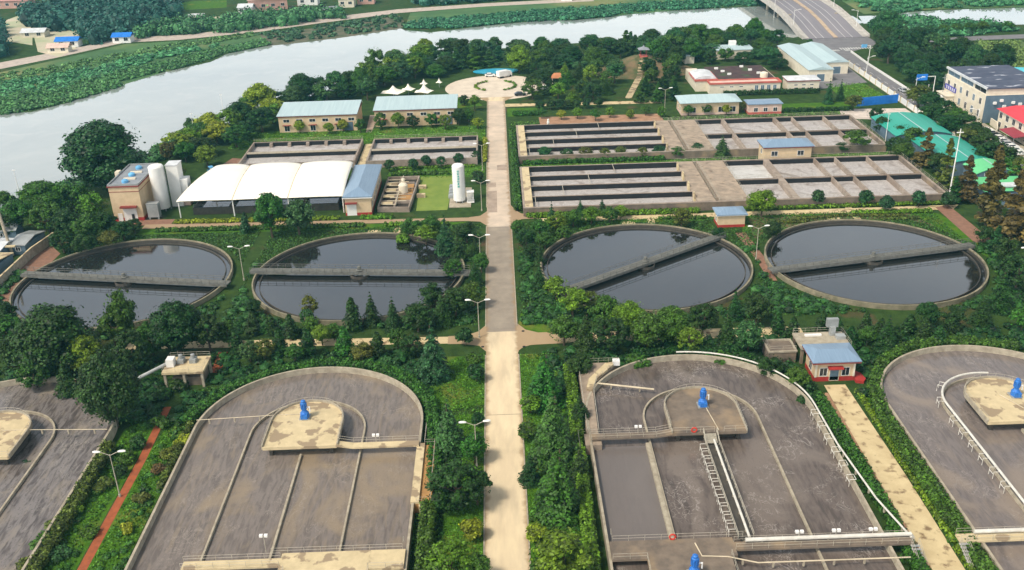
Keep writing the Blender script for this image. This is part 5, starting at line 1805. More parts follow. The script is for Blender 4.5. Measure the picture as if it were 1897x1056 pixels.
def plant(kind, p, h, r, c, label, group=None, z=0.0):
    crown, trunk, h0, r0 = vr.choice(PROTO[kind])
    nm, cat = NAMES[kind]
    if kind == 'broad' and h < 4.9: nm = 'small_broadleaf_tree'  # same broadleaf trees, named apart only by their low height
    j = vr.uniform(.9, 1.12)
    cc = tuple(v * j * vr.uniform(.93, 1.07) for v in c) + (1,)
    rz = vr.uniform(0, 6.28)
    s = (r / r0, r / r0, h / h0)
    if trunk is None:
        o = bpy.data.objects.new(nm, crown)
        col.objects.link(o)
        o.color = cc
        root = o
    else:
        root = empty(nm)
        o = bpy.data.objects.new('crown', crown)
        col.objects.link(o)
        o.parent = root
        o.color = cc
        k = bpy.data.objects.new('trunk', trunk)
        col.objects.link(k)
        k.parent = root
    root.location = (p[0], p[1], z)
    root.rotation_euler = (0, 0, rz)
    root.scale = s
    tag(root, label, cat, group)
    return root


def T(kind, px, py, h, r, c, label, group=None):
    if kind == 'broad' and c == DK and group and group.startswith(('dense', 'dark', 'band', 'bushes between')) and vr.random() < .5:
        kind, h, r = 'cone', h * 1.2, r * .88
    return plant(kind, at(px, py), h, r, c, label, group)


def ROW(kind, pts, h, r, c, label, group, start='left'):
    """a row of look-alikes told apart by their order along the row"""
    for i, p in enumerate(pts):
        cc = vr.choice(c) if isinstance(c, list) else c
        plant(kind, at(*p[:2]), h * vr.uniform(.88, 1.12), r * vr.uniform(.9, 1.12), cc, f'{ORD[i]} {label}', group)


def inside(p, poly):
    x, y = p
    c = False
    n = len(poly)
    for i in range(n):
        x1, y1 = poly[i]
        x2, y2 = poly[(i + 1) % n]
        if (y1 > y) != (y2 > y) and x < (x2 - x1) * (y - y1) / (y2 - y1) + x1:
            c = not c
    return c


def spots(poly, spacing, limit=999):
    xs = [p[0] for p in poly]
    ys = [p[1] for p in poly]
    out = []
    for _ in range(6000):
        p = (vr.uniform(min(xs), max(xs)), vr.uniform(min(ys), max(ys)))
        if inside(p, poly) and all((p[0] - q[0]) ** 2 + (p[1] - q[1]) ** 2 > spacing * spacing for q in out):
            out.append(p)
            if len(out) >= limit: break
    return out


def WOOD(poly_px, spacing, h, r, kinds, cols, label, group):
    for p in spots(PX(poly_px), spacing):
        plant(vr.choice(kinds), p, h * vr.uniform(.7, 1.3), r * vr.uniform(.8, 1.2), vr.choice(cols), label, group)


def hedge(pts, w_, h, c, label, dens=9, seed=0, leaf=.3, group='clipped hedges'):
    """clipped hedge along a world polyline: leafy box with a soft uneven top"""
    L = Leaves(900 + seed)
    rg = L.rg
    P = [Vector(p[:2]) for p in pts]
    o = P[0]
    for a, b in zip(P[:-1], P[1:]):
        d = b - a
        n = max(1, int(d.length / .8))
        for i in range(n):
            q = a + d * ((i + rg.uniform(.2, .8)) / n) - o
            nn = Vector((-d.y, d.x)).normalized()
            k = max(1, round(w_ / 1.0))
            for j in range(k):
                off = (j + .5) / k * w_ - w_ / 2 + rg.uniform(-.12, .12)
                hh = h * rg.uniform(.86, 1.08)
                cw = min(.75, w_ / k * .75)
                m = int(dens * (2 + 1.2 * hh))
                for lv in range(2 if hh > 1.2 else 1):
                    zc = hh * (.72 if lv else .36) if hh > 1.2 else hh * .5
                    L.clump((q.x + nn.x * off, q.y + nn.y * off, zc), cw, m, leaf, max(.5, hh * (.38 if hh > 1.2 else .55) / cw))
    me = L.mesh('hedge')
    ob = bpy.data.objects.new('hedge', me)
    col.objects.link(ob)
    ob.location = (o.x, o.y, 0)
    ob.color = (*c, 1)
    return tag(ob, label, 'hedge', group)


# ------------------------------------------------------------------ vegetation: planting
# right of the main road
RC = 'roadside trees right of the road'
T('cone', 1010, 745, 11.0, 4.6, (.030, .105, .012), 'bushy cedar nearest the side road, on the right of the main road', RC)
T('cone', 1026, 850, 13.5, 4.7, (.024, .088, .013), 'pointed cedar level with the blue motor, right of the main road', RC)
T('cone', 1034, 952, 13.2, 5.0, (.030, .105, .010), 'broad bright cedar right of the road, beside the long white pipe tank', RC)
T('broad', 1042, 1085, 8.2, 4.4, LT, 'light green broad tree at the bottom edge, right of the main road', RC)
T('ball', 984, 765, 3.6, 1.9, LT, 'round clipped bush tree at the road edge between two right-hand cedars', RC)
T('ball', 980, 815, 3.4, 1.9, MD, 'round dark bush tree at the road edge below the pointed cedar', RC)
T('cone', 982, 892, 5.6, 2.2, DK, 'dark cedar at the kerb between the two lower right cedars', RC)
T('ball', 994, 1005, 3.2, 1.6, YG, 'small yellow green round tree on the right verge near the bottom edge', RC)
T('shrub', 1010, 1068, 3.2, 2.2, MD, 'dark bush against the bottom edge tree, right of the road', RC)
T('cone', 1074, 790, 7.0, 2.6, DK, 'dark tree squeezed between cedar and brown tank, upper right verge', RC)
T('broad', 1072, 700, 5, 2.6, DK, 'dark tree behind the inlet corner of the brown tank', RC)
T('cone', 1074, 890, 6.5, 2.5, DK, 'low dark tree between the two lower right cedars', RC)
hedge([(10.6, 90), (10.9, 112), (11.3, 137), (11.6, 160)], 1.8, 2.3, LT, 'bright hedge along the left wall of the brown tank', seed=1)
# left of the main road
LC = 'roadside trees left of the road'
T('cone', 805, 700, 12.5, 4.2, BG, 'tall pointed cedar above the left tank, left of the main road', LC)
T('ball', 862, 640, 3.8, 1.9, DK, 'neat round tree on the corner of the left side road', LC)
T('ball', 882, 706, 3.4, 1.9, DK, 'round dark bush tree at the left kerb below the corner tree', LC)
T('shrub', 880, 672, 2.4, 1.8, MD, 'low round bush at the left kerb just below the side road', LC)
T('cone', 833, 835, 10.5, 3.8, TL, 'pale green bushy cedar beside the lamp post on the left verge', LC)
T('broad', 880, 858, 5.5, 2.4, MD, 'rounded tree behind the near lamp post, left verge', LC)
T('broad', 848, 942, 8.6, 4.6, DK, 'large dark spreading tree on the left verge beside the rusty deck', LC)
T('broad', 885, 935, 6.2, 2.4, DK, 'dark narrow tree at the kerb right of the spreading left tree', LC)
T('ball', 874, 1000, 3.7, 1.8, YG, 'yellow green round tree on the left verge near the bottom edge', LC)
T('broad', 838, 1080, 6.8, 3.4, LT, 'light green tree at the bottom edge, left verge', LC)
T('broad', 880, 1085, 5, 2.4, MD, 'smaller tree at the bottom edge beside the left kerb', LC)
T('ball', 885, 790, 2.8, 1.2, DK, 'small dark round bush standing alone on the bright left lawn', LC)
hedge([(-12.7, 88), (-12.7, 120)], 2.0, 2.8, MD, 'thick hedge beside the rusty deck wall of the left tank', seed=2)
hedge([(-12.4, 127), (-12.9, 140), (-14.2, 150), (-19, 158.5), (-26, 163.6), (-34.8, 165.2), (-44, 163), (-52, 156.5), (-57, 147)], 2.0, 2.0, MD, 'dark curved hedge around the far end of the left tank', seed=3)
hedge([(54.8, 150), (50.2, 158.2), (43, 163.8), (35, 165.6), (24, 164.2)], 2.0, 2.0, DK, 'dark curved hedge around the far end of the brown tank', seed=4)
hedge([(55.6, 88), (55.6, 130), (55.2, 148)], 1.7, 1.9, MD, 'bushy hedge between brown tank and cream path', seed=5)
hedge([(64.2, 86), (64.2, 140), (66, 150), (70.5, 158), (77.5, 163.6), (86, 165.2), (98, 162)], 2.2, 2.2, MD, 'tall dark hedge curving round the right-edge tank', seed=6)
hedge([(62.9, 90), (62.9, 130), (63.2, 150)], .9, .8, LT, 'low bright hedge along the right side of the cream path', seed=7)
hedge([(-68.2, 100), (-68.2, 128), (-68.4, 140)], 1.9, 2.0, OL, 'olive hedge along the right wall of the left-edge tank', seed=8)
hedge([(-56.2, 128), (-56.2, 146)], 1.4, 1.3, OL, 'low olive hedge along the left wall of the left tank', seed=9)
# strip with the red brick path
for px, py, h, r, c, l in ((340, 825, 2.2, 1.7, YG, 'yellow green rounded shrub at the left tank rim'), (315, 845, 2.2, 1.8, OL, 'brown green shrub below the yellow green one at the tank rim'), (300, 875, 1.8, 1.6, BRN, 'reddish shrub beside the left tank rim'),
                           (262, 930, 1.7, 1.6, OL, 'olive shrub halfway down the left tank rim'), (238, 985, 1.8, 1.3, YG, 'small yellow shrub near the lower left tank rim'), (300, 790, 2.4, 1.9, MD, 'green shrub where the red path meets the big tree'),
                           (255, 830, 2.5, 1.8, DK, 'dark shrub left of the red path near the lamp post'), (235, 855, 2.3, 1.8, MD, 'green shrub behind the lamp post on the red path'), (225, 880, 2, 1.5, DK, 'dark shrub at the lamp post on the red path'), (195, 905, 2.0, 1.9, OL, 'olive shrub left of the lamp post'),
                           (140, 950, 2.2, 1.7, LT, 'light round shrub left of the red path'), (112, 980, 2.4, 2.2, OL, 'olive shrub at the left-edge tank rim'), (85, 1015, 2.6, 2.1, MD, 'green shrub at the left-edge tank rim near the bottom'), (60, 1050, 2.6, 2.2, OL, 'olive shrub in the bottom left corner'),
                           (112, 1030, 1.8, 1.8, TL, 'bluish shrub between red path and bottom left corner'), (170, 990, 1.5, 1.6, MD, 'low green shrub beside the red path near the bottom')):
    T('shrub', px, py, h, r, c, l, 'shrubs by the red brick path')
T('shrub', 52, 862, 1.3, .9, BG, 'lone tuft of weeds growing on the wall of the left-edge tank')
# the dark trees in the left middle
LM = 'dense trees left of the raised platform'
T('big', 218, 792, 15.5, 5.4, DK, 'tall dense dark tree overhanging the left-edge tank', LM)
T('big', 118, 690, 14.5, 8.0, DK, 'widest dark tree, spreading in front of the far left round tank', LM)
T('broad', 165, 700, 9, 3.4, LT, 'lighter tree in front of the widest left tree', LM)
T('broad', 40, 700, 9, 4, DK, 'dark tree above the far end of the left-edge tank', LM)
T('broad', 15, 660, 9, 4.5, MD, 'dark green tree at the left edge below the round tank', LM)
T('broad', 70, 725, 6.5, 3.2, MD, 'low green tree right at the scummy left-edge tank end', LM)
T('broad', 130, 735, 7, 3.6, DK, 'dark low tree at the rim of the left-edge tank', LM)
T('broad', 250, 690, 9, 3.4, DK, 'dark narrow tree behind the tall dense tree', LM)
T('big', 335, 655, 11.5, 5.6, DK, 'wide dark tree between far left and second round tanks', LM)
T('broad', 285, 660, 8, 3.6, MD, 'dark tree left of the wide tree above the raised platform', LM)
T('broad', 390, 650, 8.5, 3.5, DK, 'dark tree just left of the red path end', LM)
T('broad', 12, 615, 7.5, 3.2, DK, 'dark small tree at the left end of the far left round tank', LM)
T('broad', 215, 640, 7.5, 3.5, MD, 'tree rising over the near rim of the far left round tank', LM)
T('broad', 236, 628, 11.5, 3.2, MD, 'taller green tree reaching over the far left round tank water')
T('shrub', 330, 720, 2.2, 2.2, DK, 'dark bush under the raised platform')
T('shrub', 298, 735, 2.2, 2.2, DK, 'dark bush left below the raised platform')
hedge([(-61.0, 156.5), (-56.5, 157.5), (-53.5, 158.5)], 1.0, .8, MD, 'low hedge below the raised platform', seed=10)
# band of trees behind the left tank
BT = 'band of small trees behind the left tank'
band = [(440, 655, 'cyp', 5.5, 1.6, DK), (465, 670, 'broad', 4.5, 2.2, TL), (492, 665, 'broad', 4.2, 2.2, OL), (520, 655, 'cyp', 6, 1.7, DK), (548, 672, 'broad', 4.0, 2.2, MD), (572, 660, 'cyp', 6.4, 1.9, DK), (598, 640, 'broad', 4.5, 2.2, LT),
        (640, 655, 'cyp', 6.2, 2.0, MD), (672, 672, 'broad', 4.4, 2.4, OL), (700, 660, 'cyp', 5.6, 1.9, DK), (738, 650, 'broad', 5.2, 2.0, MD), (722, 676, 'shrub', 2.2, 2.2, TL), (765, 660, 'broad', 5, 2.5, DK), (655, 610, 'cyp', 7.5, 2.1, DK), (690, 600, 'broad', 6.5, 2.8, DK),
        (730, 610, 'broad', 6.5, 3, DK), (775, 615, 'broad', 6.5, 3.2, DK), (820, 600, 'broad', 6.5, 3.2, DK), (845, 585, 'broad', 6.5, 3.0, DK), (800, 570, 'broad', 6, 2.8, DK), (880, 570, 'broad', 6, 2.6, MD), (470, 620, 'cyp', 5.6, 1.6, DK), (505, 620, 'cyp', 4.8, 1.5, DK), (540, 625, 'cyp', 5.4, 1.7, DK),
        (580, 620, 'broad', 4.2, 1.8, MD), (620, 630, 'broad', 4, 1.8, MD), (425, 640, 'broad', 6, 2.3, MD), (570, 606, 'broad', 4.2, 1.6, TL)]
seen_ = {}
for i, (px, py, k, h, r, c) in enumerate(sorted(band)):
    w_ = {'cyp': 'pointed', 'broad': 'leafy', 'shrub': 'low bluish'}[k]
    wh = 'nearest the curved hedge' if py > 648 else ('at the round tank rim' if py < 616 else 'in mid band')
    q_ = seen_[(w_, wh)] = seen_.get((w_, wh), -1) + 1
    T(k, px, py, h, r, c, f'{ORD[q_]} {w_} plant from the left in the tree band, {wh}', BT)
T('broad', 472, 585, 3.8, 1.8, DK, 'dark tree at the lower left rim of the second round tank')
T('broad', 575, 585, 5, 2.0, OL, 'feathery tree overlapping the near water of the second round tank')
# band right
RB = 'dense trees behind the brown tank'
for px, py, k, h, r, c, l in ((1030, 560, 'broad', 6, 2.8, LT, 'bright leafy tree at the corner of the diagonal bridge tank'), (1062, 590, 'broad', 7, 3.4, LT, 'bright bushy tree left of the comma gap, at the round tank rim'), (1000, 535, 'broad', 6, 2.6, DK, 'dark tree at the road edge beside the diagonal bridge tank'),
                              (1000, 490, 'broad', 5, 2.2, DK, 'small dark tree at the road kerb left of the diagonal bridge tank'), (1045, 640, 'broad', 6.5, 3.2, MD, 'tree right at the end of the right side road'), (1085, 650, 'broad', 7.5, 3.6, DK, 'second tree from the right side road end'), (1130, 655, 'broad', 8, 3.8, DK, 'dark tree above the inlet corner of the brown tank, far side'),
                              (1120, 610, 'broad', 7.5, 3.4, MD, 'tree at the near rim left of centre of the diagonal bridge tank'), (1165, 625, 'big', 8, 4, LT, 'wide light tree at the near rim of the diagonal bridge tank'), (1200, 650, 'broad', 8, 3.8, MD, 'leafy tree over the far end of the brown tank, left part'), (1240, 635, 'big', 8, 4.2, MD, 'wide leafy tree over the far end of the brown tank, centre'),
                              (1275, 655, 'broad', 6, 2.8, LT, 'lighter small tree behind the start of the curved white pipe'), (1300, 620, 'broad', 7, 3.2, DK, 'dark tree at the near rim right of the diagonal bridge tank'), (1345, 640, 'broad', 6.5, 3, DK, 'dark tree behind the curved white pipe'), (1385, 655, 'broad', 7, 3.1, TL, 'bluish tree left of the valve chamber'),
                              (1090, 575, 'broad', 4.5, 2.6, OL, 'feathery tree hanging over the diagonal bridge tank water'), (1400, 605, 'broad', 7.5, 3.2, DK, 'dark tree below the gap between the right round tanks'), (1360, 590, 'broad', 6, 2.6, DK, 'dark tree at the lower right rim of the diagonal bridge tank'), (1110, 680, 'shrub', 3, 2.6, DK, 'dark bush against the inlet corner rail'),
                              (1180, 680, 'shrub', 2.8, 2.8, MD, 'low bush at the far wall of the brown tank'), (1340, 672, 'shrub', 2.6, 2.4, MD, 'low bush below the curved white pipe end'), (1425, 700, 'broad', 4.6, 2.4, DK, 'low dark tree by the curved rim below the valve chamber'), (1475, 722, 'broad', 4.6, 2.3, MD, 'low tree at the left wall of the pump house'), (1495, 752, 'shrub', 2.6, 1.9, DK, 'dark bush at the start of the cream path')):
    T(k, px, py, h, r, c, l, RB)
row = [(1440 + 27 * i, 618 + (i % 3) * 12) for i in range(13)]
for i, (px, py) in enumerate(row):
    T('cyp', px, py, vr.uniform(4.4, 5.6), 1.6, DK, f'{ORD[i]} dark pointed tree from the left in the row below the right-hand round tank', 'row of pointed trees below the right-hand round tank')
for px, py, k, h, r, c, l in ((1640, 650, 'cone', 8, 3, DK, 'dark pointed cedar right of the railed deck'), (1605, 640, 'broad', 4, 2, MD, 'small tree right beside the railed deck'), (1850, 575, 'broad', 8, 4, DK, 'dark tree at the right edge below the end round tank'), (1880, 540, 'broad', 9, 4.2, DK, 'tall dark tree at the right edge beside the end round tank'),
                              (1815, 600, 'broad', 6, 3, DK, 'dark tree at the lower right rim of the end round tank'), (1890, 620, 'broad', 6, 3, MD, 'tree at the right edge above the right-edge tank'), (1760, 615, 'broad', 5.6, 2.6, DK, 'dark bushy tree under the middle of the end round tank rim'), (1715, 606, 'broad', 5.4, 2.4, DK, 'dark bushy tree left of the middle, end round tank rim'), (1860, 490, 'broad', 7, 3, DK, 'dark tree right of the end round tank, level with its bridge'), (1820, 455, 'broad', 5, 2.4, DK, 'dark tree by the end of the brown path')):
    T(k, px, py, h, r, c, l, 'dark trees around the right end')
# cluster right of the second round tank, and left of the road
CL = 'bushes between second round tank and road'
T('cone', 826, 470, 10.5, 3.6, BG, 'dark cedar rising in front of the lettered white tank', CL)
for px, py, k, h, r, c, l in ((765, 438, 'broad', 5, 3, MD, 'bushy tree left of the dark cedar by the dosing basin'), (790, 455, 'broad', 5.4, 3.2, LT, 'light bushy tree left in front of the dark cedar'), (865, 450, 'broad', 5.4, 3, DK, 'dark bushy tree right of the dark cedar'), (850, 482, 'broad', 5.6, 3.2, DK, 'dark tree at the upper right rim of the second round tank'),
                              (880, 478, 'broad', 4.5, 2.4, DK, 'dark tree at the lamp post by the road'), (745, 450, 'shrub', 2.8, 2.4, LT, 'bright bush at the far rim of the second round tank'), (840, 515, 'broad', 5, 2.6, MD, 'bushy tree at the right end of the second tank bridge'), (880, 530, 'broad', 5.5, 2.6, DK, 'dark tree at the kerb right of the second round tank'), (892, 505, 'broad', 4.8, 2.0, MD, 'narrow tree at the left kerb halfway along the grey road slab'),
                              (800, 430, 'broad', 4.4, 2.6, MD, 'leafy bush tree between pale lawn and dark cedar')):
    T(k, px, py, h, r, c, l, CL)
CR = 'bushes left of the diagonal bridge tank'
for i, (px, py, h, r, c) in enumerate(((975, 455, 4.6, 2.6, DK), (1000, 440, 4.8, 2.8, MD), (1030, 430, 4.8, 2.8, LT), (1062, 420, 4.6, 2.6, MD), (1095, 415, 4.6, 2.6, LT), (1130, 412, 4.2, 2.4, MD), (1150, 405, 3.6, 2.0, LT), (985, 480, 4.2, 2.4, DK), (1010, 462, 4.4, 2.4, MD), (960, 432, 3.8, 2.0, MD), (1045, 445, 3.6, 2.2, MD))):
    T('broad', px, py, h, r, c, f'{ORD[i]} bush tree of the clump between road junction and diagonal bridge tank', CR)
T('cone', 1022, 420, 7.2, 2.0, BG, 'small pointed cedar in front of the nearer long basin')
T('cone', 1075, 400, 5, 1.8, BG, 'little dark conifer at the nearer long basin wall, left')
T('cone', 1115, 396, 4.6, 1.8, BG, 'little dark conifer at the nearer long basin wall, right')
T('broad', 1262, 420, 5.2, 2.8, OL, 'feathery tree left of the blue roofed hut')
T('broad', 1410, 402, 7.4, 4.0, LT, 'large round light green tree right of the blue roofed hut')
T('broad', 1330, 445, 3.4, 1.6, DK, 'low dark tree below the blue roofed hut')
T('broad', 1430, 445, 5, 2.6, DK, 'dark tree under the round light green tree')
for i, (px, py) in enumerate(((1514, 378), (1602, 378), (1640, 388), (1700, 380), (1755, 382))):
    T('ball', px, py + 4, 4.6, 2.0, BG, f'{ORD[i]} small dark round tree from the left along the pale path', 'small trees along the pale path')
T('broad', 505, 440, 12, 4.0, MD, 'tall feathery tree left in front of the membrane roof')
T('broad', 555, 435, 9.5, 4.6, TL, 'bluish spreading tree in front of the membrane roof')
T('cyp', 457, 432, 6, 1.4, BG, 'slim bluish tree in front of the membrane roof')
# far left clump and river bank
T('big', 208, 352, 21, 12.2, (.016, .056, .014), 'huge dark tree on the river bank above the process house')
T('big', 85, 400, 10, 7, MD, 'rounded willow at the river edge on the far left')
LW = 'green thicket left of the process house'
for i, (px, py, h, r, c) in enumerate(((140, 395, 9, 4.5, MD), (175, 410, 8.5, 4, LT), (40, 430, 9, 4.5, MD), (95, 435, 9, 4.5, MD), (130, 440, 8, 4, DK), (170, 450, 8, 4.2, MD), (55, 405, 8, 4, LT), (200, 435, 6.5, 3.2, DK), (230, 445, 5, 3, DK), (120, 468, 6, 3.2, DK), (160, 470, 5.5, 3, DK), (205, 460, 4.6, 2.8, OL), (250, 432, 4, 2.4, DK), (100, 395, 8, 4, TL), (15, 400, 7, 3.2, MD), (20, 440, 7, 3.4, DK))):
    T('broad', px, py, h, r, c, f'{ORD[i]} tree of the green thicket left of the process house', LW)
for px, py, h, r, c, l in ((345, 300, 6.5, 3.5, MD, 'leafy tree on the bank behind the membrane roof'), (385, 310, 7, 3.6, LT, 'light tree behind the left hump of the membrane roof'), (330, 335, 5, 2.8, OL, 'olive tree between white tanks and membrane roof'), (315, 300, 6.5, 2.6, BRN, 'brownish tree on the bank behind the white tanks'), (355, 250, 6, 2.2, TL, 'slim tree on the river bank behind the membrane roof')):
    T('broad', px, py, h, r, c, l)
G1 = 'riverside wood behind the long houses'
WOOD([(325, 295), (390, 245), (440, 218), (500, 200), (508, 232), (440, 275), (400, 290)], 7.8, 8, 4.9, ['broad'], [MD, LT, DK, YG], 'leafy tree of the riverside wood left of the long houses', G1)
WOOD([(440, 215), (520, 190), (640, 168), (690, 150), (690, 190), (510, 200)], 7.4, 8.5, 5.0, ['broad', 'broad', 'big'], [MD, DK, TL], 'dark leafy tree of the riverside wood right behind the long houses', G1)
WOOD([(650, 158), (720, 122), (790, 112), (770, 150), (730, 158), (700, 165)], 7.6, 9, 5.0, ['broad'], [MD, TL, LT], 'leafy tree of the wood between river and white canopies', G1)
G2 = 'dark wood between plaza and river'
WOOD([(770, 125), (830, 95), (900, 95), (1000, 91), (1080, 88), (1180, 82), (1185, 108), (1080, 128), (985, 128), (900, 124), (830, 135), (790, 150)], 7.6, 7.2, 4.6, ['broad', 'broad', 'big', 'red'], [DK, TL, BG, MD], 'dark tree of the wood between plaza and river', G2)
WOOD([(980, 130), (1090, 125), (1150, 130), (1150, 165), (1100, 190), (1000, 188), (965, 178), (1010, 150)], 7.4, 6.0, 3.8, ['broad', 'broad', 'cone'], [MD, TL, LT, DK], 'garden tree on the slope between plaza and mound path', 'garden trees right of the plaza')
WOOD([(1195, 130), (1250, 130), (1250, 190), (1185, 192)], 6.0, 6.5, 3.0, ['broad', 'red'], [DK, MD], 'garden tree between mound path and pale roofed house', 'garden trees right of the plaza')
WOOD([(1185, 82), (1280, 74), (1400, 72), (1440, 78), (1440, 95), (1300, 100), (1260, 128), (1190, 112)], 8.6, 8, 4.9, ['broad', 'big'], [DK, TL, MD], 'dark tree of the wood around the long low shed', 'wood around the long low shed')
WOOD([(1270, 104), (1430, 100), (1440, 128), (1300, 120)], 8, 6, 4, ['broad'], [TL, MD, DK], 'tree on the bank behind the planted office roof', 'trees behind the office roof')
T('big', 962, 135, 12, 5.4, LT, 'tall pale green tree at the right of the blue basin')
T('red', 1018, 175, 9, 2.6, DK, 'dark narrow tree right of the plaza')
T('cone', 1534, 192, 9.5, 2.4, BG, 'dark pointed tree right of the small cream hall')
T('cone', 1556, 186, 8, 2.2, DK, 'second dark pointed tree right of the small cream hall')
T('broad', 1580, 205, 5.5, 3.4, OL, 'olive spreading tree left of the blue hoarding')
# small trees in front of the long houses
yg = [(530, 240), (556, 246), (585, 240), (610, 248), (636, 244), (668, 246)]
for i, p in enumerate(yg):
    T('broad', *p, vr.uniform(3.6, 5.2), 2.0, [LT, YG, MD][i % 3], f'{ORD[i]} small bright tree from the left in front of the left long house', 'small trees before the left long house')
for i, p in enumerate([(706, 240), (738, 238), (766, 238), (800, 236), (825, 240), (850, 232), (868, 226), (880, 205)]):
    T('broad', *p, vr.uniform(4.6, 6.6), 2.4, [MD, LT, DK][i % 3], f'{ORD[i]} small tree from the left in front of the right long house', 'small trees before the right long house')
T('broad', 885, 238, 3.6, 2.4, YG, 'low yellow green tree at the road corner of the foamy basin')
T('broad', 860, 195, 4, 2.4, DK, 'dark bush at the right end of the right long house')
T('shrub', 830, 190, 3, 2.8, DK, 'dark round bush between the plaza and the right long house')
for i, (px, py) in enumerate(((722, 318), (766, 316), (790, 310), (818, 312), (850, 306), (882, 300))):
    T('broad', px, py, 3.8, 1.7, BG, f'{ORD[i]} small tree from the left in front of the right foamy basin', 'small trees before the foamy basin')
T('ball', 886, 340, 4.0, 2.0, DK, 'dark round tree at the kerb right of the lettered white tank')
ROW('ball', [(1000, 203), (1020, 203), (1036, 202), (1052, 202), (1068, 202), (1086, 201), (1108, 199)], 3.8, 2.0, DK, 'round clipped tree from the left along the garden path', 'clipped trees along the garden path')
ROW('broad', [(1004, 220), (1040, 222), (1070, 220), (1103, 224), (1130, 218), (1168, 220), (1196, 214), (1225, 218)], 4.0, 1.9, [LT, YG, MD], 'yellow green tree from the left on the bare bed beyond the basins', 'small trees on the bare bed')
ROW('broad', [(1275, 215), (1308, 212), (1345, 214), (1372, 208)], 4.2, 2.0, [MD, YG, OL], 'small tree from the left in front of the pale hip roofed house', 'small trees before the pale hip roofed house')
ROW('broad', [(1010, 292), (1050, 296), (1085, 292), (1120, 296), (1150, 290), (1190, 294), (1220, 290), (1255, 292), (1290, 286)], 3.6, 2.2, [BG, OL, MD], 'feathery small tree from the left between the two long basins', 'small trees between the long basins')
T('cone', 1337, 290, 7.2, 3.8, TL, 'large fan shaped tree between the two long basins')
T('broad', 1585, 280, 6.6, 4.2, MD, 'rounded green tree at the right part between the long basins')
T('broad', 1560, 282, 3, 2.4, DK, 'low dark tree beside the rounded one between the basins')
T('broad', 1632, 248, 6, 3, DK, 'dark tree at the end corner of the far basin')
T('broad', 1660, 290, 6, 3.6, DK, 'dark tree between the far basin end and teal sheds')
T('broad', 1690, 275, 6.5, 3.6, MD, 'green tree left of the middle teal shed')
T('broad', 1668, 262, 5.6, 3.2, DK, 'dark tree between the teal sheds')
T('broad', 1672, 300, 6, 3.4, MD, 'green tree at the far end corner of the nearer basin')
T('broad', 1735, 322, 6.2, 3.2, DK, 'dark tree between brown redwoods beside the middle teal shed')
T('broad', 1622, 226, 5.4, 3.0, DK, 'dark tree at the front corner of the large teal shed')
for px, py, h, r, c, l in ((1712, 308, 11.5, 3.8, BRN, 'rust brown redwood between the basin ends'), (1748, 348, 14, 3.6, OL, 'tall pointed redwood before the middle teal shed'), (1785, 372, 12.5, 4.0, BRN, 'stubby brown redwood beside the tall lamp mast'), (1826, 420, 21, 5.4, BRN, 'tallest brown redwood before the mint shed'), (1872, 448, 18, 6.4, BRN, 'broad rust brown redwood at the right edge'), (1897, 425, 12, 5, OL, 'brown green redwood cut by the right edge'), (1765, 375, 7, 2.6, DK, 'dark low redwood under the pointed one'), (1842, 470, 7, 2.6, BG, 'bluish young redwood at the end of the brown path')):
    T('red', px, py, h, r, c, l, 'brown redwoods at the right')
ROW('broad', [(tuple(p)) for p in [(1700, 200), (1722, 212), (1748, 222), (1765, 238), (1785, 252), (1802, 270), (1822, 288), (1838, 306), (1860, 322), (1885, 342), (1722, 230), (1752, 250), (1790, 275), (1830, 312), (1862, 338)]], 7.2, 4.5, [MD, DK, OL], 'leafy street tree in the dense row between teal sheds and street', 'street trees right of the teal sheds')
WOOD([(1630, 75), (1690, 92), (1760, 105), (1850, 130), (1845, 150), (1770, 172), (1720, 172), (1660, 135), (1632, 105)], 9, 9, 5.2, ['broad', 'big'], [DK, TL, BG], 'big dark tree of the wood across the street', 'wood across the street')
ROW('broad', [(1650 + 24 * i, 68 - 1.2 * i) for i in range(10)], 4.5, 3, [TL, MD], 'small far tree from the left along the distant road at the top right', 'far trees along the distant road')
T('big', 1640, 80, 15, 7, TL, 'large rounded tree at the end of the bridge')
ROW('broad', [(1500 + 14 * i, 84 + 10 * i) for i in range(5)], 3, 1.6, TL, 'small green bush from the top beside the street sheds', 'bushes beside the street sheds')

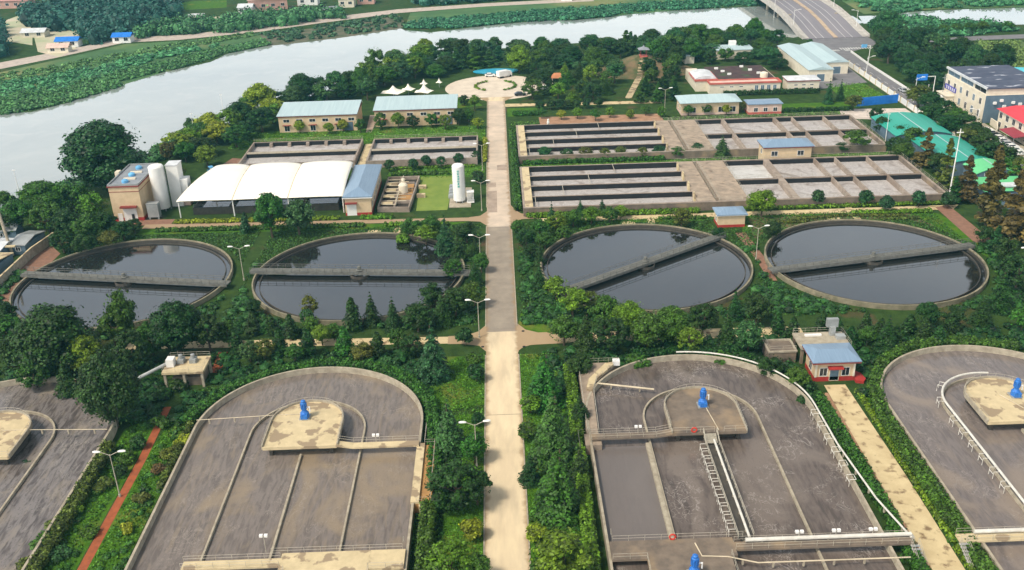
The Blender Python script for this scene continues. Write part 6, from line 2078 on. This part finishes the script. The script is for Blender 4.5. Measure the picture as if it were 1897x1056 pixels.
# hedges of the upper half
for i, (a, b, w_, h, c, l) in enumerate((
        ((6.5, 241.2), (52, 240.4), 1.0, 1.5, LT, 'low hedge between pale path and nearer long basin, left part'), ((64, 241.4), (117, 240.9), .9, 1.1, LT, 'low hedge along the pale path, right part'),
        ((4.2, 246), (4.2, 318), 1.8, 2.4, MD, 'tall dark hedge along the right kerb by the long basins'), ((6.5, 285.5), (50, 285.5), .9, 1.4, MD, 'low hedge in front of the far long basin'),
        ((6.5, 322.8), (57, 322.0), 1.2, 1.0, LT, 'bright hedge behind the far long basin'), ((-80, 314.5), (-46, 314), 1.6, 1.0, LT, 'bright hedge behind the left foamy basin'), ((-43, 314), (-7, 313.4), 1.6, 1.0, LT, 'bright hedge behind the right foamy basin'),
        ((-33, 285.6), (-8, 285.4), 1.0, .8, LT, 'low hedge in front of the right foamy basin'), ((-33, 279), (-16, 279), 1.4, 1.2, MD, 'hedge at the back of the pale lawn'), ((-88, 245.8), (-57, 245.0), 1.6, 1.0, YG, 'bright yellow green hedge in front of the membrane roof'),
        ((-52, 244.9), (-43.6, 244.7), 1.6, 1.0, LT, 'short bright hedge left of the white door'), ((-38, 244.4), (-29.5, 244.1), 1.6, 1.1, LT, 'short bright hedge right of the white door'), ((-92, 240.2), (-36.5, 239.0), 1.8, 1.0, MD, 'long green hedge behind the left round tanks'),
        ((-31, 238.8), (-14, 238), 1.6, 1.0, LT, 'green hedge behind the second round tank, right part'), ((11, 237.2), (24, 237), 1.4, .9, LT, 'green hedge behind the diagonal bridge tank, left'), ((41, 237), (53, 236.6), 1.4, .9, MD, 'green hedge behind the diagonal bridge tank, right'),
        ((91.5, 236.6), (112, 235.8), 1.8, .8, LT, 'bright hedge band behind the end round tank'), ((-4.9, 289), (-4.9, 312), 1.0, 1.4, YG, 'yellow green hedge at the left kerb by the foamy basin'), ((100, 333.5), (124, 333.2), 1.2, 1.6, DK, 'dark hedge before the small cream hall'), ((84, 358.4), (120, 358.2), 1.4, 2.0, DK, 'dark hedge in front of the pale office'),
        ((5, 341), (13.5, 341), 2.0, 1.6, MD, 'short hedge block at the road right below the plaza'))):
    hedge([a, b], w_, h, c, l, seed=20 + i, leaf=.36, dens=7)
for s, l in ((0, 'left'), (180, 'right')):
    hedge(arc(-1.1, 385, 8, 115 + s, 245 + s, 12), 1.1, .8, LT, f'{l} half of the round hedge in the middle of the plaza', seed=60 + s, leaf=.36)

# ------------------------------------------------------------------ street lamps, masts, signs
def lamp_twin(h=8.6):
    t = tag(empty('street_lamp', (0, 0, 0)), 'x', 'street lamp', 'twin armed lamps of the plant')
    G().tube([(0, 0, 0), (0, 0, h - .5)], .11, 7, .06).build('post', RAIL, t)
    G().lathe([(.2, 0), (.2, .5), (.12, .6)], n=8).build('post_base', RAIL, t)
    for s in (-1, 1):
        G().tube([(0, 0, h - .7), (s * .7, 0, h - .35), (s * 1.5, 0, h)], .055, 5).build('arm', RAIL, t)
        g = G()
        vs = []
        for k, (x, w_, zz) in enumerate(((1.35, .1, 0), (1.7, .22, .08), (2.2, .24, .1), (2.55, .1, .06))):
            vs += [(s * x, -w_, h + zz - .08), (s * x, w_, h + zz - .08), (s * x, w_ * .6, h + zz + .1), (s * x, -w_ * .6, h + zz + .1)]
        fs = [(0, 1, 2, 3), (12, 15, 14, 13)]
        for k in range(3):
            for q in range(4):
                fs.append((4 * k + q, 4 * k + 4 + q, 4 * k + 4 + (q + 1) % 4, 4 * k + (q + 1) % 4))
        g.add(vs, fs).build('lamp_head', WHITEP, t)
    return t


for x, y, l in ((-4.9, 171.5, 'small dark drain cover at the left road corner'), (3.4, 171.0, 'small dark drain cover at the near right road corner'), (3.4, 177.6, 'small dark drain cover at the far right road corner')):
    thing(G().lathe([(.32, .045), (.32, .09), (.1, .1)], n=12), 'drain_cover', TYRE, l, 'drain cover', 'drain covers at the junction', (x, y, 0))
lp = None
for x, y, l in ((-62.2, 126.7, 'twin armed lamp beside the red brick path, lower left'), (-5.6, 131.5, 'nearest twin armed lamp on the left kerb of the main road'), (-5.6, 175.5, 'twin armed lamp at the left side road corner'),
                (-5.6, 209.5, 'twin armed lamp on the left kerb by the second round tank'), (-5.6, 247.5, 'twin armed lamp on the left kerb by the lettered tank'), (-5.6, 281, 'farthest twin armed lamp on the left kerb, by the foamy basin'),
                (-60.9, 207.6, 'twin armed lamp between the far left and second round tanks'), (59.4, 209.3, 'twin armed lamp between the two right round tanks'), (59, 339.5, 'twin armed lamp left of the pale hip roofed house'),
                (114.5, 192, 'twin armed lamp at the right edge by the end round tank'), (-66, 172, 'twin armed lamp among the dark trees above the raised platform')):
    if lp is None:
        lp = lamp_twin()
        lp.location = (x, y, 0)
        lp['label'] = l
    else:
        dup(lp, (x, y, 0), vr.uniform(-.08, .08), l)


def lamp_single(x, y, h, rz, label, group='single armed street lamps', arm=2.2):
    t = tag(empty('street_lamp', (x, y, 0), rz), label, 'street lamp', group)
    G().tube([(0, 0, 0), (0, 0, h)], .14, 7, .07).build('post', WHITEP, t)
    G().tube([(-.4, 0, h - .9), (0, 0, h - .6), (arm, 0, h)], .07, 5).build('arm', WHITEP, t)
    G().box(arm - .3, arm + .9, -.18, .18, h - .08, h + .1).build('lamp_head', WHITEP, t)


lamp_single(148.9, 341.5, 9, .2, 'white street lamp beside the blue road sign')
lamp_single(153.8, 303, 8, 3.1, 'white street lamp by the cream block')
lamp_single(154.2, 262, 9, 3.1, 'white street lamp at the right edge by the parked cars')
lamp_single(145.5, 381, 8, .2, 'white street lamp by the street sheds')
for i, (y, z) in enumerate(((470, 2), (505, 5.6), (545, 6.2))):
    lamp_single(171.8, y, 8 + z, 3.14, ['nearest', 'middle', 'far'][i] + ' of the three lamps on the right side of the bridge', 'bridge lamps')
    lamp_single(143.4, y + 6, 8 + z, 0, ['nearest', 'middle', 'far'][i] + ' of the three lamps on the left side of the bridge', 'bridge lamps')
for px, py, h, l in ((40, 373, 9.5, 'thin pale mast at the river edge, far left'), (415, 215, 8, 'thin mast on the bank behind the left foamy basin'), (362, 258, 9, 'thin mast on the bank behind the membrane roof'), (1640, 262, 9, 'thin mast at the end corner of the far basin')):
    p = at(px, py)
    t = tag(empty('mast', p), l, 'pole', 'thin masts')
    G().tube([(0, 0, 0), (0, 0, h)], .13, 6, .06).build('post', WHITEP, t)
    G().box(-.5, .5, -.1, .1, h - .15, h).build('lamp_head', WHITEP, t)
t = tag(empty('mast', (119.4, 243.0, 0)), 'very tall pale lighting mast at the end of the pale path', 'pole', 'thin masts')
G().tube([(0, 0, 0), (0, 0, 20)], .22, 7, .1).build('post', WHITEP, t)
G().box(-.9, .9, -.12, .12, 18.9, 19.1).build('crossbar', WHITEP, t)
t = tag(empty('road_sign', (157.2, 345.5, 0)), 'large blue road sign on a white cantilever post', 'sign', 'blue road signs')
G().tube([(0, 0, 0), (0, 0, 8.2), (-6.8, -.2, 8.2)], .16, 7).build('post', WHITEP, t)
sp = G().box(-7.0, -3.0, -.55, -.42, 7.0, 9.2).build('sign_panel', SIGNBLUE, t)
g = G()
g.box(-6.4, -3.6, -.57, -.552, 7.9, 8.05).box(-5.1, -4.95, -.58, -.56, 7.4, 8.8)
g.build('sign_marking', BLUEL, sp)
t = tag(empty('road_sign', (155.0, 405, 0)), 'smaller blue road sign before the trees near the bridge', 'sign', 'blue road signs')
G().tube([(0, 0, 0), (0, 0, 7), (-4.0, 0, 7.0)], .14, 7).build('post', WHITEP, t)
G().box(-3.9, -1.5, -.4, -.3, 6.3, 7.7).build('sign_panel', BLUEL, t)
thing(G().tube([(151.5, 337, 0), (151.5, 337, 7.5)], .13, 6), 'utility_pole', WHITEP, 'plain white pole right of the white street lamp', 'pole')
thing(G().tube([(158.6, 341, 0), (158.6, 341, 10)], .12, 6, .08).box(157.8, 159.4, 340.9, 341.1, 8.6, 8.75), 'utility_pole', STEEL, 'dark wire pole before the wood across the street', 'pole')
thing(G().box(153.6, 156.4, 333, 335.4, 0, 2.6).box(153.3, 156.7, 332.7, 335.7, 2.6, 2.85).box(154.2, 155.6, 333.6, 335, 2.85, 4.1), 'kiosk', WHITEP, 'small white kiosk behind the street trees', 'kiosk')
thing(G().tube([(16.8, 327.5, 0), (16.8, 327.5, .5)], .5, 8).lathe([(.35, .5), (.5, 1.0), (.3, 1.7), (.32, 2.1), (.1, 2.3)], 16.8, 327.5, 10), 'statue', WHITEP, 'small white garden figure near the corner of the far basin', 'statue')


# ------------------------------------------------------------------ cars
def car(m):
    t = tag(empty('parked_car', (0, 0, 0)), 'x', 'car', 'cars parked along the street')
    prof = [(-2.15, .35), (2.15, .35), (2.2, .75), (1.95, .92), (1.1, 1.0), (.45, 1.48), (-1.2, 1.5), (-1.85, 1.05), (-2.2, .95)]
    n = len(prof)
    vs = [(x, -.85 + (.12 if z > 1.2 else 0), z) for x, z in prof] + [(x, .85 - (.12 if z > 1.2 else 0), z) for x, z in prof]
    G().add(vs, [tuple(range(n)), tuple(range(2 * n - 1, n - 1, -1))] + [(i, i + n, (i + 1) % n + n, (i + 1) % n) for i in range(n)]).build('body', m, t)
    g = G()
    for s in (-1, 1):
        y = s * .865
        g.add([(.95, y, 1.0), (.42, s * .76, 1.4), (-1.15, s * .76, 1.42), (-1.65, y, 1.03)], [(0, 1, 2, 3)] if s < 0 else [(3, 2, 1, 0)])
    g.add([(1.08, -.7, 1.03), (1.08, .7, 1.03), (.5, .66, 1.46), (.5, -.66, 1.46)], [(0, 1, 2, 3)])
    g.add([(-1.83, -.7, 1.1), (-1.83, .7, 1.1), (-1.26, .66, 1.49), (-1.26, -.66, 1.49)], [(3, 2, 1, 0)])
    g.build('glazing', GLASS, t)
    for x in (-1.35, 1.35):
        for y in (-.8, .8):
            G().tube([(x, y - .1, .33), (x, y + .1, .33)], .33, 10).build('wheel', TYRE, t)
    return t


cw_ = car(WHITEP)
cd_ = car(mat('dark_car_paint', (.03, .035, .045), .3, spec=.6))
cs_ = car(mat('silver_car_paint', (.5, .52, .54), .35, spec=.6))
cw_.location = (157.6, 303.5, 0.03); cw_['label'] = 'white car parked at the far end of the row by the red awning'
used_d = used_s = False
for i, (x, y, k, l) in enumerate(((157.9, 300.6, 'w', 'second white car from the far end of the parked row'), (157.9, 297.6, 'd', 'dark car among the white ones in the parked row'), (157.6, 294.8, 'w', 'white car just after the dark one in the parked row'),
                                  (157.4, 291.8, 'w', 'white car beside the red awning posts'), (157.2, 288.8, 's', 'silver car in the parked row'), (157.0, 285.6, 'w', 'third white car from the near end of the parked row'), (156.6, 282.4, 'w', 'second white car from the near end of the parked row'), (156.2, 279.2, 'w', 'white car at the near end of the parked row'))):
    if k == 'd':
        cd_.location = (x, y, .03); cd_['label'] = l
    elif k == 's':
        cs_.location = (x, y, .03); cs_['label'] = l
    else:
        dup(cw_, (x, y, .03), vr.uniform(-.08, .08), l)
for src, x, y, z, rz, l, g_ in ((cs_, 150.6, 356.5, .05, 1.6, 'silver car driving on the street by the blue hoarding', 'cars on the roads'), (cw_, 133.5, 390.5, .04, .2, 'white car in the yard between sheds and street', 'cars in the yards'), (cw_, 134.0, 396.0, .04, .1, 'white car behind the other one in the shed yard', 'cars in the yards'),
                                (cd_, 8.3, 369.0, .05, .1, 'dark car at the right side of the plaza', 'cars at the plaza'), (cw_, 18.2, 378, .05, .9, 'white car half hidden by trees right of the plaza', 'cars at the plaza'), (cd_, 158.8, 317.5, .04, 1.5, 'dark car in front of the cream block', 'cars on the roads'),
                                (cw_, -3.2, 401.5, .05, .0, 'white car by the blue basin of the plaza', 'cars at the plaza')):
    dup(src, (x, y, z), rz, l, g_)


def truck(label, loc, rz, cabm, boxm, open_=False, grp='trucks'):
    t = tag(empty('truck', loc, rz), label, 'truck', grp)
    G().add([(1.7, -1, .5), (3.3, -1, .5), (3.3, -1, 1.5), (3.0, -.95, 2.4), (1.7, -.95, 2.4), (1.7, 1, .5), (3.3, 1, .5), (3.3, 1, 1.5), (3.0, .95, 2.4), (1.7, .95, 2.4)],
            [(0, 1, 2, 3, 4), (9, 8, 7, 6, 5), (0, 5, 6, 1), (1, 6, 7, 2), (2, 7, 8, 3), (3, 8, 9, 4), (4, 9, 5, 0)]).build('cab', cabm, t)
    G().add([(3.32, -.85, 1.55), (3.32, .85, 1.55), (3.06, .82, 2.3), (3.06, -.82, 2.3)], [(0, 1, 2, 3)]).build('windscreen', GLASS, t)
    if open_:
        g = G().box(-3.2, 1.5, -1.1, 1.1, .7, .95)
        g.box(-3.2, 1.5, -1.1, -1.0, .95, 1.7).box(-3.2, 1.5, 1.0, 1.1, .95, 1.7).box(-3.2, -3.1, -1, 1, .95, 1.7)
    else:
        g = G().box(-3.2, 1.5, -1.1, 1.1, .7, 2.9)
    g.build('load_bed', boxm, t)
    for x in (-2.3, -1.4, 2.4):
        for y in (-.95, .95):
            G().tube([(x, y - .15, .45), (x, y + .15, .45)], .45, 10).build('wheel', TYRE, t)


truck('blue cabbed truck with an open bed behind the left foamy basin end', (-86.5, 287.5, 0.04), 3.6, BLUEL, STEEL, True)
truck('white box van standing at the back of the plaza', (2.6, 399.5, 0.05), .6, WHITEP, WHITEP)
truck('small rust red truck driving on the far part of the bridge', (151, 530, 6.05), 1.57, REDTILE, REDTRIM)
struct(G().sheet([(-91, 283), (-81.5, 285), (-80, 300), (-86, 302)], .03), 'yard', BROWNPATH)

# ------------------------------------------------------------------ far bank: village, woods, reeds
VW = 'village houses across the river'


def vhouse(px, py, wx, wy, h, wm, rm, label, rz=0.0, flat=False):
    p = at(px, py)
    t = tag(empty('village_house', p, rz), label, 'house', VW)
    bx_ = (-wx / 2, wx / 2, 0, wy)
    G().box(*bx_, 0, h).build('wall', wm, t)
    if flat:
        G().box(-wx / 2 - .3, wx / 2 + .3, -.3, wy + .3, h, h + .35).build('roof', rm, t)
    else:
        gable_roof(*bx_, h + .2, h + 1.8, wy / 2, .5).build('roof', rm, t)
    k = max(2, int(wx / 5))
    for i in range(k):
        win(t, 'S', -wx / 2 + (i + .5) * wx / k, h * .35, 2.2, 1.7, bx_)


PINKF = mat('pink_plaster', (.62, .36, .29), .85)
vhouse(498, 20, 22, 10, 6.5, PINKF, mat('pink_roof', (.70, .50, .42), .8), 'long pink house across the river with three dark windows', .25)
vhouse(15, 16, 26, 10, 4.5, PINKF, mat('pink_roof_dark', (.58, .30, .28), .8), 'pink roofed house in the top left corner')
vhouse(570, 10, 12, 9, 4.5, WHITEP, WHITEROOF, 'white house right of the long pink house')
vhouse(642, 14, 9, 8, 5, CREAML, WHITEROOF, 'pale house near the far road, right of the white house')
vhouse(612, 30, 7, 6, 3.2, WHITEP, GREYROOF, 'small grey roofed house close to the far road')
vhouse(455, 26, 8, 7, 3.5, WHITEP, WHITEROOF, 'small white house left of the long pink house')
vhouse(678, 8, 10, 8, 4.4, PINKF, PINKW, 'pinkish house farthest right in the village')
vhouse(35, 14, 10, 6, 3, WHITEP, WHITEROOF, 'white shed beside the pink roofed corner house', 0, True)
vhouse(125, 88, 11, 6, 3, WHITEP, SIGNBLUE, 'blue roofed shed by the far road on the left')
vhouse(226, 80, 9, 6, 3, WHITEP, SIGNBLUE, 'blue roofed shed at the far road behind the logo gap')
vhouse(362, 38, 8, 5, 2.6, WHITEP, WHITEROOF, 'white low shed at the pale far lot', 0, True)
vhouse(108, 98, 10, 5, 2.4, CREAML, PINKW, 'cluttered pale shed left at the far road')
vhouse(62, 70, 12, 7, 2.6, CREAML, WHITEROOF, 'pale yard shed across the river on the left')
vhouse(228, 12, 8, 6, 4, WHITEP, WHITEROOF, 'white hut among the far woods at the top')
vhouse(1050, 2, 6, 5, 3, WHITEP, REDROOF, 'tiny hut at the top edge across the river')


def mass(name, polys, n, rr, c, leaf, nl, label=None, flat=.8, seed=1, zf=.55, excl=None, core=True):
    """uncountable growth as one object: many leafy clumps over the given ground polygons"""
    L = Leaves(3000 + seed)
    rg = L.rg
    areas = [abs(sum(p[i][0] * p[(i + 1) % len(p)][1] - p[(i + 1) % len(p)][0] * p[i][1] for i in range(len(p)))) for p in polys]
    o = polys[0][0]
    for p, a in zip(polys, areas):
        xs = [q[0] for q in p]
        ys = [q[1] for q in p]
        k = int(n * a / sum(areas))
        c_ = 0
        tries = 0
        while c_ < k and tries < k * 12:
            tries += 1
            x, y = rg.uniform(min(xs), max(xs)), rg.uniform(min(ys), max(ys))
            if not inside((x, y), p) or (excl and excl(x, y)): continue
            r = rg.uniform(*rr)
            L.clump((x - o[0], y - o[1], r * flat * zf), r, nl, leaf, flat * rg.uniform(.7, 1.25), core=core)
            c_ += 1
    me = L.mesh(name)
    ob = bpy.data.objects.new(name, me)
    col.objects.link(ob)
    ob.location = (o[0], o[1], 0)
    ob.color = (*c, 1)
    return tag(ob, label, None, None, 'stuff')


mass('far_woods', [PX([(40, 36), (120, 16), (330, 4), (330, 30), (260, 70), (170, 84), (150, 60), (60, 56)]), PX([(-40, 60), (8, 50), (8, 105), (-40, 120)])], 330, (3.5, 6.5), (.022, .085, .062), 1.3, 60, 'blue green wood across the river at the top left', 1.15, 1)
mass('far_woods', [PX([(330, 48), (480, 34), (620, 26), (640, 36), (600, 40), (480, 56), (330, 68), (240, 72), (250, 60)])], 130, (2.6, 4.2), (.05, .15, .055), 1.1, 50, 'brighter trees along the far road across the river', 1.1, 2)
mass('far_woods', [PX([(760, -6), (920, -14), (1380, -40), (1380, -16), (1100, -6), (900, 4), (770, 12)])], 190, (3, 5), (.028, .10, .06), 1.2, 50, 'trees along the far road at the top edge', 1.0, 3)
mass('reeds', [PX([(-60, 205), (0, 214), (120, 192), (225, 160), (215, 152), (330, 127), (420, 99), (500, 83), (490, 76), (400, 92), (300, 118), (200, 140), (100, 165), (0, 178), (-60, 185)])], 1500, (.8, 2.0), (.05, .17, .05), .75, 20, 'reeds along the far river bank', .6, 4)
mass('reeds', [PX([(750, 54), (850, 52), (940, 43), (1060, 37), (1130, 31), (1180, 22), (1300, 16), (1400, 10), (1400, -2), (1200, 8), (1000, 22), (760, 42)])], 1100, (1.0, 2.6), (.035, .14, .055), .85, 20, 'reeds and scrub along the far bank, top centre', .6, 5)
mass('reeds', [PX([(60, 150), (330, 92), (430, 84), (300, 108), (120, 168), (-60, 192), (-60, 160)])], 350, (1.2, 3), (.06, .20, .07), .9, 24, 'patchy growth on the far bank meadow', .45, 6)
mass('reeds', [PX([(1560, 4), (1640, 27), (1690, 20), (1760, 16), (1900, 10), (1900, -20), (1570, -10)]), PX([(1600, 48), (1690, 33), (1770, 42), (1880, 48), (1880, 60), (1720, 72), (1650, 66)])], 420, (1.6, 3.6), (.045, .16, .06), .9, 26, 'scrub around the pond at the top right', .6, 7)
mass('reeds', [PX([(480, 62), (600, 48), (740, 27), (752, 48), (640, 66), (500, 82)])], 170, (.8, 2.2), (.04, .10, .045), .8, 22, 'sparse scrub on the muddy far slope', .6, 14)
mass('reeds', [PX([(-60, 170), (60, 146), (330, 90), (470, 68), (470, 60), (330, 80), (120, 118), (-60, 150)])], 420, (.7, 1.7), (.075, .20, .06), .8, 20, 'thin grass tufts on the far bank meadow', .35, 15)
mass('meadow_tufts', [PX([(1745, 84), (1897, 76), (1897, 130), (1860, 126), (1790, 116)])], 260, (1.0, 2.4), (.14, .20, .05), .8, 22, 'tufts on the dry meadow', .4, 8)
mass('bank_growth', [PX([(0, 395), (60, 362), (140, 335), (200, 312), (280, 284), (350, 252), (430, 230), (480, 207), (560, 184), (600, 178), (600, 186), (500, 212), (440, 240), (360, 270), (290, 300), (210, 330), (100, 372), (0, 410)])], 330, (1.2, 2.4), (.04, .12, .03), .6, 30, 'bushes along the near river bank', .7, 9)


def busy(x, y):
    if abs(x + 1) < 4.6: return True
    for cx_, cy_ in ((-88.7, 208), (-33.8, 207.4), (32.9, 207.2), (85.7, 205.6)):
        if (x - cx_) ** 2 + (y - cy_) ** 2 < 26.3 ** 2: return True
    for cx_ in (-34.8, 33.0, 85.4, -88.8):
        if abs(x - cx_) < 20.8 and y < 142.5: return True
        if (x - cx_) ** 2 + (y - 142.5) ** 2 < 21.0 ** 2: return True
    if 168.5 < y < 180 and abs(x + 1) < 14: return True
    if 171 < y < 179 and -78 < x < 60: return True
    if 238.5 < y < 246.5: return True
    if -63.4 < x < -60.4: return True
    if 56.2 < x < 62.6 and y < 153: return True
    if 55 < x < 66 and 150 < y < 168: return True
    if 49 < x < 55 and 160 < y < 166.5: return True
    if 54 < x < 62.5 and 229 < y < 236: return True
    if -66 < x < -56 and 157.5 < y < 167: return True
    if 12 < x < 22 and 136 < y < 161: return True
    if 22 > x + 34.8 > 19 and 118 < y < 137: return True
    if 113.4 < x < 119 and y > 214: return True
    if -14.6 < x < -4 and 148 < y < 170: return True
    if 2 < x < 8.5 and 150 < y < 171: return True
    return False


mass('undergrowth', [[(-118, 180), (118, 180), (118, 216), (-118, 216)]], 900, (.6, 1.6), (.024, .078, .013), .34, 26, 'low mixed growth between the round tanks', .6, 11, .5, busy)
mass('undergrowth', [[(-100, 148), (108, 148), (108, 172), (-100, 172)]], 900, (.6, 1.7), (.018, .060, .012), .32, 28, 'low mixed growth behind the oval tanks', .65, 12, .5, busy)
mass('undergrowth', [[(-69, 98), (-55, 98), (-55, 150), (-69, 150)], [(9.5, 98), (12, 98), (12, 150), (9.5, 150)], [(-14, 98), (-10.5, 98), (-10.5, 148), (-14, 148)], [(53, 98), (57, 98), (57, 150), (53, 150)], [(62, 98), (65.5, 98), (65.5, 150), (62, 150)]], 260, (.35, .85), (.026, .088, .012), .26, 26, 'low growth beside the paths in the foreground', .6, 13, .5, busy)


def blades(name, polys, n, c, size, label, seed, excl=None):
    L = Leaves(5000 + seed)
    rg = L.rg
    P = []
    areas = [abs(sum(p[i][0] * p[(i + 1) % len(p)][1] - p[(i + 1) % len(p)][0] * p[i][1] for i in range(len(p)))) for p in polys]
    for p, a in zip(polys, areas):
        xs = [q[0] for q in p]
        ys = [q[1] for q in p]
        k = int(n * a / sum(areas))
        c_ = 0
        for _ in range(k * 4):
            x, y = rg.uniform(min(xs), max(xs)), rg.uniform(min(ys), max(ys))
            if inside((x, y), p) and not (excl and excl(x, y)):
                P.append((x, y, .08))
                c_ += 1
                if c_ >= k: break
    P = np.array(P)
    o = P[0].copy()
    o[2] = 0
    N = rg.normal(size=P.shape)
    N[:, 2] = np.abs(N[:, 2]) * .8 + .3
    L.quads(P - o, N, size, 1.6)
    ob = bpy.data.objects.new(name, L.mesh(name))
    col.objects.link(ob)
    ob.location = o
    ob.color = (*c, 1)
    return tag(ob, label, None, None, 'stuff')


def lawnbusy(x, y):
    return 168.5 < y < 180 and abs(x + 1) < 9


blades('grass', [[(-14.5, 98), (-4.6, 98), (-4.6, 169), (-18, 164)], [(2.5, 98), (10, 98), (10, 168), (2.5, 168)], [(-61, 98), (-56, 98), (-56, 150), (-61, 150)], [(-67.5, 98), (-63.4, 98), (-63.4, 152), (-67.5, 152)]], 26000, (.062, .155, .012), .26, 'short lawn grass of the foreground verges', 1)
blades('grass', [[(-110, 181), (-4.6, 181), (-4.6, 238), (-110, 238)], [(2.6, 181), (112, 181), (112, 238), (2.6, 238)]], 30000, (.036, .10, .014), .32, 'rough grass around the round tanks', 2, busy)
BED = mat('brown_planting_bed', (0.13, 0.10, 0.045), 0.95, (0.075, 0.085, 0.03), 0.35)
struct(G().sheet([(62, 222), (70, 228), (86, 233), (104, 231), (110, 224), (112, 232), (108, 236.0), (64, 236.0)], 0.026), 'planting_bed', BED)
for i, (y, x0_, x1_) in enumerate(((233.4, 74, 104), (231.6, 70, 79), (231.4, 97, 107))):
    hedge([(x0_, y), ((x0_ + x1_) / 2, y + (1.4 if i == 0 else 0)), (x1_, y)], 1.0, .7, OL, ['longest olive hedge strip on the brown bed behind the end round tank', 'short olive hedge strip at the left of the brown bed', 'short olive hedge strip at the right of the brown bed'][i], seed=80 + i, leaf=.34, dens=7)
blades('grass', [[(-34, 276), (-5, 276), (-5, 286), (-34, 286)], [(-90, 312), (-5, 312), (-5, 329), (-90, 329)], [(4, 277), (120, 277), (120, 286), (4, 286)], [(4, 321), (120, 321), (120, 333), (4, 333)], [(126, 346), (143, 346), (141, 372), (126, 372)]], 14000, (.09, .19, .025), .36, 'grass strips between the rectangular basins', 3, lambda x, y: (14 < x < 57 and y > 326) or 76 < x < 94 and 276 < y < 286)

# ------------------------------------------------------------------ haze
g = G().box(-560, 560, -20, 1150, -1.0, 97.5)
hm = bpy.data.materials.new('haze_air')
hm.use_nodes = True
n_ = hm.node_tree
n_.nodes.remove(n_.nodes['Principled BSDF'])
pv = n_.nodes.new('ShaderNodeVolumePrincipled')
pv.inputs['Color'].default_value = (0.24, 0.72, 0.95, 1)
pv.inputs['Density'].default_value = 0.00013
pv.inputs['Anisotropy'].default_value = 0.2
n_.links.new(pv.outputs[0], n_.nodes['Material Output'].inputs['Volume'])
hz = g.build('haze', hm)
hz['kind'] = 'stuff'
hz.display_type = 'WIRE'
